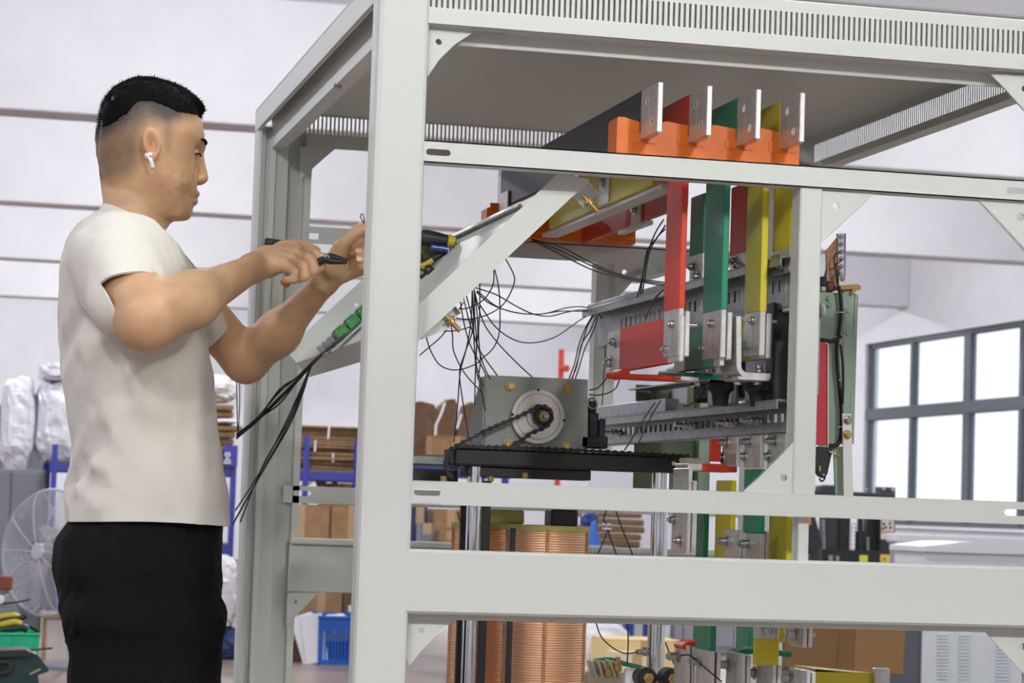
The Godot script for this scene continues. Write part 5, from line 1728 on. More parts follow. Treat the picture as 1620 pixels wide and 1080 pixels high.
	for q in [
		["black wire arching from the upright over the upper rail", [Vector3(1.268, 1.3766, -4.7), Vector3(1.283, 1.3924, -4.7), Vector3(1.2996, 1.4008, -4.7), Vector3(1.31, 1.4013, -4.7)]],
		["black wire arching low from the upright over the upper rail", [Vector3(1.2706, 1.3742, -4.7), Vector3(1.2845, 1.3875, -4.7), Vector3(1.2972, 1.3931, -4.7), Vector3(1.3063, 1.3923, -4.7)]],
		["black wire running down the front of the grey rear upright", [Vector3(1.2773, 1.3671, -4.7), Vector3(1.287, 1.3488, -4.7), Vector3(1.2897, 1.3051, -4.7), Vector3(1.2878, 1.2425, -4.7), Vector3(1.2859, 1.1801, -4.7)]],
		["black wire looping from the red strap to the limit switch", [Vector3(1.1375, 1.2074, -4.05), Vector3(1.1313, 1.1921, -4.05), Vector3(1.116, 1.1828, -4.05), Vector3(1.0994, 1.1789, -4.05), Vector3(1.085, 1.1793, -4.05)]],
		["black wire looping lower from the red strap behind the motor", [Vector3(1.1343, 1.2204, -4.1), Vector3(1.1235, 1.2046, -4.1), Vector3(1.1126, 1.1933, -4.1), Vector3(1.0981, 1.1894, -4.1)]],
		["black wire crossing the lower rail, left of its twin", [Vector3(1.0679, 1.1492, -3.6), Vector3(1.0527, 1.1265, -3.6), Vector3(1.0385, 1.102, -3.6), Vector3(1.0224, 1.0755, -3.6)]],
		["black wire crossing the lower rail, right of its twin", [Vector3(1.0778, 1.1534, -3.6), Vector3(1.0645, 1.1317, -3.6), Vector3(1.0514, 1.1034, -3.6), Vector3(1.0421, 1.082, -3.6)]],
		["black wire bending over the upper rail beside the red bar", [Vector3(1.1066, 1.3315, -3.7), Vector3(1.0946, 1.3189, -3.7), Vector3(1.0839, 1.2986, -3.7), Vector3(1.0793, 1.2835, -3.7)]],
		["short black cable hooked under the green strap", [Vector3(1.1942, 1.1848, -3.75), Vector3(1.1873, 1.1684, -3.75), Vector3(1.174, 1.1578, -3.75), Vector3(1.1606, 1.1522, -3.75)]],
		["black wire running down left of the chrome column foot, looping", [Vector3(1.1095, 0.7947, -4.05), Vector3(1.1202, 0.7705, -4.05), Vector3(1.1429, 0.7519, -4.05), Vector3(1.1631, 0.7448, -4.05), Vector3(1.1831, 0.7474, -4.05)]],
		["thin black wire hanging by the loop at the foot of the chrome column", [Vector3(1.1638, 0.7959, -4.05), Vector3(1.1668, 0.7694, -4.05), Vector3(1.1665, 0.7428, -4.05), Vector3(1.1659, 0.7268, -4.05)]],
		["black wire slanting over the bare plates at the bottom", [Vector3(1.138, 0.7653, -3.66), Vector3(1.1522, 0.7665, -3.66), Vector3(1.1677, 0.7562, -3.66), Vector3(1.1886, 0.7401, -3.66), Vector3(1.2063, 0.7268, -3.66)]],
		["black wire slanting behind the chrome column to the insulators", [Vector3(1.1872, 0.7723, -3.9), Vector3(1.1953, 0.7529, -3.9), Vector3(1.2068, 0.7295, -3.9), Vector3(1.2161, 0.7071, -3.9)]],
		["wire hanging from the cable gland, leftmost", [Vector3(1.1383, 0.9513, -4.1), Vector3(1.1342, 0.9382, -4.1), Vector3(1.129, 0.9251, -4.1), Vector3(1.1207, 0.9054, -4.1)]],
		["wire hanging from the cable gland, middle", [Vector3(1.1394, 0.9513, -4.1), Vector3(1.1444, 0.9363, -4.1), Vector3(1.1517, 0.9193, -4.1), Vector3(1.1566, 0.9064, -4.1)]],
		["wire hanging from the cable gland to the right column", [Vector3(1.1519, 0.9842, -4.1), Vector3(1.1617, 0.9607, -4.1), Vector3(1.1713, 0.9393, -4.1), Vector3(1.1859, 0.9073, -4.1)]],
		["thick wire rising from the cable gland to the cross beam", [Vector3(1.1361, 0.9858, -4.1), Vector3(1.133, 0.9771, -4.1), Vector3(1.131, 0.9684, -4.1), Vector3(1.1368, 0.9621, -4.1)]],
		["thin wire from the cross beam, beside the left chrome column", [Vector3(0.8962, 0.973, -4.2), Vector3(0.9, 0.96, -4.2), Vector3(0.9048, 0.9514, -4.2), Vector3(0.9076, 0.9351, -4.2)]],
	]:
		wire(q[0], q[1], 0.0012)
	for q in [
		["long black wire from the rear insulator to the red bar, uppermost of three", [Vector3(1.0999, 1.496, -4.56), Vector3(1.1321, 1.4704, -4.45), Vector3(1.1538, 1.4274, -4.3), Vector3(1.1573, 1.3889, -4.1), Vector3(1.1164, 1.3446, -3.72)]],
		["long black wire from the rear insulator to the red bar, middle of three", [Vector3(1.0999, 1.4948, -4.56), Vector3(1.1323, 1.4633, -4.45), Vector3(1.154, 1.4228, -4.3), Vector3(1.1574, 1.3867, -4.1), Vector3(1.1165, 1.3416, -3.72)]],
		["long black wire from the rear insulator to the red bar, lowest of three", [Vector3(1.1, 1.4936, -4.56), Vector3(1.1326, 1.4562, -4.45), Vector3(1.1542, 1.4159, -4.3), Vector3(1.1574, 1.3845, -4.1), Vector3(1.1166, 1.3386, -3.72)]],
		["black wire dropping from the red flat bar to the upper rail, left strand", [Vector3(1.1629, 1.4667, -3.9), Vector3(1.1484, 1.4417, -3.9), Vector3(1.1375, 1.4096, -3.9), Vector3(1.129, 1.3673, -3.9), Vector3(1.1213, 1.3356, -3.9)]],
		["black wire dropping from the red flat bar to the upper rail, middle strand", [Vector3(1.1665, 1.4575, -3.9), Vector3(1.1509, 1.4335, -3.9), Vector3(1.1363, 1.4138, -3.9), Vector3(1.1309, 1.3779, -3.9), Vector3(1.1266, 1.34, -3.9)]],
		["black wire dropping from the red flat bar to the upper rail, right strand", [Vector3(1.1607, 1.4487, -3.88), Vector3(1.147, 1.4344, -3.88), Vector3(1.1338, 1.4075, -3.88), Vector3(1.1275, 1.3656, -3.88), Vector3(1.124, 1.3404, -3.88)]],
	]:
		wire(q[0], q[1], 0.0013)
	# the harness that leaves the tray's lower end
	G = "black wires leaving the low end of the tray in a slanting bunch"
	lab = "black wire in the slanting bunch between the tray and the worker"
	for k in 6:
		var d := Vector3(0, 0.004 * (k % 3) - 0.004, 0.004 * (k / 3))
		wire(lab, [Vector3(0.6351, 1.2485, -3.8853) + d * 0.5, Vector3(0.642, 1.2289, -4.2) + d * 0.5, Vector3(0.6103, 1.1915, -4.22) + d, Vector3(0.5816, 1.1583, -4.24) + d * (1.2 + 0.5 * k), Vector3(0.5475, 1.1204, -4.26) + d * (1.0 - 0.3 * k), Vector3(0.5172, 1.0912, -4.28) + d], 0.0016, G)
	G = "black wires drooping from the tray's low end past the post"
	lab = "black wire drooping steeply from the tray's low end past the post"
	var ends := [Vector3(0.5105, 0.9627, -4.2), Vector3(0.5199, 0.9438, -4.2), Vector3(0.5136, 0.9476, -4.22), Vector3(0.5072, 0.9391, -4.2)]
	var mids := [Vector3(0.5508, 1.0317, -4.2), Vector3(0.5538, 1.0393, -4.2), Vector3(0.5456, 1.0111, -4.22), Vector3(0.5511, 1.0242, -4.2)]
	for k in 4:
		wire(lab, [Vector3(0.6301, 1.2434, -3.8724), Vector3(0.6281, 1.2192, -4.15), Vector3(0.6083, 1.1677, -4.17) + Vector3(0.002 * k, 0, 0), Vector3(0.586, 1.1111, -4.18) + Vector3(0.003 * k, 0, 0), mids[k], ends[k]], 0.0013, G)
	for q in [["thin wire hanging straight behind the elbow, left of two", [Vector3(0.5395, 1.2005, -4.5), Vector3(0.5426, 1.1545, -4.5), Vector3(0.5456, 1.1085, -4.5)]], ["thin wire hanging straight behind the elbow, right of two", [Vector3(0.5453, 1.2008, -4.5), Vector3(0.5472, 1.1547, -4.5), Vector3(0.547, 1.1028, -4.5)]]]:
		wire(q[0], q[1], 0.001)
	wire("frayed blue-black wire end held up above the left hand", [Vector3(0.7082, 1.4331, -4.12), Vector3(0.7021, 1.451, -4.12), Vector3(0.6974, 1.4594, -4.12), Vector3(0.6928, 1.4667, -4.12), Vector3(0.6959, 1.4722, -4.12), Vector3(0.6995, 1.4638, -4.12), Vector3(0.6986, 1.4573, -4.12)], 0.0009, "", mat(rgb(40, 40, 80), 0.5))


# ---------- the worker ----------
# Meshes the zero level of f (negative inside) as surface nets; returns [points, triangles].
func nets(f: Callable, lo: Vector3, hi: Vector3, h: float) -> Array:
	var nx := int((hi.x - lo.x) / h) + 2
	var ny := int((hi.y - lo.y) / h) + 2
	var nz := int((hi.z - lo.z) / h) + 2
	var v := PackedFloat32Array()
	v.resize(nx * ny * nz)
	var sx := 1
	var sy := nx
	var sz := nx * ny
	const K := 5
	var half := h * (K - 1) * 0.5
	var reach := half * 1.75 + h * 1.5
	for bz in range(0, nz, K):
		for by in range(0, ny, K):
			for bx_ in range(0, nx, K):
				var c := lo + Vector3(bx_, by, bz) * h + Vector3.ONE * half
				var d: float = f.call(c)
				var far := absf(d) > reach
				for z in range(bz, mini(bz + K, nz)):
					for y in range(by, mini(by + K, ny)):
						var at := bx_ + y * sy + z * sz
						for x in range(bx_, mini(bx_ + K, nx)):
							v[at] = d if far else f.call(lo + Vector3(x, y, z) * h)
							at += 1
	var pts := PackedVector3Array()
	var ids := {}
	var tris := PackedInt32Array()
	var edges := [[0, sx], [sy, sx + sy], [sz, sx + sz], [sy + sz, sx + sy + sz], [0, sy], [sx, sx + sy], [sz, sy + sz], [sx + sz, sx + sy + sz], [0, sz], [sx, sx + sz], [sy, sy + sz], [sx + sy, sx + sy + sz]]
	var offs := {0: Vector3(0, 0, 0), sx: Vector3(1, 0, 0), sy: Vector3(0, 1, 0), sx + sy: Vector3(1, 1, 0), sz: Vector3(0, 0, 1), sx + sz: Vector3(1, 0, 1), sy + sz: Vector3(0, 1, 1), sx + sy + sz: Vector3(1, 1, 1)}
	for z in nz - 1:
		for y in ny - 1:
			var at := y * sy + z * sz
			for x in nx - 1:
				var s0 := v[at] < 0.0
				if s0 != (v[at + sx] < 0.0) or s0 != (v[at + sy] < 0.0) or s0 != (v[at + sz] < 0.0) or s0 != (v[at + sx + sy] < 0.0) or s0 != (v[at + sx + sz] < 0.0) or s0 != (v[at + sy + sz] < 0.0) or s0 != (v[at + sx + sy + sz] < 0.0):
					var sum := Vector3.ZERO
					var k := 0
					for e in edges:
						var a := v[at + e[0]]
						var b := v[at + e[1]]
						if (a < 0.0) != (b < 0.0):
							sum += (offs[e[0]] as Vector3).lerp(offs[e[1]], a / (a - b))
							k += 1
					ids[at] = pts.size()
					pts.append(lo + (Vector3(x, y, z) + sum / k) * h)
				at += 1
	for at in ids:
		var inside := v[at] < 0.0
		var z: int = at / sz
		var y: int = (at - z * sz) / sy
		var x: int = at % nx
		for q in [[sx, sy, sz, y > 0 and z > 0], [sy, sz, sx, z > 0 and x > 0], [sz, sx, sy, x > 0 and y > 0]]:
			if not q[3] or inside == (v[at + q[0]] < 0.0):
				continue
			if not (ids.has(at - q[1]) and ids.has(at - q[2]) and ids.has(at - q[1] - q[2])):
				continue
			var a: int = ids[at]
			var b: int = ids[at - q[1]]
			var c: int = ids[at - q[1] - q[2]]
			var d: int = ids[at - q[2]]
			if inside:
				tris.append_array([a, b, c, a, c, d])
			else:
				tris.append_array([a, c, b, a, d, c])
	return [pts, tris]

# Adds a net to a SurfaceTool with smooth normals, a colour per point, and an optional clip (kept where clip < 0).
func emit_net(s: SurfaceTool, net: Array, color = null, clip = null, hem := 0.004) -> void:
	var pts: PackedVector3Array = net[0]
	var tris: PackedInt32Array = net[1]
	var nn := PackedVector3Array()
	nn.resize(pts.size())
	for i in range(0, tris.size(), 3):
		var a := tris[i]
		var b := tris[i + 1]
		var c := tris[i + 2]
		var n := (pts[b] - pts[a]).cross(pts[c] - pts[a])
		nn[a] += n
		nn[b] += n
		nn[c] += n
	var flip := 0.0
	for i in pts.size():
		nn[i] = nn[i].normalized()
	var cols := PackedColorArray()
	var use_col: bool = color != null
	if use_col:
		for i in pts.size():
			cols.append(color.call(pts[i], nn[i]))
	var cl := PackedFloat32Array()
	var use_clip: bool = clip != null
	if use_clip:
		for p in pts:
			cl.append(clip.call(p))
	for i in range(0, tris.size(), 3):
		var t := [tris[i], tris[i + 1], tris[i + 2]]
		if use_clip and (cl[t[0]] >= 0 or cl[t[1]] >= 0 or cl[t[2]] >= 0):
			if cl[t[0]] >= 0 and cl[t[1]] >= 0 and cl[t[2]] >= 0:
				continue
			var poly := []
			var cut := []
			for k in 3:
				var a: int = t[k]
				var b: int = t[(k + 1) % 3]
				if cl[a] < 0:
					poly.append([pts[a], nn[a]])
				if (cl[a] < 0) != (cl[b] < 0):
					var w := cl[a] / (cl[a] - cl[b])
					var q := [pts[a].lerp(pts[b], w), nn[a].lerp(nn[b], w).normalized()]
					poly.append(q)
					cut.append(q)
			for k in range(1, poly.size() - 1):
				trin(s, poly[0][0], poly[k][0], poly[k + 1][0], poly[0][1], poly[k][1], poly[k + 1][1])
			if cut.size() == 2:
				quad(s, cut[0][0], cut[1][0], cut[1][0] - cut[1][1] * hem, cut[0][0] - cut[0][1] * hem)
			continue
		for k in [0, 2, 1]:
			if use_col:
				s.set_color(cols[t[k]])
			s.set_normal(nn[t[k]])
			s.add_vertex(pts[t[k]])

func smin(a: float, b: float, k: float) -> float:
	var h := maxf(k - absf(a - b), 0.0) / k
	return minf(a, b) - h * h * k * 0.25

func cap(p: Vector3, a: Vector3, b: Vector3, ra: float, rb: float) -> float:
	var ab := b - a
	var t := clampf((p - a).dot(ab) / ab.length_squared(), 0.0, 1.0)
	return p.distance_to(a + ab * t) - lerpf(ra, rb, t)

func sd_poly(poly: PackedVector2Array, p: Vector2) -> float:
	var d := 1e9
	var inside := false
	var j := poly.size() - 1
	for i in poly.size():
		var a := poly[i]
		var b := poly[j]
		var e := b - a
		var w := p - a
		var q := w - e * clampf(w.dot(e) / e.length_squared(), 0.0, 1.0)
		d = minf(d, q.length_squared())
		if (a.y > p.y) != (b.y > p.y) and p.x < (b.x - a.x) * (p.y - a.y) / (b.y - a.y) + a.x:
			inside = not inside
		j = i
	return sqrt(d) * (1.0 if inside else -1.0)

# A map of distances to a polygon (positive inside) that can be read between its points.
func dist_map(poly: PackedVector2Array, lo: Vector2, hi: Vector2, h: float) -> Dictionary:
	var nx := int((hi.x - lo.x) / h) + 2
	var ny := int((hi.y - lo.y) / h) + 2
	var a := PackedFloat32Array()
	a.resize(nx * ny)
	for y in ny:
		for x in nx:
			a[y * nx + x] = sd_poly(poly, lo + Vector2(x, y) * h)
	return {"a": a, "nx": nx, "ny": ny, "lo": lo, "h": h}

func read_map(m: Dictionary, x: float, y: float) -> float:
	var u: float = clampf((x - m.lo.x) / m.h, 0.0, m.nx - 1.001)
	var w: float = clampf((y - m.lo.y) / m.h, 0.0, m.ny - 1.001)
	var i := int(u)
	var j := int(w)
	u -= i
	w -= j
	var a: PackedFloat32Array = m.a
	var k: int = j * m.nx + i
	return lerpf(lerpf(a[k], a[k + 1], u), lerpf(a[k + m.nx], a[k + m.nx + 1], u), w)

# A body of ellipse slices: rows of [y, x back, x front, z centre, z half width], from low to high.
func slices(p: Vector3, rows: Array) -> float:
	var n := rows.size()
	var y := clampf(p.y, rows[0][0], rows[n - 1][0])
	var i := 0
	while i < n - 2 and rows[i + 1][0] < y:
		i += 1
	var a: Array = rows[i]
	var b: Array = rows[i + 1]
	var t: float = (y - a[0]) / (b[0] - a[0])
	t = t * t * (3.0 - 2.0 * t) * 0.5 + t * 0.5
	var xb := lerpf(a[1], b[1], t)
	var xf := lerpf(a[2], b[2], t)
	var rx := (xf - xb) * 0.5
	var rz := lerpf(a[4], b[4], t)
	var dx := (p.x - (xb + xf) * 0.5) / rx
	var dz := (p.z - lerpf(a[3], b[3], t)) / rz
	# a squarish ellipse
	var r := pow(pow(absf(dx), 2.3) + pow(absf(dz), 2.3), 1.0 / 2.3)
	var d := (r - 1.0) * minf(rx, rz)
	var dy := absf(p.y - y)
	if dy > 0.0:
		return sqrt(maxf(d, 0.0) * maxf(d, 0.0) + dy * dy) if d > 0 else dy
	return d

func poly2(pts: Array) -> PackedVector2Array:
	var o := PackedVector2Array()
	for p in pts:
		o.append(p)
	return o

func worker() -> void:
	var zc := -4.15
	var root := thing("person", "young man with short black hair, white T-shirt, black trousers, wiring the cabinet with raised arms", "person", Vector3(0.3635, 0, zc))
	# ----- skeleton -----
	var shR := Vector3(0.2711, 1.3709, -3.985)
	var elR := Vector3(0.3211, 1.2514, -3.83)
	var triA := Vector3(0.2763, 1.3263, -3.935)
	var triB := Vector3(0.3111, 1.248, -3.86)
	var fmR := Vector3(0.3897, 1.2919, -3.88)
	var wrR := Vector3(0.499, 1.3583, -4)
	var shL := Vector3(0.386, 1.3726, -4.31)
	var elL := Vector3(0.5382, 1.2268, -4.36)
	var fmL := Vector3(0.5853, 1.2748, -4.3)
	var wrL := Vector3(0.649, 1.36, -4.2)
	var neck0 := Vector3(0.314, 1.4271, -4.15)
	var neck1 := Vector3(0.3168, 1.5092, -4.15)
	# right hand closed on the pliers
	var handR := [
		[Vector3(0.499, 1.3583, -4), Vector3(0.5272, 1.3739, -4.03), 0.023, 0.024],
		[Vector3(0.5272, 1.3739, -4.03), Vector3(0.5753, 1.3966, -4.065), 0.021, 0.015],
		[Vector3(0.5251, 1.3728, -4.03), Vector3(0.5713, 1.3863, -4.035), 0.021, 0.0145],
		[Vector3(0.5218, 1.3696, -4.02), Vector3(0.5612, 1.3736, -4.005), 0.02, 0.0135],
		[Vector3(0.5206, 1.3666, -4.01), Vector3(0.5504, 1.3639, -3.985), 0.018, 0.012],
	]
	var fingR := [
		[Vector3(0.576, 1.3982, -4.07), Vector3(0.6069, 1.3993, -4.085), Vector3(0.6225, 1.388, -4.08), Vector3(0.6194, 1.3721, -4.07), 0.0098],
		[Vector3(0.5742, 1.3869, -4.04), Vector3(0.6004, 1.3814, -4.045), Vector3(0.6066, 1.3645, -4.04), Vector3(0.5915, 1.3549, -4.035), 0.0098],
		[Vector3(0.5629, 1.3751, -4.01), Vector3(0.5842, 1.3659, -4.01), Vector3(0.5861, 1.35, -4.005), Vector3(0.5714, 1.3454, -4.01), 0.0094],
		[Vector3(0.5504, 1.3649, -3.985), Vector3(0.5653, 1.3544, -3.985), Vector3(0.5648, 1.342, -3.985), Vector3(0.5521, 1.3407, -3.99), 0.0082],
		[Vector3(0.5301, 1.3858, -4.055), Vector3(0.5577, 1.405, -4.085), Vector3(0.5891, 1.4119, -4.105), Vector3(0.618, 1.4033, -4.11), 0.0105],
	]
	# left hand: thumb and first finger pinch a wire, the others curl in the palm
	var handL := [
		[Vector3(0.649, 1.36, -4.2), Vector3(0.6685, 1.3882, -4.185), 0.022, 0.024],
		[Vector3(0.6685, 1.3882, -4.185), Vector3(0.7152, 1.4387, -4.205), 0.021, 0.015],
		[Vector3(0.6715, 1.3888, -4.19), Vector3(0.7247, 1.4216, -4.205), 0.021, 0.0145],
		[Vector3(0.6728, 1.3845, -4.19), Vector3(0.7236, 1.4041, -4.195), 0.02, 0.0135],
		[Vector3(0.67, 1.3773, -4.185), Vector3(0.715, 1.387, -4.18), 0.018, 0.012],
		[Vector3(0.6543, 1.3806, -4.17), Vector3(0.6683, 1.4164, -4.15), 0.017, 0.0165],
	]
	var fingL := [
		[Vector3(0.712, 1.4352, -4.205), Vector3(0.6963, 1.4481, -4.2), Vector3(0.7077, 1.4577, -4.16), Vector3(0.7112, 1.4591, -4.13), 0.0098],
		[Vector3(0.7269, 1.4228, -4.205), Vector3(0.7437, 1.422, -4.175), Vector3(0.7223, 1.4131, -4.14), Vector3(0.6952, 1.4083, -4.14), 0.0098],
		[Vector3(0.7258, 1.4054, -4.195), Vector3(0.7404, 1.4012, -4.165), Vector3(0.7221, 1.3964, -4.135), Vector3(0.697, 1.395, -4.135), 0.0094],
		[Vector3(0.7161, 1.3871, -4.18), Vector3(0.7283, 1.3844, -4.155), Vector3(0.7152, 1.3815, -4.13), Vector3(0.6994, 1.3837, -4.14), 0.0082],
		[Vector3(0.662, 1.4025, -4.155), Vector3(0.6699, 1.4226, -4.135), Vector3(0.6882, 1.4389, -4.125), Vector3(0.7084, 1.453, -4.125), 0.0108],
	]
	var hands := func(p: Vector3, palm: Array, fingers: Array) -> float:
		var d := 1e9
		for q in palm:
			d = smin(d, cap(p, q[0], q[1], q[2], q[3]), 0.012)
		for k in 5:
			var q: Array = fingers[k]
			var r: float = q[4]
			var e := minf(cap(p, q[0], q[1], r * 1.12, r), minf(cap(p, q[1], q[2], r, r * 0.93), cap(p, q[2], q[3], r * 0.93, r * 0.8)))
			d = smin(d, e, 0.005)
		return d
	var arms := func(p: Vector3) -> float:
		var d := cap(p, shR, elR, 0.05, 0.044)
		d = smin(d, cap(p, triA, triB, 0.041, 0.04), 0.02)
		d = smin(d, cap(p, elR, fmR, 0.042, 0.041), 0.02)
		d = smin(d, cap(p, fmR, wrR, 0.040, 0.0225), 0.03)
		d = smin(d, cap(p, handR[0][0], handR[0][1], handR[0][2], handR[0][3]), 0.012)
		var e := cap(p, shL, elL, 0.046, 0.037)
		e = smin(e, cap(p, elL, fmL, 0.0365, 0.035), 0.02)
		e = smin(e, cap(p, fmL, wrL, 0.034, 0.0215), 0.03)
		e = smin(e, cap(p, handL[0][0], handL[0][1], handL[0][2], handL[0][3]), 0.012)
		return minf(d, e)
	var torso_rows := [
		[0.9299, 0.2248, 0.4959, zc, 0.178],
		[0.9875, 0.2276, 0.4873, zc, 0.176],
		[1.0504, 0.2299, 0.4763, zc, 0.172],
		[1.1135, 0.222, 0.4652, zc, 0.172],
		[1.1766, 0.212, 0.4541, zc, 0.178],
		[1.2399, 0.2019, 0.4441, zc, 0.186],
		[1.3033, 0.196, 0.4266, zc, 0.19],
		[1.3562, 0.1967, 0.4054, zc, 0.186],
		[1.3965, 0.2053, 0.3857, zc, 0.165],
		[1.4283, 0.2225, 0.3707, zc, 0.12],
		[1.4517, 0.2505, 0.3571, zc, 0.07],
	]
	# ----- skin: arms, neck, chest (under the shirt), head and hands in one mesh -----
	var skin := mb()
	var base := Color(0.60, 0.385, 0.21)
	var tint_noise := FastNoiseLite.new()
	tint_noise.seed = 5
	tint_noise.frequency = 22.0
	var tone := func(p: Vector3, _n: Vector3) -> Color:
		var t := tint_noise.get_noise_3dv(p)
		var c := base.lerp(Color(0.53, 0.27, 0.17), clampf(0.25 + t * 0.6, 0, 0.6))
		return c
	var body := func(p: Vector3) -> float:
		var d: float = arms.call(p)
		d = smin(d, cap(p, neck0, neck1, 0.054, 0.051), 0.03)
		d = smin(d, slices(p, torso_rows) + 0.022, 0.03)
		return d
	var lo := Vector3(0.1908, 0.93, -4.45)
	var hi := Vector3(0.6905, 1.4744, -3.74)
	var hands_clip := func(p: Vector3) -> float:
		# the hands have nets of their own from the wrist on
		var r := (p - wrR).dot((wrR - fmR).normalized()) - 0.004
		var l := (p - wrL).dot((wrL - fmL).normalized()) - 0.004
		if p.z < -4.1 and p.x < 0.62:
			r = -1.0
		if p.distance_to(wrR) > 0.2:
			r = -1.0
		if p.distance_to(wrL) > 0.16:
			l = -1.0
		if p.distance_to(wrR) < p.distance_to(wrL):
			return r
		return l
	emit_skin(skin, nets(body, lo, hi, 0.0085), tone, hands_clip)
	var fR := func(p: Vector3) -> float:
		return smin(arms.call(p), hands.call(p, handR, fingR), 0.004)
	var fL := func(p: Vector3) -> float:
		return smin(arms.call(p), hands.call(p, handL, fingL), 0.004)
	emit_skin(skin, nets(fR, wrR + Vector3(-0.035, -0.05, -0.15), wrR + Vector3(0.135, 0.07, 0.05), 0.0032), tone, func(p: Vector3) -> float: return -((p - wrR).dot((wrR - fmR).normalized()) + 0.0))
	emit_skin(skin, nets(fL, wrL + Vector3(-0.035, -0.04, -0.06), wrL + Vector3(0.125, 0.125, 0.1), 0.0032), tone, func(p: Vector3) -> float: return -((p - wrL).dot((wrL - fmL).normalized()) + 0.0))
	head(root, skin, tone)
	var so := obj("body", skin, M.skin, root)
	so.set_meta("label", "skin of face, neck, arms and hands")
	# nails
	for q in [[fingL[4], Vector3(0.1, 0.6, 0.8)], [fingL[1], Vector3(-0.3, 0.2, 0.9)], [fingL[2], Vector3(-0.3, 0.1, 0.9)]]:
		var f: Array = q[0]
		var d: Vector3 = (f[3] - f[2]).normalized()
		var up: Vector3 = (q[1] as Vector3)
		up = (up - d * up.dot(d)).normalized()
		var s := mb()
		bx(s, f[3] + up * (f[4] * 0.78) + d * 0.001, Vector3(0.011, 0.0014, 0.0085), 0.0006, Basis(d, up, d.cross(up)))
		obj("nail", s, mat(rgb(226, 178, 156), 0.35), root)
	shirt(root, torso_rows, shR, elR, shL, elL, neck0)
	trousers(root)
	# the tool in the right hand
	var t := thing("pliers", "pliers with black jaws and orange-and-black handles in the worker's right hand", "pliers", Vector3(0.626, 1.3888, -4.075))
	for q in [[[Vector3(0.6264, 1.3901, -4.078), Vector3(0.6123, 1.3999, -4.1), Vector3(0.5843, 1.4069, -4.1), Vector3(0.5575, 1.4106, -4.1), Vector3(0.5351, 1.4115, -4.1)], 0], [[Vector3(0.6241, 1.3854, -4.062), Vector3(0.6064, 1.3743, -4.055), Vector3(0.5878, 1.3648, -4.055), Vector3(0.5713, 1.3544, -4.055), Vector3(0.5612, 1.3423, -4.055)], 1]]:
		var s := mb()
		tube(s, curve(q[0], 5), 0.0062, 10, 0.0075)
		obj("handle", s, M.tool_black, t)
		s = mb()
		var pts: Array = q[0]
		var d: Vector3 = (pts[4] - pts[3]).normalized()
		cyl(s, pts[4] - d * 0.008, pts[4] + d * 0.006, 0.0082, 12, 0.002)
		obj("grip_end", s, M.tool_black if q[1] == 0 else M.tool_orange, t)
	var s2 := mb()
	cyl(s2, Vector3(0.6296, 1.3899, -4.085), Vector3(0.6255, 1.3872, -4.058), 0.0085, 16, 0.001)
	obj("pivot", s2, M.steel, t)
	s2 = mb()
	tube(s2, [Vector3(0.6285, 1.3903, -4.078), Vector3(0.6402, 1.392, -4.078), Vector3(0.6542, 1.3896, -4.078), Vector3(0.6671, 1.3871, -4.078)], 0.007, 8, 0.003)
	obj("jaw", s2, M.black, t)
	s2 = mb()
	tube(s2, [Vector3(0.6262, 1.3855, -4.062), Vector3(0.638, 1.383, -4.062), Vector3(0.6518, 1.3827, -4.062), Vector3(0.6635, 1.3833, -4.062)], 0.007, 8, 0.003)
	obj("jaw", s2, M.black, t)
	# earbud
	t = thing("earbud", "white wireless earbud in the man's right ear", "earbud", Vector3(0.3295, 1.541, -4.07))
	s2 = mb()
	lathe(s2, [Vector2(0, -0.006), Vector2(0.004, -0.0052), Vector2(0.0062, -0.002), Vector2(0.0062, 0.002), Vector2(0.004, 0.0052), Vector2(0, 0.006)], Vector3(0.3281, 1.5409, -4.066), Vector3(0.3, 0, 1), 16)
	obj("bud", s2, M.white_plastic, t)
	s2 = mb()
	tube(s2, curve([Vector3(0.3283, 1.5399, -4.062), Vector3(0.3321, 1.5315, -4.06), Vector3(0.3359, 1.5205, -4.062)], 4), 0.0033, 12)
	obj("stem", s2, M.white_plastic, t)
	s2 = mb()
	cyl(s2, Vector3(0.3359, 1.5205, -4.062), Vector3(0.3366, 1.518, -4.062), 0.0034, 12)
	obj("tip_ring", s2, M.galv, t)
	s2 = mb()
	bx(s2, Vector3(0.3307, 1.5375, -4.0585), Vector3(0.003, 0.005, 0.001), 0.0004, Basis(Vector3(0, 0, 1), 0.4))
	obj("vent", s2, M.black, t)

func emit_skin(s: SurfaceTool, net: Array, tone: Callable, clip) -> void:
	# colours need every vertex: clip whole triangles, the nets overlap a little at the joints
	var pts: PackedVector3Array = net[0]
	var tris: PackedInt32Array = net[1]
	if clip != null:
		var keep := PackedInt32Array()
		for i in range(0, tris.size(), 3):
			if clip.call((pts[tris[i]] + pts[tris[i + 1]] + pts[tris[i + 2]]) / 3.0) < 0.006:
				keep.append_array([tris[i], tris[i + 1], tris[i + 2]])
		tris = keep
	emit_net(s, [pts, tris], tone)

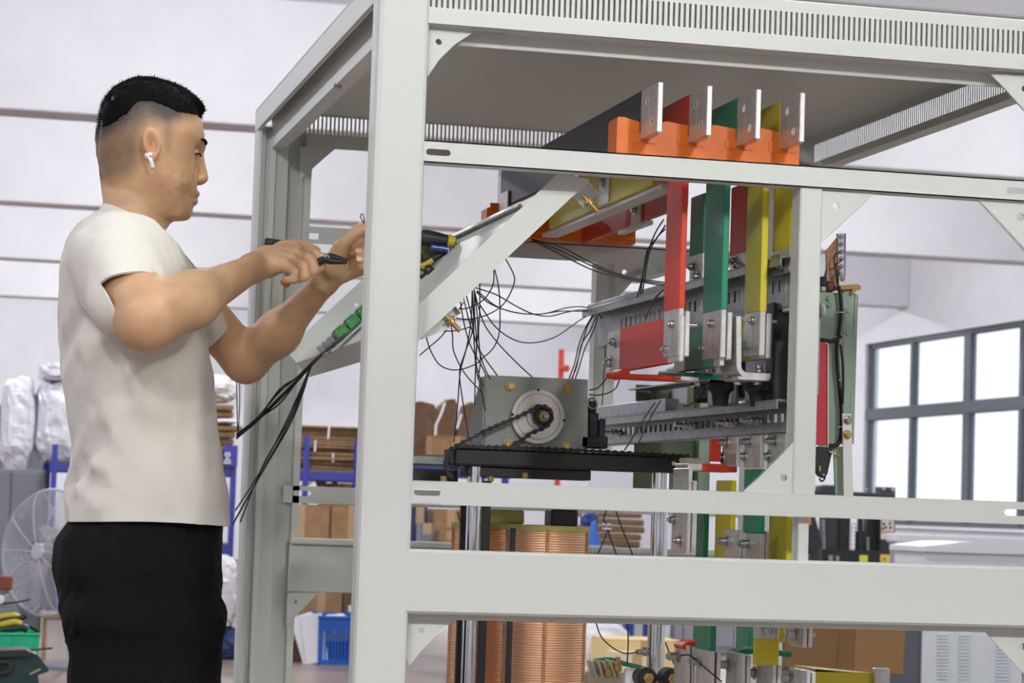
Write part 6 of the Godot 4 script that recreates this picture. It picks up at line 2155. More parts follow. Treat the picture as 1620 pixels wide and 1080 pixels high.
func head(root: Node3D, skin: SurfaceTool, tone: Callable) -> void:
	var zc := -4.15
	var outline := poly2([Vector2(0.2452, 1.5908), Vector2(0.2448, 1.5748), Vector2(0.2481, 1.5474), Vector2(0.2541, 1.5308), Vector2(0.2601, 1.512), Vector2(0.2693, 1.4924), Vector2(0.3014, 1.4774), Vector2(0.3283, 1.4609), Vector2(0.3499, 1.4484), Vector2(0.369, 1.4447), Vector2(0.3816, 1.4464), Vector2(0.3927, 1.4477), Vector2(0.4015, 1.4515), Vector2(0.4075, 1.4593), Vector2(0.4105, 1.4659), Vector2(0.4123, 1.4724), Vector2(0.413, 1.48), Vector2(0.4148, 1.4886), Vector2(0.4176, 1.4984), Vector2(0.4183, 1.5071), Vector2(0.4182, 1.521), Vector2(0.4186, 1.5371), Vector2(0.4196, 1.5511), Vector2(0.4204, 1.5587), Vector2(0.4232, 1.5685), Vector2(0.4271, 1.5752), Vector2(0.4271, 1.5892), Vector2(0.4237, 1.6062), Vector2(0.42, 1.6177), Vector2(0.4131, 1.6302), Vector2(0.3986, 1.6485), Vector2(0.3702, 1.6669), Vector2(0.3339, 1.675), Vector2(0.3014, 1.6716), Vector2(0.2746, 1.66), Vector2(0.2567, 1.6364), Vector2(0.2495, 1.6113)])
	var lo := Vector3(0.2359, 1.4283, zc - 0.1)
	var hi := Vector3(0.444, 1.684, zc + 0.1)
	var m := dist_map(outline, Vector2(lo.x - 0.02, lo.y - 0.02), Vector2(hi.x + 0.02, hi.y + 0.02), 0.003)
	var y_chin := 1.4477
	var y_top := 1.675
	var scalp := poly2([Vector2(0.1865, 1.4851), Vector2(0.2755, 1.4939), Vector2(0.3055, 1.5032), Vector2(0.3214, 1.5234), Vector2(0.3236, 1.547), Vector2(0.3198, 1.5617), Vector2(0.3233, 1.5769), Vector2(0.3323, 1.5882), Vector2(0.345, 1.5869), Vector2(0.3532, 1.5682), Vector2(0.3573, 1.547), Vector2(0.3636, 1.5475), Vector2(0.3667, 1.5734), Vector2(0.3723, 1.5909), Vector2(0.3868, 1.6004), Vector2(0.4035, 1.6069), Vector2(0.4138, 1.6152), Vector2(0.4238, 1.6288), Vector2(0.4164, 1.7576), Vector2(0.175, 1.7391)])
	var hair_line := poly2([Vector2(0.182, 1.5854), Vector2(0.2479, 1.5995), Vector2(0.2726, 1.6097), Vector2(0.2918, 1.6249), Vector2(0.3068, 1.6442), Vector2(0.3278, 1.6456), Vector2(0.3515, 1.6345), Vector2(0.3741, 1.6253), Vector2(0.3954, 1.6225), Vector2(0.4114, 1.6214), Vector2(0.4241, 1.6223), Vector2(0.427, 1.7584), Vector2(0.175, 1.7391)])
	var neck0 := Vector3(0.314, 1.4271, -4.15)
	var neck1 := Vector3(0.3168, 1.5092, -4.15)
	var bridge := Vector3(0.4192, 1.5607, -4.15)
	var tip := Vector3(0.4289, 1.5206, -4.15)
	var alar := Vector3(0.4238, 1.5149, -4.15)
	var brow := Vector3(0.4208, 1.5748, -4.15)
	var lip_u := Vector3(0.4178, 1.492, -4.15)
	var lip_l := Vector3(0.4147, 1.4795, -4.15)
	var chin := Vector3(0.398, 1.4598, -4.15)
	var eye := Vector3(0.413, 1.5571, -4.15)
	var ear := Vector3(0.3326, 1.5583, -4.15)
	var e_up := (Vector3(0.3273, 1.5825, -4.15) - Vector3(0.339, 1.5309, -4.15)).normalized()
	var mouth := Vector3(0.4171, 1.485, -4.15)
	var f := func(p: Vector3) -> float:
		var d := read_map(m, p.x, p.y)
		var w := absf(p.z - zc)
		var g := 0.0
		if d <= 0.0:
			g = sqrt(d * d + w * w)
		else:
			var t := clampf((p.y - y_chin) / (y_top - y_chin), 0.0, 1.0)
			var wm := lerpf(0.046, 0.068, smoothstep(0.0, 0.3, t))
			wm = lerpf(wm, 0.078, smoothstep(0.3, 0.62, t))
			var q := 1.0 - minf(1.0, d / 0.058)
			g = maxf(w - wm * sqrt(1.0 - q * q), -d)
		g = smin(g, cap(p, neck0, neck1, 0.054, 0.051), 0.03)
		# nose, lips, brow and chin keep their own narrow widths
		g = smin(g, cap(p, bridge, tip, 0.0065, 0.0078), 0.012)
		var s := Vector3(p.x, p.y, zc + w)
		g = smin(g, cap(s, alar, alar + Vector3(-0.003, 0.001, 0.0105), 0.0065, 0.0062), 0.008)
		g = smin(g, cap(s, brow, brow + Vector3(-0.014, 0.0, 0.04), 0.0075, 0.0065), 0.012)
		g = smin(g, cap(s, lip_u, lip_u + Vector3(-0.010, -0.002, 0.02), 0.0062, 0.0032), 0.006)
		g = smin(g, cap(s, lip_l, lip_l + Vector3(-0.008, 0.001, 0.017), 0.0068, 0.004), 0.006)
		g = smin(g, cap(s, chin, chin + Vector3(-0.012, 0.0, 0.018), 0.013, 0.012), 0.012)
		# eye sockets hollowed, then the lids
		var so := s.distance_to(eye + Vector3(0.002, 0, 0.034)) - 0.013
		g = maxf(g, -so) if false else -smin(-g, so, 0.012)
		g = smin(g, s.distance_to(eye + Vector3(-0.0085, -0.001, 0.030)) - 0.0118, 0.004)
		g = -smin(-g, cap(s, mouth + Vector3(0.006, 0, 0), mouth + Vector3(-0.008, -0.001, 0.022), 0.0012, 0.0008), 0.004)
		# cheek and jaw
		# ear: a tilted dish on each side
		var r := s - (ear + Vector3(0, 0, 0.075))
		var ex := Vector3(e_up.y, -e_up.x, 0)
		var u := r.dot(ex)
		var v := r.dot(e_up)
		var z := r.z + u * 0.45
		var wide := 0.0135 if v > 0 else 0.0135 + v * 0.18
		var el := sqrt(u * u / (wide * wide) + v * v / (0.0265 * 0.0265))
		var disc := maxf((el - 1.0) * 0.0135, absf(z - 0.004) - 0.0042)
		var rim := sqrt(pow((el - 0.86) * 0.0135, 2.0) + pow(z - 0.0085, 2.0)) - 0.0032
		g = smin(g, disc, 0.005)
		if v > -0.018:
			g = smin(g, rim, 0.003)
		var dish := Vector3(u - 0.0015, (v + 0.001) * 0.62, (z - 0.0105)).length() - 0.0078
		g = -smin(-g, dish, 0.003)
		return g
	var nz := FastNoiseLite.new()
	nz.seed = 9
	nz.frequency = 260.0
	var spots := FastNoiseLite.new()
	spots.seed = 12
	spots.frequency = 70.0
	var col := func(p: Vector3, n: Vector3) -> Color:
		var c: Color = tone.call(p, n)
		var w := absf(p.z - zc)
		var q := Vector2(p.x, p.y)
		# ruddy, spotted cheek skin
		var ck := clampf(1.0 - q.distance_to(Vector2(0.3795, 1.4971)) / 0.045, 0, 1)
		c = c.lerp(Color(0.4, 0.19, 0.115), ck * clampf(0.3 + spots.get_noise_3dv(p) * 1.6, 0.0, 0.75))
		# lips
		if q.distance_to(Vector2(lip_u.x, lip_u.y)) < 0.011 or q.distance_to(Vector2(lip_l.x, lip_l.y)) < 0.010:
			if w < 0.02:
				c = c.lerp(Color(0.42, 0.17, 0.14), 0.4)
		# ear
		var eu := (q - Vector2(ear.x, ear.y)).dot(Vector2(e_up.y, -e_up.x))
		var ev := (q - Vector2(ear.x, ear.y)).dot(Vector2(e_up.x, e_up.y))
		if w > 0.0745 and eu * eu / 0.000225 + ev * ev / 0.00081 < 1.0:
			c = c.lerp(Color(0.62, 0.27, 0.18), 0.45)
		else:
			# clipped hair: a stubble that thickens towards the long hair
			var sd := sd_poly(scalp, q)
			if sd > -0.004:
				var up := sd_poly(hair_line, q)
				var dens := clampf((sd + 0.004) / 0.024, 0, 1) * lerpf(0.62, 0.985, smoothstep(-0.042, -0.012, up))
				dens = clampf(dens * (1.0 + nz.get_noise_3dv(p) * 0.16), 0, 0.98)
				c = c.lerp(Color(0.022, 0.021, 0.02), dens)
		# eyebrow and lashes are hair
		return c
	var net := nets(f, lo, hi, 0.0032)
	var keep := PackedInt32Array()
	var pts: PackedVector3Array = net[0]
	var tr: PackedInt32Array = net[1]
	var ycut := 1.4309
	for i in range(0, tr.size(), 3):
		var c := (pts[tr[i]] + pts[tr[i + 1]] + pts[tr[i + 2]]) / 3.0
		# the neck below belongs to the body net
		if c.y > ycut:
			keep.append_array([tr[i], tr[i + 1], tr[i + 2]])
	emit_net(skin, [pts, keep], col)
	# brows, lashes
	for sd in [-1.0, 1.0]:
		var s := mb()
		var b := []
		for k in 6:
			var t := k / 5.0
			b.append(brow + Vector3(0.0075 - 0.017 * t * t, 0.002 + 0.003 * sin(t * 2.6), sd * (0.012 + 0.037 * t)))
		tube(s, b, 0.0032, 6, 0.0016)
		obj("eyebrow", s, M.hair, root)
		s = mb()
		b = []
		for k in 5:
			var t := k / 4.0
			b.append(eye + Vector3(0.0065 - 0.012 * t * t, -0.0035 + 0.002 * sin(t * PI), sd * (0.024 + 0.022 * t)))
		tube(s, b, 0.0017, 5, 0.001)
		obj("eyelash", s, M.hair, root)
	# ----- the long hair on top -----
	var hp := poly2([Vector2(0.2479, 1.5995), Vector2(0.2487, 1.606), Vector2(0.2511, 1.6221), Vector2(0.2565, 1.6417), Vector2(0.2693, 1.6607), Vector2(0.2876, 1.6727), Vector2(0.3072, 1.6822), Vector2(0.3356, 1.6837), Vector2(0.3666, 1.6774), Vector2(0.3892, 1.6693), Vector2(0.4111, 1.6548), Vector2(0.4254, 1.6418), Vector2(0.4344, 1.6316), Vector2(0.4327, 1.6218), Vector2(0.4223, 1.6147), Vector2(0.4105, 1.6171), Vector2(0.3968, 1.6151), Vector2(0.3745, 1.6157), Vector2(0.352, 1.6227), Vector2(0.3284, 1.6307), Vector2(0.3095, 1.6294), Vector2(0.2956, 1.6113), Vector2(0.2754, 1.5939), Vector2(0.2528, 1.5828)])
	var hm := dist_map(hp, Vector2(lo.x - 0.02, lo.y), Vector2(hi.x + 0.03, hi.y + 0.03), 0.003)
	var pile := poly2([Vector2(0.2237, 1.5808), Vector2(0.2528, 1.5828), Vector2(0.2754, 1.5939), Vector2(0.2956, 1.6113), Vector2(0.3095, 1.6294), Vector2(0.3284, 1.6307), Vector2(0.352, 1.6227), Vector2(0.3745, 1.6157), Vector2(0.3968, 1.6151), Vector2(0.4105, 1.6171), Vector2(0.4223, 1.6147), Vector2(0.4489, 1.6165), Vector2(0.4439, 1.7381), Vector2(0.2175, 1.721)])
	var pm := dist_map(pile, Vector2(lo.x - 0.02, lo.y), Vector2(hi.x + 0.03, hi.y + 0.03), 0.003)
	var hn := FastNoiseLite.new()
	hn.seed = 3
	hn.frequency = 120.0
	var hf := func(p: Vector3) -> float:
		var d := read_map(hm, p.x, p.y)
		var w := absf(p.z - zc)
		if d <= -0.02:
			return -d
		# the skull, swollen by a pile that grows from nothing at the lower hair line
		var dh := read_map(m, p.x, p.y)
		var g := 0.0
		if dh <= 0.0:
			g = sqrt(dh * dh + w * w)
		else:
			var t := clampf((p.y - y_chin) / (y_top - y_chin), 0.0, 1.0)
			var wm := lerpf(0.068, 0.078, smoothstep(0.3, 0.62, t))
			var q := 1.0 - minf(1.0, dh / 0.058)
			g = maxf(w - wm * sqrt(1.0 - q * q), -dh)
		var up := smoothstep(0.0, 0.036, read_map(pm, p.x, p.y))
		var th := lerpf(0.0006, 0.025 - 0.2 * minf(w, 0.08), up)
		return maxf(g - th, -d) + hn.get_noise_3d(p.x, p.y * 0.6, p.z) * 0.0018 * up
	var hs := mb()
	var hnet := nets(hf, Vector3(lo.x, 1.5815, zc - 0.095), Vector3(hi.x + 0.01, 1.6946, zc + 0.095), 0.0036)
	emit_net(hs, hnet)
	var ho := obj("hair", hs, M.hair, root)
	ho.set_meta("label", "short black hair, longer on top and clipped at the sides")
	# short strands that stand out of it
	var rng := RandomNumberGenerator.new()
	rng.seed = 77
	var st := mb()
	var hpts: PackedVector3Array = hnet[0]
	var cen := Vector3(0.3374, 1.6174, -4.15)
	for k in 2600:
		var p: Vector3 = hpts[rng.randi() % hpts.size()]
		var o: Vector3 = (p - cen)
		o.z *= 0.8
		o = o.normalized()
		var lean := Vector3(0.55, 0.35, 0) + Vector3(rng.randf_range(-0.4, 0.4), rng.randf_range(-0.2, 0.4), rng.randf_range(-0.4, 0.4))
		var dir := (o + lean * 0.55).normalized()
		var l := rng.randf_range(0.0025, 0.006)
		var sd := dir.cross(Vector3(rng.randf() - 0.5, rng.randf() - 0.5, rng.randf() - 0.5)).normalized() * 0.0009
		var s2 := dir.cross(sd).normalized() * 0.0009
		var q := p - dir * 0.003
		var e := p + dir * l
		tri(st, q + sd, q - sd * 0.5 + s2, e)
		tri(st, q - sd * 0.5 + s2, q - sd * 0.5 - s2, e)
		tri(st, q - sd * 0.5 - s2, q + sd, e)
	obj("hair_strands", st, M.hair, root, true)

func shirt(root: Node3D, rows: Array, shR: Vector3, elR: Vector3, shL: Vector3, elL: Vector3, neck0: Vector3) -> void:
	var fold := FastNoiseLite.new()
	fold.seed = 31
	fold.frequency = 7.0
	var fine := FastNoiseLite.new()
	fine.seed = 32
	fine.frequency = 26.0
	var cufR := Vector3(0.2821, 1.3002, -3.905)
	var nR := Vector3(0.25, -0.88, 0.4).normalized()
	var under := Vector3(0.2505, 1.2981, -3.9)
	var cufL := Vector3(0.4766, 1.2711, -4.345)
	var axR := (elR - shR).normalized()
	var axL := (elL - shL).normalized()
	var creases := [
		[Vector3(0.35, 1.2942, -4.02), Vector3(0.2617, 1.1655, -3.98), 0.010, 0.02],
		[Vector3(0.3912, 1.2577, -4.06), Vector3(0.3429, 1.1594, -3.99), 0.007, 0.02],
		[Vector3(0.2489, 1.2463, -3.99), Vector3(0.2921, 1.1464, -3.975), 0.009, 0.016],
		[Vector3(0.2357, 0.9939, -4.12), Vector3(0.2571, 1.0751, -4), 0.012, 0.016],
		[Vector3(0.2606, 0.9946, -4), Vector3(0.2412, 1.0195, -4.06), 0.010, 0.014],
		[Vector3(0.4143, 1.1753, -4.05), Vector3(0.4263, 1.0106, -4.05), 0.008, 0.02],
		[Vector3(0.3524, 1.3561, -4.02), Vector3(0.3688, 1.3063, -4.03), 0.010, 0.014],
		[Vector3(0.208, 1.2114, -4.13), Vector3(0.2486, 1.2672, -4), 0.008, 0.018],
	]
	var f := func(p: Vector3) -> float:
		var d := slices(p, rows)
		d = smin(d, cap(p, shR + Vector3(0.012, -0.005, -0.02), cufR + axR * 0.02, 0.072, 0.06), 0.045)
		d = smin(d, cap(p, shL + Vector3(-0.03, 0.0, 0.03), cufL + axL * 0.02, 0.064, 0.043), 0.06)
		if absf(d) < 0.05:
			d += fold.get_noise_3d(p.x * 1.5 + p.y * 0.7, p.y * 0.75, p.z * 1.4) * 0.009
			d += fine.get_noise_3d(p.x + p.y * 0.8, p.y * 0.5 - p.x * 0.4, p.z) * 0.0022
			for c in creases:
				var e := cap(p, c[0], c[1], 0.0, 0.0)
				if e < c[3] * 4.0:
					var u: float = e / c[3] / 1.8
					d += c[2] * (exp(-u * u * 3.0) - 0.5 * exp(-(u - 1.15) * (u - 1.15) * 5.0)) * 0.8
		return d
	var collar := Vector3(0.3127, 1.4345, -4.15)
	var cn := Vector3(0.46, 1.0, 0).normalized()
	var hem_y := 0.9382
	var clip := func(p: Vector3) -> float:
		var g := hem_y + 0.004 * sin((p.x - 0.25) * 14.0) - p.y
		if p.z > -4.02:
			var r := p - cufR
			var al := r.dot(axR)
			var rp := r - axR * al
			if rp.length() < 0.07 and slices(p, rows) > 0.004:
				g = maxf(g, minf(r.dot(nR), (p - under).dot(Vector3(0.877, 0.48, 0))))
		if p.x > 0.4307 and p.z < -4.24:
			g = maxf(g, (p - cufL).dot(axL))
		var q := p - collar
		if (q - cn * q.dot(cn)).length() < 0.1:
			g = maxf(g, q.dot(cn) - 0.0)
		return g
	var s := mb()
	var net := nets(f, Vector3(0.1754, 0.9, -4.46), Vector3(0.521, 1.4723, -3.8), 0.009)
	emit_net(s, net, null, clip, 0.004)
	obj("t_shirt", s, M.shirt, root)
	# ribbed neckband
	s = mb()
	var ring := []
	var ax := Vector3(cn.y, -cn.x, 0)
	for k in 29:
		var a := TAU * k / 28.0
		ring.append(collar + ax * cos(a) * 0.058 + Vector3(0, 0, 1) * sin(a) * 0.061 + cn * 0.001)
	for i in 28:
		bar(s, ring[i], ring[i + 1] + (ring[i + 1] - ring[i]) * 0.08, 0.014, 0.004, cn, 0.0015)
	obj("neckband", s, M.shirt, root)

func trousers(root: Node3D) -> void:
	var zc := -4.15
	var hip := [
		[0.7732, 0.233, 0.4814, zc, 0.18],
		[0.8097, 0.2201, 0.482, zc, 0.186],
		[0.8567, 0.2088, 0.4843, zc, 0.186],
		[0.9016, 0.2088, 0.4835, zc, 0.178],
		[0.9508, 0.2374, 0.4804, zc, 0.164],
		[0.9875, 0.2543, 0.4588, zc, 0.155],
	]
	var leg := func(dz: float, dx: float) -> Array:
		return [
			[0.06, 0.3034 + dx, 0.4282 + dx, zc + dz, 0.062],
			[0.25, 0.2931 + dx, 0.4386 + dx, zc + dz, 0.07],
			[0.48, 0.2725 + dx, 0.4596 + dx, zc + dz, 0.08],
			[0.6796, 0.2371 + dx, 0.4853 + dx, zc + dz, 0.09],
			[0.7576, 0.2368 + dx, 0.4831 + dx, zc + dz, 0.095],
			[0.7993, 0.2277 + dx, 0.4804 + dx, zc + dz, 0.09],
		]
	var legs := [leg.call(0.085, 0.0), leg.call(-0.09, 0.012)]
	var fold := FastNoiseLite.new()
	fold.seed = 41
	fold.frequency = 9.0
	var creases := [
		[Vector3(0.2841, 0.9148, -4), Vector3(0.2389, 0.8314, -4.05), 0.010, 0.014],
		[Vector3(0.3042, 0.8856, -3.985), Vector3(0.2477, 0.7524, -4.02), 0.010, 0.014],
		[Vector3(0.4143, 0.9288, -4), Vector3(0.4518, 0.8678, -4.04), 0.008, 0.012],
		[Vector3(0.2246, 0.7597, -4.06), Vector3(0.2704, 0.774, -4), 0.013, 0.012],
		[Vector3(0.4668, 0.8059, -4.06), Vector3(0.4215, 0.7571, -4), 0.012, 0.014],
		[Vector3(0.3442, 0.8669, -3.975), Vector3(0.2991, 0.7657, -3.98), 0.007, 0.016],
	]
	var f := func(p: Vector3) -> float:
		var d := slices(p, hip)
		d = smin(d, slices(p, legs[0]), 0.03)
		d = smin(d, slices(p, legs[1]), 0.03)
		if absf(d) < 0.04:
			d += fold.get_noise_3d(p.x + p.y, p.y * 0.9, p.z * 1.4) * 0.008
			for c in creases:
				var e := cap(p, c[0], c[1], 0.0, 0.0)
				if e < c[3] * 2.0:
					var u: float = e / c[3]
					d += c[2] * (exp(-u * u * 3.0) - 0.5 * exp(-(u - 1.15) * (u - 1.15) * 5.0)) * 0.7
		return d
	var s := mb()
	emit_net(s, nets(f, Vector3(0.1942, 0.02, -4.37), Vector3(0.5116, 0.9927, -3.93), 0.0115))
	obj("trousers", s, M.trousers, root)
	for q in [[0.085, 0.0], [-0.09, 0.012]]:
		s = mb()
		var x0: float = 0.3656 + q[1]
		prism(s, [Vector2(x0 - 0.09, 0), Vector2(x0 + 0.17, 0), Vector2(x0 + 0.185, 0.02), Vector2(x0 + 0.17, 0.05), Vector2(x0 + 0.08, 0.085), Vector2(x0 + 0.03, 0.11), Vector2(x0 - 0.085, 0.1), Vector2(x0 - 0.095, 0.03)], along_z(zc + q[0] - 0.045), 0.09)
		obj("shoe", s, M.shoe, root)


# ---------- the store behind ----------
func carton(called: String, label: String, lo: Vector3, hi: Vector3, m: Material, group := "") -> Node3D:
	var o := thing(called, label, "box", Vector3((lo.x + hi.x) / 2, lo.y, (lo.z + hi.z) / 2), group)
	var s := mb()
	bb(s, lo, hi, 0.008)
	obj("body", s, m, o)
	s = mb()
	var xm := (lo.x + hi.x) * 0.5
	bb(s, Vector3(xm - 0.025, lerpf(lo.y, hi.y, 0.55), hi.z), Vector3(xm + 0.025, hi.y, hi.z + 0.001))
	bb(s, Vector3(xm - 0.025, hi.y, lo.z), Vector3(xm + 0.025, hi.y + 0.001, hi.z + 0.001))
	obj("tape", s, M.tape, o)
	for sd in [[lo.z, lo.z + (hi.z - lo.z) * 0.495], [lo.z + (hi.z - lo.z) * 0.505, hi.z]]:
		s = mb()
		bb(s, Vector3(lo.x, hi.y - 0.001, sd[0]), Vector3(hi.x, hi.y + 0.003, sd[1]), 0.001)
		obj("flap", s, m, o)
	return o

func sheets(called: String, label: String, lo: Vector3, hi: Vector3, count: int, m: Material, seed_: int) -> Node3D:
	# a pile of flat folded cartons, each a little askew
	var rng := RandomNumberGenerator.new()
	rng.seed = seed_
	var o := thing(called, label, "cardboard pile", Vector3((lo.x + hi.x) / 2, lo.y, (lo.z + hi.z) / 2))
	var h := (hi.y - lo.y) / count
	for k in count:
		var s := mb()
		var d := rng.randf_range(-0.03, 0.03)
		bx(s, Vector3((lo.x + hi.x) / 2 + d, lo.y + h * (k + 0.5), (lo.z + hi.z) / 2 + rng.randf_range(-0.02, 0.02)), Vector3(hi.x - lo.x - rng.randf_range(0.0, 0.06), h * 0.86, hi.z - lo.z), h * 0.2, Basis(Vector3(0, 0, 1), rng.randf_range(-0.012, 0.012)) * Basis(Vector3.UP, rng.randf_range(-0.03, 0.03)))
		obj("cardboard_sheet", s, m, o)
	return o

func lump(called: String, label: String, cat: String, c: Vector3, r: Vector3, m: Material, seed_: int, group := "") -> void:
	var fn := FastNoiseLite.new()
	fn.seed = seed_
	fn.frequency = 1.1
	var fr := FastNoiseLite.new()
	fr.seed = seed_ + 1
	fr.frequency = 3.5
	fr.fractal_type = FastNoiseLite.FRACTAL_RIDGED
	var s := mb()
	var nu := 36
	var nv := 22
	var P := []
	for j in nv + 1:
		var row := []
		for i in nu:
			var a := TAU * i / nu
			var b := PI * j / nv - PI / 2
			var d := Vector3(cos(b) * cos(a), sin(b), cos(b) * sin(a))
			# squarish bag
			var q := Vector3(signf(d.x) * pow(absf(d.x), 0.6), signf(d.y) * pow(absf(d.y), 0.6), signf(d.z) * pow(absf(d.z), 0.6))
			var w := 1.0 + fn.get_noise_3dv(d * 1.4) * 0.16 + fr.get_noise_3dv(d * 1.2) * 0.05
			var p := c + Vector3(q.x * r.x, q.y * r.y, q.z * r.z) * w
			p.y = maxf(p.y, c.y - r.y)
			if d.y < -0.8:
				p.y = c.y - r.y
			row.append(p)
		P.append(row)
	for j in nv:
		for i in nu:
			var i2 := (i + 1) % nu
			quad(s, P[j][i], P[j + 1][i], P[j + 1][i2], P[j][i2])
	single(called, s, m, label, cat, group)

func rack(label: String, x0: float, x1: float, z0: float, z1: float, top: float, decks: Array, posts: Array) -> Node3D:
	var o := thing("storage_rack", label, "storage rack", Vector3((x0 + x1) / 2, 0, (z0 + z1) / 2))
	for x in posts:
		for z in [z0, z1]:
			var s := mb()
			bb(s, Vector3(x - 0.018, 0, z - 0.025), Vector3(x + 0.018, top, z + 0.025), 0.004)
			obj("post", s, M.rack_blue, o)
	for y in decks:
		for z in [z0, z1]:
			var s := mb()
			bb(s, Vector3(x0, y - 0.075, z - 0.02), Vector3(x1, y - 0.02, z + 0.02), 0.004)
			obj("beam", s, M.rack_blue, o)
		var s := mb()
		bb(s, Vector3(x0, y - 0.02, z0 - 0.02), Vector3(x1, y, z1 + 0.02), 0.002)
		obj("deck_board", s, M.rack_board, o)
	return o

func racks_and_boxes() -> void:
	var s: SurfaceTool
	var o: Node3D
	var zf := -16.6
	var zb := -17.5
	var dk := 1.2094
	var low := 0.6947
	# blue racks
	o = rack("long blue storage rack behind the worker, with white wrapped goods on it", 0.7787, 2.0009, zb, zf, 1.3139, [dk, low], [0.8114, 1.3984, 1.9952])
	s = mb()
	bb(s, Vector3(1.9206, 1.206, -16.56), Vector3(2.0137, 1.3495, -16.55), 0.003)
	obj("sign_plate", s, M.rack_blue, o)
	s = mb()
	bb(s, Vector3(1.9271, 1.2915, -16.548), Vector3(1.9609, 1.3, -16.54))
	bb(s, Vector3(1.9214, 1.2261, -16.548), Vector3(1.9678, 1.2345, -16.54))
	bar(s, Vector3(1.9278, 1.2889, -16.543), Vector3(1.9636, 1.2395, -16.543), 0.01, 0.006, Vector3.RIGHT)
	bar(s, Vector3(1.9615, 1.2901, -16.543), Vector3(1.9298, 1.2383, -16.543), 0.01, 0.006, Vector3.RIGHT)
	bb(s, Vector3(1.9369, 1.2598, -16.548), Vector3(1.9496, 1.2683, -16.54))
	obj("sign_writing", s, M.paper, o)
	o = rack("short blue storage rack seen through the cabinet's left opening, under flat cardboard", 2.4063, 3.1608, zb, zf, 1.4297, [dk, low], [2.4845, 2.8301, 3.144])
	# white wrapped goods on the long rack
	lump("wrapped_bundle", "grey-white plastic wrapped bundle at the left end of the rack", "bundle", Vector3(0.5787, 1.4524, -17.1), Vector3(0.115, 0.31, 0.2), M.wrap, 51)
	lump("wrapped_bundle", "tall lavender-white wrapped bundle beside the worker's back", "bundle", Vector3(0.8354, 1.4844, -17.1), Vector3(0.145, 0.27, 0.25), M.wrap, 52)
	lump("wrapped_bundle", "small wrapped bundle lying on top of the tall one", "bundle", Vector3(0.8459, 1.8094, -17.05), Vector3(0.14, 0.06, 0.22), M.wrap, 53)
	lump("wrapped_bundle", "white wrapped bundle on the brown sheets beside the cabinet post", "bundle", Vector3(1.9149, 1.7424, -17.05), Vector3(0.12, 0.0913, 0.25), M.bag, 54)
	o = sheets("cardboard_pile", "pile of brown cardboard sheets on the long rack, beside the cabinet post", Vector3(1.7351, dk, -17.4), Vector3(2.0229, 1.6269, -16.65), 9, M.card_stack, 61)
	s = mb()
	tube(s, curve([Vector3(1.8515, 1.5035, -16.62), Vector3(1.9082, 1.5137, -16.6), Vector3(1.9763, 1.5122, -16.6), Vector3(2.0214, 1.5103, -16.62)], 4), 0.012, 8)
	single("strap", s, M.paper, "white strap tied round the brown sheets beside the cabinet post", "strap")
	# flat cardboard on the short rack, in three tied bales
	var xa := 2.4005
	var xb := 2.9803
	sheets("cardboard_bale", "uppermost bale of flat brown cardboard on the short rack", Vector3(xa + 0.04, 1.4145, -17.4), Vector3(xb, 1.5086, -16.68), 5, M.card_stack, 62)
	sheets("cardboard_bale", "middle bale of flat brown cardboard on the short rack", Vector3(xa, 1.3333, -17.4), Vector3(xb - 0.03, 1.4124, -16.66), 4, M.card_stack, 63)
	sheets("cardboard_bale", "lowest bale of flat brown cardboard, on the short rack's blue beam", Vector3(xa + 0.02, dk, -17.4), Vector3(xb - 0.06, 1.3312, -16.66), 4, M.card_stack, 64)
	for q in [[Vector3(2.644, 1.511, -16.67), Vector3(2.6388, 1.4205, -16.67), "white string round the uppermost cardboard bale"], [Vector3(2.5494, 1.408, -16.65), Vector3(2.5481, 1.3308, -16.65), "white string round the middle cardboard bale"], [Vector3(2.6739, 1.3269, -16.65), Vector3(2.6764, 1.2626, -16.65), "white string round the lowest cardboard bale"]]:
		s = mb()
		bar(s, q[0], q[1], 0.012, 0.008, Vector3.RIGHT)
		single("string", s, M.paper, q[2], "string")
	# boxes under and before the short rack
	var l2 := low
	carton("carton", "plain tan carton on the short rack's lower deck, right of a leaning flap", Vector3(2.6849, l2, -17.3), Vector3(2.8985, dk - 0.09, -16.7), M.card)
	s = mb()
	bar(s, Vector3(2.5958, 1.1703, -16.75), Vector3(2.6671, 0.9408, -16.65), 0.07, 0.012, Vector3.RIGHT, 0.002)
	single("cardboard_flap", s, M.card, "narrow cardboard strip leaning left of the tan carton", "cardboard")
	s = mb()
	bar(s, Vector3(2.4513, 1.0877, -16.75), Vector3(2.5381, 1.1164, -16.7), 0.06, 0.01, Vector3(0, 0, 1), 0.002)
	bar(s, Vector3(2.4513, 1.0877, -16.75), Vector3(2.4477, 0.9587, -16.75), 0.06, 0.01, Vector3(0, 0, 1), 0.002)
	single("cardboard_flap", s, M.card, "folded cardboard piece lying left of the leaning strip", "cardboard")
	carton("carton", "large taped carton behind the low rear rail, in front of the rack", Vector3(2.186, 0, -16.5), Vector3(2.5665, 0.969, -16), M.card)
	carton("carton", "second large carton, right of the taped one behind the low rear rail", Vector3(2.5742, 0, -16.52), Vector3(2.8543, 0.9717, -16.02), M.card)
	carton("carton", "carton standing low behind the blue crate, left one", Vector3(2.3331, 0, -16), Vector3(2.5998, 0.4421, -15.6), M.card)
	carton("carton", "carton with a white label low behind the blue crate, right one", Vector3(2.6072, 0, -16.02), Vector3(2.7823, 0.4471, -15.62), M.card_dark)
	s = mb()
	bb(s, Vector3(2.6406, 0.2993, -15.606), Vector3(2.7016, 0.3433, -15.6))
	single("label_sheet", s, M.paper, "white label stuck to the low right carton behind the crate", "label")
	carton("carton", "dark brown carton low beside the grey stiffener plate", Vector3(2.2059, 0, -15.65), Vector3(2.3162, 0.2378, -15.3), M.card_dark)
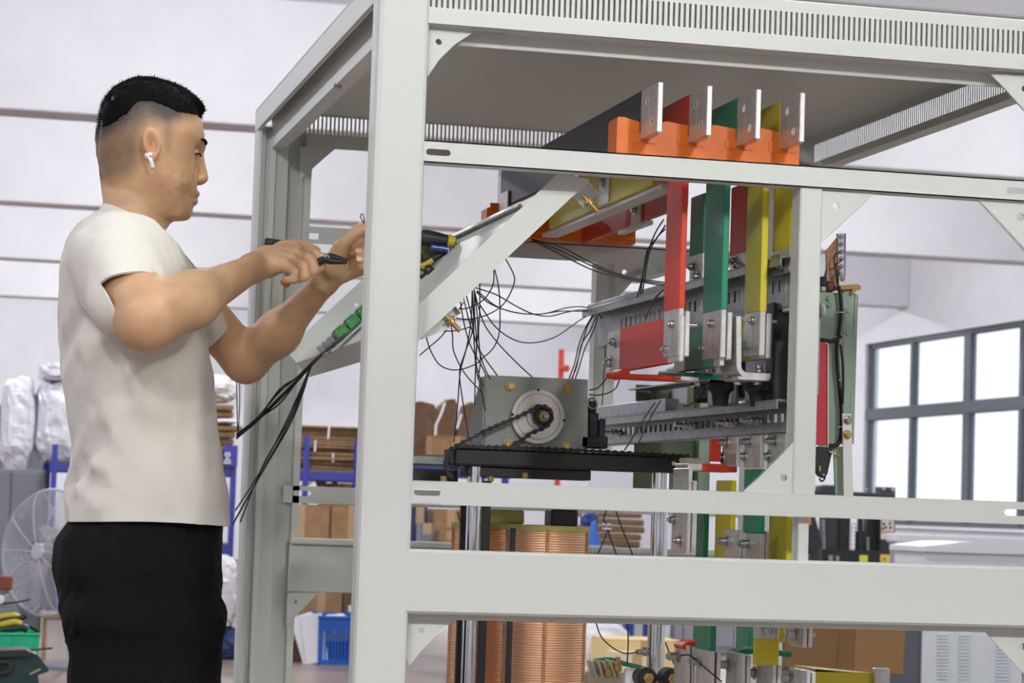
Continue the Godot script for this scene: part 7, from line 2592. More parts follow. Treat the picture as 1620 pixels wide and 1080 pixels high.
	# blue crate with papers
	o = thing("crate", "blue perforated plastic crate on the floor behind the cabinet", "crate", Vector3(2.488, 0, -15))
	var clo := Vector3(2.371, 0, -15.5)
	var chi := Vector3(2.6133, 0.2981, -15.05)
	s = mb()
	bb(s, clo, Vector3(chi.x, 0.012, chi.z))
	obj("floor", s, M.crate_blue, o)
	for q in [[Vector3(clo.x, 0, chi.z - 0.008), Vector3(1, 0, 0), chi.x - clo.x], [Vector3(clo.x, 0, clo.z), Vector3(1, 0, 0), chi.x - clo.x]]:
		s = mb()
		slotted(s, q[0], q[1], Vector3.UP, Vector3(0, 0, 0.008), q[2], chi.y, 0.03, q[2] - 0.02, 0.02, 0.01, 0.03, chi.y - 0.09)
		obj("wall", s, M.crate_blue, o)
	for x in [clo.x, chi.x - 0.008]:
		s = mb()
		slotted(s, Vector3(x, 0, clo.z), Vector3(0, 0, 1), Vector3.UP, Vector3(0.008, 0, 0), chi.z - clo.z, chi.y, 0.03, 0.41, 0.02, 0.01, 0.03, chi.y - 0.09)
		obj("wall", s, M.crate_blue, o)
	s = mb()
	bb(s, Vector3(clo.x - 0.01, chi.y - 0.02, chi.z), Vector3(chi.x + 0.01, chi.y, chi.z + 0.012), 0.003)
	bb(s, Vector3(clo.x - 0.01, chi.y - 0.02, clo.z - 0.012), Vector3(chi.x + 0.01, chi.y, clo.z), 0.003)
	obj("rim", s, M.crate_blue, o, true)
	lump("bag", "crumpled white bag lying in the blue crate", "bag", Vector3((clo.x + chi.x) / 2 + 0.02, chi.y - 0.08, -15.25), Vector3(0.09, 0.08, 0.12), M.bag, 58)
	for q in [[470, 0.14, "white paper sheet leaning left of the blue crate, outer one"], [482, 0.1, "white paper sheet leaning against the blue crate, inner one"]]:
		s = mb()
		var px: Vector3 = Vector3(2.311, 0.1916, -15.1) if q[0] == 470 else Vector3(2.3466, 0.2011, -15.08)
		bx(s, Vector3(px.x, 0.155, px.z), Vector3(0.14, 0.3, 0.012), 0.002, Basis(Vector3(0, 0, 1), 0.3 if q[0] == 470 else 0.16) * Basis(Vector3(1, 0, 0), -0.15))
		single("paper_sheet", s, M.paper, q[2], "paper")
	# plastic bag beside the worker
	lump("bag", "large white plastic bag between the worker and the cabinet post", "bag", Vector3(1.8366, 0.4146, -15.5), Vector3(0.075, 0.2081, 0.2), M.bag, 55)
	lump("bag", "dark blue bag on the floor under the white plastic bag", "bag", Vector3(1.838, 0.0991, -15.5), Vector3(0.1, 0.0991, 0.15), mat(rgb(40, 60, 110), 0.4), 56)
	# dark upright cardboard behind the hanging wires
	var shapes := [
		[[Vector2(2.9491, 1.3042), Vector2(2.9368, 1.6381), Vector2(3.035, 1.6504), Vector2(3.1179, 1.6336), Vector2(3.1441, 1.5943), Vector2(3.1296, 1.3109)], "dark brown cardboard leaning upright beside the front post", M.card_dark, 0.1],
		[[Vector2(3.1094, 1.3088), Vector2(3.1346, 1.5184), Vector2(3.1633, 1.6322), Vector2(3.2113, 1.6704), Vector2(3.2522, 1.6762), Vector2(3.2742, 1.6368), Vector2(3.2593, 1.4752), Vector2(3.2404, 1.3137)], "curved dark cardboard panel standing behind the hanging wires", M.card_dark, 0.12],
		[[Vector2(3.2532, 1.3155), Vector2(3.2873, 1.5192), Vector2(3.3164, 1.6339), Vector2(3.3653, 1.6603), Vector2(3.3993, 1.6374), Vector2(3.4337, 1.6063), Vector2(3.4436, 1.3226)], "dark cardboard pieces standing left of the grey motor plate", M.card_dark, 0.12],
	]
	var base_y := 1.3112
	for q in shapes:
		s = mb()
		var pts: Array = q[0]
		for i in pts.size():
			if (pts[i] as Vector2).y < base_y + 0.02:
				pts[i].y = base_y
		prism(s, pts, along_z(-15.4 - 0.05 - q[3]), q[3])
		single("cardboard", s, q[2], q[1], "cardboard")
	for q in [[[Vector3(3.1752, 1.6441, -15.38), Vector3(3.1532, 1.5708, -15.38), Vector3(3.1229, 1.5014, -15.38), Vector3(3.1188, 1.389, -15.38)], "white string hanging over the curved dark cardboard"], [[Vector3(3.2844, 1.5762, -15.38), Vector3(3.2735, 1.5356, -15.38), Vector3(3.2589, 1.4827, -15.38)], "short white string on the dark cardboard near the motor plate"]]:
		s = mb()
		tube(s, q[0], 0.008, 6)
		single("string", s, M.paper, q[1], "string")
	carton("carton", "open tan carton behind the chain beam, under the dark cardboard", Vector3(3.0749, 1.2516, -15.7), Vector3(3.4094, 1.4309, -15.3), M.card)
	o = rack("low blue rack behind the regulator, under the dark cardboard", 2.8511, 3.6012, -16.0, -15.3, 1.2516, [1.2516], [2.8406, 3.5655])
	# boxes seen in the narrow gap above the wide rail
	var gy := 0.7438
	o = rack("low blue stand behind the regulator carrying cartons, left of the chrome column", 2.7148, 3.2265, -14.72, -14.2, gy, [gy], [2.6771, 3.1627])
	carton("carton", "tan carton in the gap above the wide rail, left of the chrome column", Vector3(2.9486, 0.7438, -14.7), Vector3(3.1407, 0.9694, -14.45), M.card)
	carton("carton", "small pale carton with a white label, low in the gap left of the coil", Vector3(2.9426, 0.7438, -14.4), Vector3(3.0638, 0.84, -14.25), M.card)
	s = mb()
	bb(s, Vector3(2.9972, 0.7955, -14.296), Vector3(3.0466, 0.8326, -14.29))
	single("label_sheet", s, M.paper, "white label on the small pale carton left of the coil", "label")
	carton("bin", "dark blue storage bin at the left end of the gap above the wide rail", Vector3(2.8199, 0.7438, -14.7), Vector3(2.9119, 0.9859, -14.5), mat(rgb(50, 54, 96), 0.5))
	carton("bin", "grey box in front of the dark blue storage bin", Vector3(2.8301, 0.7438, -14.42), Vector3(2.9133, 0.8834, -14.3), M.dado)
	sheets("cardboard_pile", "pile of wavy flat cardboard in the gap between coil and right chrome column", Vector3(3.9643, 0.7718, -15.0), Vector3(4.2929, 0.995, -14.6), 5, M.card_stack, 71)
	o = rack("low blue stand carrying the wavy flat cardboard pile", 3.9417, 4.3344, -15.0, -14.6, 0.7718, [0.7718], [3.9576, 4.3183])
	lump("bag", "shiny blue plastic bag at the top of the gap by the wires", "bag", Vector3(3.8818, 0.9363, -14.4), Vector3(0.05, 0.04, 0.05), M.blue_clear, 73)
	s = mb()
	lathe(s, [Vector2(0, 0), Vector2(0.05, 0), Vector2(0.012, 0.14), Vector2(0, 0.14)], Vector3(3.8831, 0.7869, -14.3), Vector3.UP, 16)
	single("plastic_cone", s, M.crate_blue, "blue plastic cone right of the large copper winding", "cone")
	o = thing("trolley", "low grey trolley behind the coil that carries the blue cone", "trolley", Vector3(3.8877, 0, -14.3))
	s = mb()
	var ty := 0.7869
	bb(s, Vector3(3.736, ty - 0.03, -14.55), Vector3(3.9779, ty, -14.1), 0.004)
	obj("top", s, M.cab_grey, o)
	for x in [3.7477, 3.9662]:
		s = mb()
		bb(s, Vector3(x - 0.015, 0, -14.35), Vector3(x + 0.015, ty - 0.03, -14.32))
		obj("leg", s, M.cab_grey, o)
	# things in the gap below the wide rail
	lump("bag", "white plastic bag heap low behind the coil, left of the tan carton", "bag", Vector3(3.4908, 0.1748, -12.75), Vector3(0.13, 0.1798, 0.15), M.bag, 81)
	lump("bag", "grey-white plastic bag standing behind the white heap, past the coil", "bag", Vector3(3.5772, 0.1954, -13.0), Vector3(0.16, 0.1954, 0.15), M.wrap, 82)
	carton("carton", "pale yellow carton low behind the right chrome column", Vector3(3.4113, 0, -12.55), Vector3(3.8007, 0.3377, -12.2), mat(rgb(232, 206, 150), 0.8))
	carton("carton", "small pale carton before the yellow one, behind the chrome column", Vector3(3.3718, 0, -12.1), Vector3(3.5842, 0.287, -11.9), mat(rgb(228, 212, 178), 0.8))
	o = thing("machine", "white machine with a blue window behind the copper winding, low down", "machine", Vector3(4.6593, 0, -16))
	s = mb()
	bb(s, Vector3(4.5388, 0, -16.5), Vector3(4.7322, 0.2956, -16), 0.01)
	obj("body", s, M.cab_white, o)
	s = mb()
	bb(s, Vector3(4.5699, 0.1569, -16.01), Vector3(4.6445, 0.2535, -15.99), 0.003)
	obj("window", s, M.crate_blue, o)
	s = mb()
	bb(s, Vector3(4.4387, 0, -15.06), Vector3(4.4759, 0.4002, -15), 0.004)
	single("red_post", s, M.red_sleeve, "red post low behind the right chrome column", "post")
	far_cabinet("lavender grey cabinet left of the green bar's foot, far back", Vector3(5.2136, 0, -17.5), Vector3(5.388, 0.3287, -17), M.cab_grey)
	far_cabinet("wide lavender grey cabinet behind the lower green bars, far back", Vector3(5.4495, 0, -17.5), Vector3(5.9162, 0.3376, -17), M.cab_grey)
	far_cabinet("white cabinet edge right of the chrome column, far back", Vector3(5.0501, 0, -17.3), Vector3(5.1476, 0.3331, -16.8), M.cab_white)

func far_cabinet(label: String, lo: Vector3, hi: Vector3, m: Material) -> Node3D:
	var o := thing("metal_cabinet", label, "cabinet", Vector3((lo.x + hi.x) / 2, 0, (lo.z + hi.z) / 2))
	var s := mb()
	bb(s, lo, hi, 0.008)
	obj("body", s, m, o)
	s = mb()
	var xm := (lo.x + hi.x) * 0.5
	bb(s, Vector3(lo.x + 0.015, lo.y + 0.05, hi.z), Vector3(xm - 0.004, hi.y - 0.02, hi.z + 0.012), 0.004)
	obj("door", s, m, o)
	s = mb()
	bb(s, Vector3(xm + 0.004, lo.y + 0.05, hi.z), Vector3(hi.x - 0.015, hi.y - 0.02, hi.z + 0.012), 0.004)
	obj("door", s, m, o)
	return o

# ---------- fan and bench at the left ----------
func fan_and_bench() -> void:
	var s: SurfaceTool
	var c := Vector3(0.6919, 0.6538, -14.2)
	var o := thing("pedestal_fan", "large grey pedestal fan with a wire guard, behind the worker's hip", "fan", Vector3(c.x, 0, c.z))
	var ax := Vector3(-0.72, 0.05, 0.69).normalized()
	var R := 0.3564
	var f := frame_for(ax)
	for side in [1.0, -1.0]:
		s = mb()
		for k in 26:
			var t := (k + 1) / 26.0
			var r := R * (0.16 + 0.84 * t)
			var d := 0.10 * sqrt(maxf(0.0, 1.0 - t * t * 0.98))
			torus(s, c + ax * d * side, ax, r, 0.0022, 44, 4)
		obj("guard_rings", s, M.fan_grey, o, true)
		s = mb()
		for k in 10:
			var a := TAU * k / 10.0
			var u := f.x * cos(a) + f.y * sin(a)
			var pts := []
			for j in 7:
				var t := j / 6.0
				pts.append(c + u * R * (0.12 + 0.88 * t) + ax * side * 0.104 * sqrt(maxf(0.0, 1.0 - t * t * 0.98)))
			tube(s, pts, 0.0038, 5)
		obj("guard_spokes", s, M.fan_grey, o, true)
	s = mb()
	torus(s, c, ax, R, 0.008, 56, 8)
	obj("outer_ring", s, M.fan_grey, o)
	for k in 3:
		s = mb()
		var a := TAU * k / 3.0 + 0.5
		var u := f.x * cos(a) + f.y * sin(a)
		var w := f.x * -sin(a) + f.y * cos(a)
		var q := []
		for j in 6:
			var t := j / 5.0
			q.append([c + u * R * (0.14 + 0.72 * t) - w * R * 0.12 * (0.5 + t) - ax * 0.025, c + u * R * (0.14 + 0.72 * t) + w * R * 0.22 * (0.5 + t) + ax * 0.03])
		for j in 5:
			quad(s, q[j][0], q[j][1], q[j + 1][1], q[j + 1][0])
			quad(s, q[j][0] - ax * 0.004, q[j + 1][0] - ax * 0.004, q[j + 1][1] - ax * 0.004, q[j][1] - ax * 0.004)
		obj("blade", s, M.dado, o)
	s = mb()
	cyl(s, c - ax * 0.09, c + ax * 0.11, 0.05, 20, 0.01)
	obj("hub", s, M.fan_grey, o)
	s = mb()
	cyl(s, c - ax * 0.32, c - ax * 0.09, 0.085, 20, 0.02)
	obj("motor", s, M.dado, o)
	s = mb()
	cyl(s, Vector3(c.x, 0.03, c.z) - ax * 0.2, c - ax * 0.2, 0.022, 14)
	obj("stand_pole", s, M.fan_grey, o)
	s = mb()
	cyl(s, Vector3(c.x, 0, c.z) - ax * 0.2, Vector3(c.x, 0.04, c.z) - ax * 0.2, 0.24, 28, 0.01)
	obj("stand_base", s, M.dado, o)
	# dark grey partition behind
	s = mb()
	bb(s, Vector3(0.2292, 0, -18.66), Vector3(0.8312, 1.629, -18.6), 0.004)
	single("partition_panel", s, M.dado, "dark grey partition panel at the far left, behind the fan", "partition")
	far_cabinet("dark grey steel cupboard behind the fan, under the grey-white wrapped bundle", Vector3(0.3162, 0, -17.4), Vector3(0.7801, 1.1424, -16.9), M.dado)
	# low bench that carries the tool boxes, just below the picture
	var top := 0.3655
	o = thing("workbench", "low wooden bench at the lower left carrying the tool case and teal crate", "bench", Vector3(0.2867, 0, -8.4))
	s = mb()
	bb(s, Vector3(0.0828, top - 0.04, -8.8), Vector3(0.3867, top, -7.95), 0.004)
	obj("top", s, M.wood, o)
	for x in [0.1031, 0.367]:
		for z in [-8.75, -8.0]:
			s = mb()
			bb(s, Vector3(x - 0.02, 0, z - 0.02), Vector3(x + 0.02, top - 0.04, z + 0.02))
			obj("leg", s, M.wood, o)
	# dark green power-tool case
	o = thing("tool_case", "dark green-black tool case with a moulded handle at the lower left", "tool case", Vector3(0.316, top, -8.1))
	s = mb()
	prism(s, [Vector2(0.1336, 0.4651), Vector2(0.2507, 0.4753), Vector2(0.3451, 0.4791), Vector2(0.3693, 0.4696), Vector2(0.4029, 0.4282), Vector2(0.4053, 0.4182), Vector2(0.3722, 0.4056), Vector2(0.3774, 0.3778), Vector2(0.1379, 0.3739)], along_z(-8.25), 0.2)
	obj("shell", s, M.case_dark, o)
	s = mb()
	prism(s, [Vector2(0.1329, 0.4776), Vector2(0.3286, 0.4874), Vector2(0.3448, 0.4777), Vector2(0.3414, 0.4657), Vector2(0.1338, 0.4578)], along_z(-8.2), 0.17)
	obj("lid_rim", s, M.tool_black, o)
	s = mb()
	tube(s, curve([Vector3(0.2245, 0.4363, -8.03), Vector3(0.2437, 0.4446, -8.03), Vector3(0.271, 0.4471, -8.03), Vector3(0.2833, 0.4374, -8.03), Vector3(0.2803, 0.4174, -8.03), Vector3(0.253, 0.413, -8.03), Vector3(0.2256, 0.4125, -8.03)], 4), 0.008, 8)
	obj("handle", s, M.tool_black, o)
	s = mb()
	bar(s, Vector3(0.3461, 0.4095, -8.045), Vector3(0.379, 0.4261, -8.045), 0.008, 0.006, Vector3.UP)
	obj("latch", s, M.steel, o)
	# teal open crate with tools
	o = thing("crate", "bright teal plastic crate full of tools at the lower left", "crate", Vector3(0.3264, 0.4483, -8.5))
	var a0 := Vector3(0.1405, 0.4489, -8.5)
	var lo := Vector3(0.1387, top, -8.75)
	var hi := Vector3(0.3903, 0.5163, -8.45)
	s = mb()
	bb(s, Vector3(lo.x, lo.y, hi.z - 0.006), hi, 0.002)
	bb(s, Vector3(lo.x, lo.y, lo.z), Vector3(hi.x, hi.y, lo.z + 0.006), 0.002)
	bb(s, Vector3(hi.x - 0.006, lo.y, lo.z), hi, 0.002)
	bb(s, Vector3(lo.x, lo.y, lo.z), Vector3(hi.x, lo.y + 0.12, hi.z))
	obj("walls", s, M.teal, o)
	s = mb()
	bb(s, Vector3(lo.x, hi.y - 0.008, hi.z), Vector3(hi.x + 0.004, hi.y, hi.z + 0.008), 0.002)
	obj("rim", s, M.teal, o)
	for x in [0.3065, 0.381]:
		s = mb()
		bb(s, Vector3(x - 0.004, lo.y, hi.z), Vector3(x + 0.004, hi.y - 0.01, hi.z + 0.005), 0.001)
		obj("rib", s, M.teal, o)
	s = mb()
	cyl(s, Vector3(0.347, 0.482, -8.1), Vector3(0.4164, 0.4894, -8.1), 0.0035, 8)
	single("rod", s, mat(rgb(70, 40, 60), 0.5), "thin dark rod sticking out over the green-black tool case", "rod")
	var tools := [
		[[Vector3(0.2526, 0.5581, -8.55), Vector3(0.2815, 0.5651, -8.55), Vector3(0.3065, 0.5677, -8.55), Vector3(0.3236, 0.5618, -8.55)], 0.012, M.tool_yellow, "yellow tool handle in the teal crate, topmost", "tool handle"],
		[[Vector3(0.2605, 0.5375, -8.5), Vector3(0.2851, 0.5444, -8.5), Vector3(0.3099, 0.5492, -8.5), Vector3(0.331, 0.5433, -8.5)], 0.011, M.tool_yellow, "yellow tool handle in the teal crate, lower one", "tool handle"],
		[[Vector3(0.2523, 0.5469, -8.52), Vector3(0.2894, 0.5561, -8.52), Vector3(0.3225, 0.5611, -8.52), Vector3(0.3472, 0.5701, -8.52)], 0.009, M.tool_black, "black tool between the yellow handles in the teal crate", "tool handle"],
		[[Vector3(0.2612, 0.5228, -8.5), Vector3(0.2984, 0.5278, -8.5), Vector3(0.3315, 0.5327, -8.5), Vector3(0.3527, 0.5247, -8.5)], 0.014, M.tool_black, "black tool lying on the rim of the teal crate, left", "tool"],
		[[Vector3(0.3241, 0.5273, -8.52), Vector3(0.3571, 0.5365, -8.52), Vector3(0.3828, 0.5243, -8.52), Vector3(0.3916, 0.516, -8.52)], 0.008, M.tool_black, "black cable loop on the right of the teal crate", "cable"],
		[[Vector3(0.2674, 0.6067, -8.56), Vector3(0.3007, 0.6118, -8.56), Vector3(0.3298, 0.6167, -8.56), Vector3(0.3589, 0.6238, -8.56)], 0.003, M.wire, "thin dark cable arching above the teal crate", "cable"],
	]
	for q in tools:
		s = mb()
		tube(s, curve(q[0], 4), q[1], 8)
		single("tool", s, q[2], q[3], q[4])
	s = mb()
	prism(s, [Vector2(0.2212, 0.5399), Vector2(0.2173, 0.6251), Vector2(0.2717, 0.6286), Vector2(0.2924, 0.6376), Vector2(0.3149, 0.6061), Vector2(0.3389, 0.5425)], along_z(-8.7), 0.1)
	single("grey_tool", s, M.cab_grey, "grey wedge shaped tool body standing in the teal crate", "tool")
	s = mb()
	cyl(s, Vector3(0.2589, 0.6206, -8.58), Vector3(0.2577, 0.6222, -8.54), 0.015, 16, 0.003)
	single("white_knob", s, M.white_plastic, "white round knob at the left edge above the teal crate", "knob")
	s = mb()
	lathe(s, [Vector2(0, 0), Vector2(0.028, 0), Vector2(0.034, 0.006), Vector2(0.034, 0.042), Vector2(0.03, 0.048), Vector2(0, 0.048)], Vector3(0.2671, 0.6512, -8.62), Vector3.UP, 18)
	single("brown_pot", s, mat(rgb(130, 62, 46), 0.45), "red-brown round can standing among the tools at the left edge", "can")
	# pale board box on the floor behind the worker
	o = thing("board_box", "pale wooden framed board box on the floor under the fan", "box", Vector3(0.7795, 0, -14.6))
	var blo := Vector3(0.687, 0, -15.0)
	var bhi := Vector3(0.8743, 0.2924, -14.6)
	s = mb()
	bb(s, blo + Vector3(0.01, 0, 0), bhi - Vector3(0.01, 0.01, 0.01), 0.002)
	obj("panel", s, M.board, o)
	s = mb()
	bb(s, Vector3(blo.x, bhi.y - 0.035, blo.z), bhi, 0.004)
	obj("top_frame", s, M.wood, o)
	for x in [blo.x, bhi.x - 0.025]:
		s = mb()
		bb(s, Vector3(x, 0, bhi.z - 0.03), Vector3(x + 0.025, bhi.y - 0.035, bhi.z), 0.002)
		obj("side_frame", s, M.wood, o)
	# things on the rack behind the fan
	lump("bag", "brownish white cloth bundle behind the fan guard", "bundle", Vector3(0.7892, 0.5738, -16.42), Vector3(0.11, 0.19, 0.12), mat(rgb(150, 130, 134), 0.8), 91)
	carton("bin", "blue storage bin behind the fan, near the worker's hip", Vector3(0.8184, 0.2164, -16.55), Vector3(0.9392, 0.3952, -16.3), M.crate_blue)
	s = mb()
	bb(s, Vector3(0.8085, 0, -16.5), Vector3(0.9604, 0.2177, -16.2), 0.01)
	single("grey_box", s, M.dado, "grey box under the blue storage bin behind the fan", "box")

# ---------- right: stacker, white cabinets, carton ----------
func far_right() -> void:
	var s: SurfaceTool
	var z := -14.0
	var o := thing("pallet_stacker", "black pallet stacker mast with chains, warning stickers and a wire guard, before the windows", "stacker", Vector3(5.4303, 0, -14))
	for q in [[Vector3(5.2302, 0, -14.08), Vector3(5.3144, 1.196, -14), "mast"], [Vector3(5.5806, 0, -14.08), Vector3(5.6779, 1.197, -14), "mast"]]:
		pass
	mast_part(o, "mast", Vector3(5.2303, 0, -14.1), Vector3(5.3145, 1.1922, -14), M.mast)
	mast_part(o, "mast", Vector3(5.5848, 0, -14.1), Vector3(5.682, 1.1933, -14), M.mast)
	mast_part(o, "inner_mast", Vector3(5.3397, 0, -14.13), Vector3(5.4163, 1.1086, -14.05), M.black)
	mast_part(o, "inner_mast", Vector3(5.5295, 0, -14.13), Vector3(5.6025, 1.1149, -14.05), M.black)
	mast_part(o, "head_beam", Vector3(5.2009, 1.1194, -14.1), Vector3(5.2729, 1.1873, -13.98), M.mast)
	mast_part(o, "head_beam", Vector3(5.158, 1.1025, -14.11), Vector3(5.6644, 1.1554, -13.97), M.mast)
	mast_part(o, "carriage", Vector3(5.2001, 0.7152, -14.05), Vector3(5.6652, 0.8092, -13.95), M.black)
	s = mb()
	cyl(s, Vector3(5.4719, 0.733, -14.02), Vector3(5.4671, 0.9222, -14.02), 0.03, 18, 0.002)
	cyl(s, Vector3(5.4671, 0.9222, -14.02), Vector3(5.4633, 1.0737, -14.02), 0.018, 14)
	obj("hydraulic_ram", s, M.black, o)
	for x in [0, 1]:
		s = mb()
		var a: Vector3 = Vector3(5.2135, 0.983, -13.97) if x == 0 else Vector3(5.4968, 0.8861, -13.97)
		var b: Vector3 = Vector3(5.2277, 0.7466, -13.97) if x == 0 else Vector3(5.5001, 0.7541, -13.97)
		for k in 18:
			bx(s, a.lerp(b, (k + 0.5) / 18.0), Vector3(0.014 if k % 2 == 0 else 0.009, 0.011, 0.01), 0.001)
		obj("lift_chain", s, M.galv, o)
	s = mb()
	for k in 9:
		bar(s, Vector3(5.4404, 0.9658, -14.1) + Vector3(0, -0.025 * k, 0), Vector3(5.5501, 0.9654, -14.1) + Vector3(0, -0.025 * k, 0), 0.003, 0.003)
	for k in 5:
		var p := Vector3(5.4404, 0.9658, -14.1).lerp(Vector3(5.5501, 0.9654, -14.1), k / 4.0)
		bar(s, p, p + Vector3(0, -0.2, 0), 0.003, 0.003, Vector3.RIGHT)
	obj("wire_guard", s, M.black, o, true)
	for p in [Vector3(5.5784, 1.1801, -13.95), Vector3(5.6392, 1.1746, -13.95), Vector3(5.4657, 1.1724, -13.95)]:
		s = mb()
		cyl(s, p, p + Vector3(0, 0, 0.015), 0.011, 12, 0.002)
		obj("bolt", s, M.steel, o)
	s = mb()
	bb(s, Vector3(5.5863, 0.8784, -13.991), Vector3(5.6672, 0.9958, -13.985))
	obj("white_sticker", s, M.sticker_white, o)
	s = mb()
	bb(s, Vector3(5.5846, 0.92, -13.986), Vector3(5.6655, 0.9276, -13.98))
	bb(s, Vector3(5.5914, 0.9684, -13.986), Vector3(5.5995, 0.9835, -13.98))
	obj("sticker_line", s, M.tool_orange, o, true)
	s = mb()
	for q in [[1399, 829], [1409, 827], [1402, 834], [1410, 834], [1397, 836]]:
		bx(s, Vector3(5.5821, 0.9945, -13.978) + Vector3((q[0] - 1394) * 0.00385, (822 - q[1]) * 0.0037, 0), Vector3(0.012, 0.014, 0.003), 0.0, Basis(Vector3(0, 0, 1), q[0] * 0.7))
	obj("sticker_pictogram", s, M.tool_black, o, true)
	s = mb()
	bb(s, Vector3(5.5686, 0.7355, -13.946), Vector3(5.6653, 0.7883, -13.94))
	obj("yellow_sticker", s, M.sticker_yellow, o)
	s = mb()
	bx(s, Vector3(5.592, 0.7613, -13.938), Vector3(0.02, 0.02, 0.003), 0.0, Basis(Vector3(0, 0, 1), PI / 4))
	obj("warning_mark", s, M.tool_orange, o)
	s = mb()
	bb(s, Vector3(5.4361, 0.7313, -13.946), Vector3(5.4883, 0.7802, -13.94))
	obj("yellow_sticker", s, M.sticker_yellow, o)
	s = mb()
	bb(s, Vector3(5.2402, 0.7369, -13.946), Vector3(5.2681, 0.7743, -13.94))
	obj("grey_sticker", s, M.galv, o)
	s = mb()
	bb(s, Vector3(5.2841, 0.7343, -13.946), Vector3(5.3081, 0.7718, -13.94))
	obj("grey_sticker", s, M.galv, o)
	s = mb()
	bb(s, Vector3(5.2404, 0, -14.9), Vector3(5.6871, 0.4, -13.9), 0.02)
	obj("chassis", s, M.mast, o)
	# tiller with an orange grip
	o = thing("tiller_arm", "black curved tiller head with an orange button, left of the stacker mast", "tiller", Vector3(4.9679, 0, -13.4))
	s = mb()
	prism(s, [Vector2(4.8955, 1.0589), Vector2(4.9425, 1.0171), Vector2(4.959, 0.9708), Vector2(4.98, 0.8993), Vector2(4.9969, 0.8385), Vector2(4.9898, 0.8166), Vector2(4.9409, 0.7864), Vector2(4.9102, 0.7928), Vector2(4.898, 0.8212)], along_z(-13.48), 0.08)
	obj("shell", s, M.black, o)
	s = mb()
	bb(s, Vector3(4.8905, 0.9478, -13.41), Vector3(4.921, 0.9945, -13.38), 0.006)
	obj("orange_button", s, M.tool_orange, o)
	s = mb()
	bb(s, Vector3(4.9355, 0, -13.47), Vector3(4.9928, 0.8009, -13.42), 0.004)
	obj("pole", s, M.mast, o)
	# pale lab bench under the windows
	o = thing("side_bench", "long white topped bench with a lavender grey front, under the windows", "bench", Vector3(5.6067, 0, -13))
	s = mb()
	bb(s, Vector3(5.2691, 0.868, -13.12), Vector3(7.8691, 0.921, -12.95), 0.01)
	obj("top", s, M.cab_white, o)
	s = mb()
	bb(s, Vector3(5.2859, 0, -13.1), Vector3(7.8359, 0.8662, -13.0), 0.005)
	obj("front", s, M.cab_grey, o)
	s = mb()
	lathe(s, [Vector2(0, 0), Vector2(0.018, 0), Vector2(0.018, 0.012), Vector2(0.009, 0.018), Vector2(0.009, 0.024), Vector2(0, 0.024)], Vector3(5.5281, 0.9006, -13.04), Vector3.UP, 14)
	single("brass_fitting", s, M.brass, "small brass fitting lying on the white bench top", "fitting")
	s = mb()
	torus(s, Vector3(5.4483, 0.8947, -13.04), Vector3(0.2, 1, 0.3), 0.014, 0.003, 16, 5)
	single("ring", s, M.galv, "small grey ring lying on the white bench top", "ring")
	# louvred white cabinet in front
	o = thing("louvred_cabinet", "large white louvred cabinet with a shallow hipped top, at the right edge", "cabinet", Vector3(5.1675, 0, -11.5))
	var lo := Vector3(4.8285, 0, -11.9)
	var hi := Vector3(5.9285, 0.8628, -11.5)
	s = mb()
	bb(s, lo, hi, 0.004)
	obj("body", s, M.cab_white, o)
	s = mb()
	prism(s, [Vector2(lo.x - 0.02, hi.y - 0.02), Vector2(hi.x + 0.02, hi.y - 0.02), Vector2(hi.x + 0.02, hi.y + 0.005), Vector2(lo.x + 0.25, hi.y + 0.035), Vector2(lo.x + 0.16, hi.y + 0.03), Vector2(lo.x - 0.02, hi.y + 0.006)], along_z(-11.92), 0.45)
	obj("hipped_top", s, M.cab_white, o)
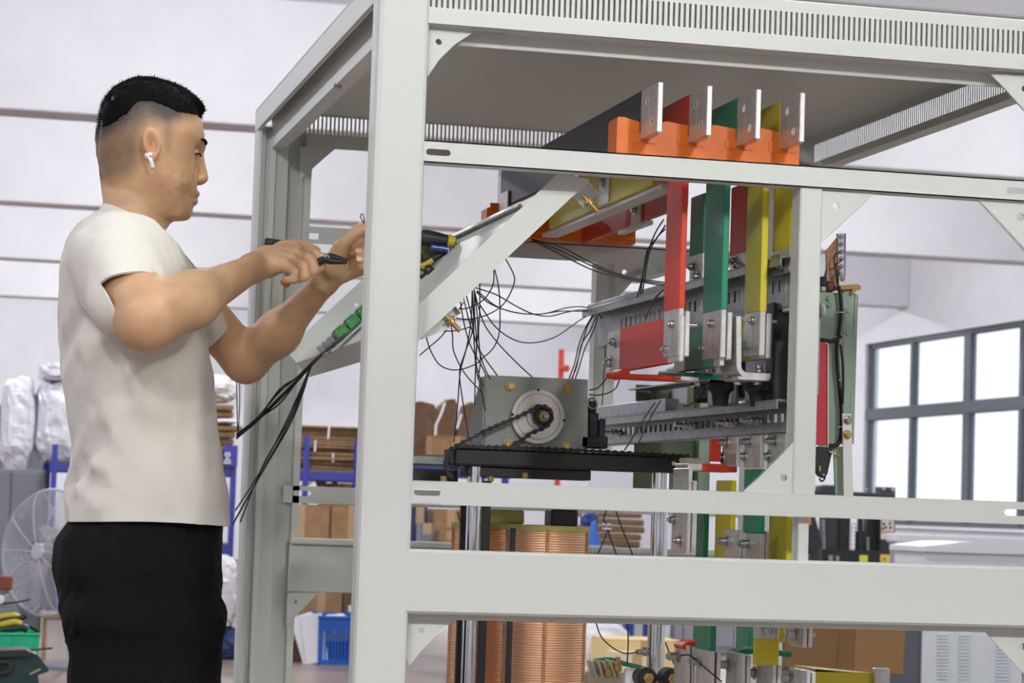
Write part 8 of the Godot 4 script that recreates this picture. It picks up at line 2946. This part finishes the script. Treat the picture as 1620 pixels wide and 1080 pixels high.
	for q in [[4.9013, 4.9583], [5.0187, 5.0759], [5.2178, 5.289]]:
		s = mb()
		for k in 30:
			var y := 0.4342 - 0.0165 * k
			bx(s, Vector3((q[0] + q[1]) / 2, y, -11.495), Vector3(q[1] - q[0], 0.0105, 0.011), 0.003, Basis(Vector3(1, 0, 0), 0.5))
		obj("louvres", s, M.cab_white, o, true)
	s = mb()
	bb(s, Vector3(4.8161, 0, -11.9), Vector3(4.832, 0.4881, -11.52), 0.004)
	single("dark_post", s, M.frame_dark, "dark blue-grey steel post at the left edge of the louvred cabinet", "post")
	# brown carton on a stool
	var blo := Vector3(2.2172, 0.5834, -6.5)
	var bhi := Vector3(2.5525, 0.7114, -6.2)
	o = thing("carton", "brown cardboard carton with a vertical seam, tilted slightly, behind the folded yellow cover", "box", Vector3((blo.x + bhi.x) / 2, blo.y, -6.35))
	s = mb()
	var tl := Basis(Vector3(0, 0, 1), -0.035)
	bx(s, (blo + bhi) * 0.5, bhi - blo, 0.004, tl)
	obj("body", s, mat(rgb(118, 88, 55), 0.85), o)
	s = mb()
	bx(s, Vector3(lerpf(blo.x, bhi.x, 0.44), (blo.y + bhi.y) * 0.5 + 0.001, bhi.z + 0.001), Vector3(0.002, bhi.y - blo.y, 0.003), 0.0, tl)
	obj("seam", s, M.card_dark, o)
	s = mb()
	bx(s, (blo + bhi) * 0.5 + Vector3((bhi.x - blo.x) * 0.28, -0.004, 0.151), Vector3((bhi.x - blo.x) * 0.42, (bhi.y - blo.y) * 0.98, 0.003), 0.001, tl)
	obj("flap", s, mat(rgb(136, 103, 67), 0.85), o)
	o = thing("stool", "small grey stool under the brown carton", "stool", Vector3((blo.x + bhi.x) / 2, 0, -6.35))
	s = mb()
	bb(s, Vector3(blo.x + 0.08, blo.y - 0.035, -6.48), Vector3(bhi.x - 0.08, blo.y - 0.008, -6.24), 0.004)
	obj("seat", s, M.cab_grey, o)
	for x in [blo.x + 0.09, bhi.x - 0.1]:
		for zz in [-6.46, -6.26]:
			s = mb()
			bb(s, Vector3(x, 0, zz - 0.01), Vector3(x + 0.02, blo.y - 0.03, zz + 0.01))
			obj("leg", s, M.cab_grey, o)

func mast_part(o: Node3D, called: String, lo: Vector3, hi: Vector3, m: Material) -> void:
	var s := mb()
	bb(s, lo, hi, 0.006)
	obj(called, s, m, o)
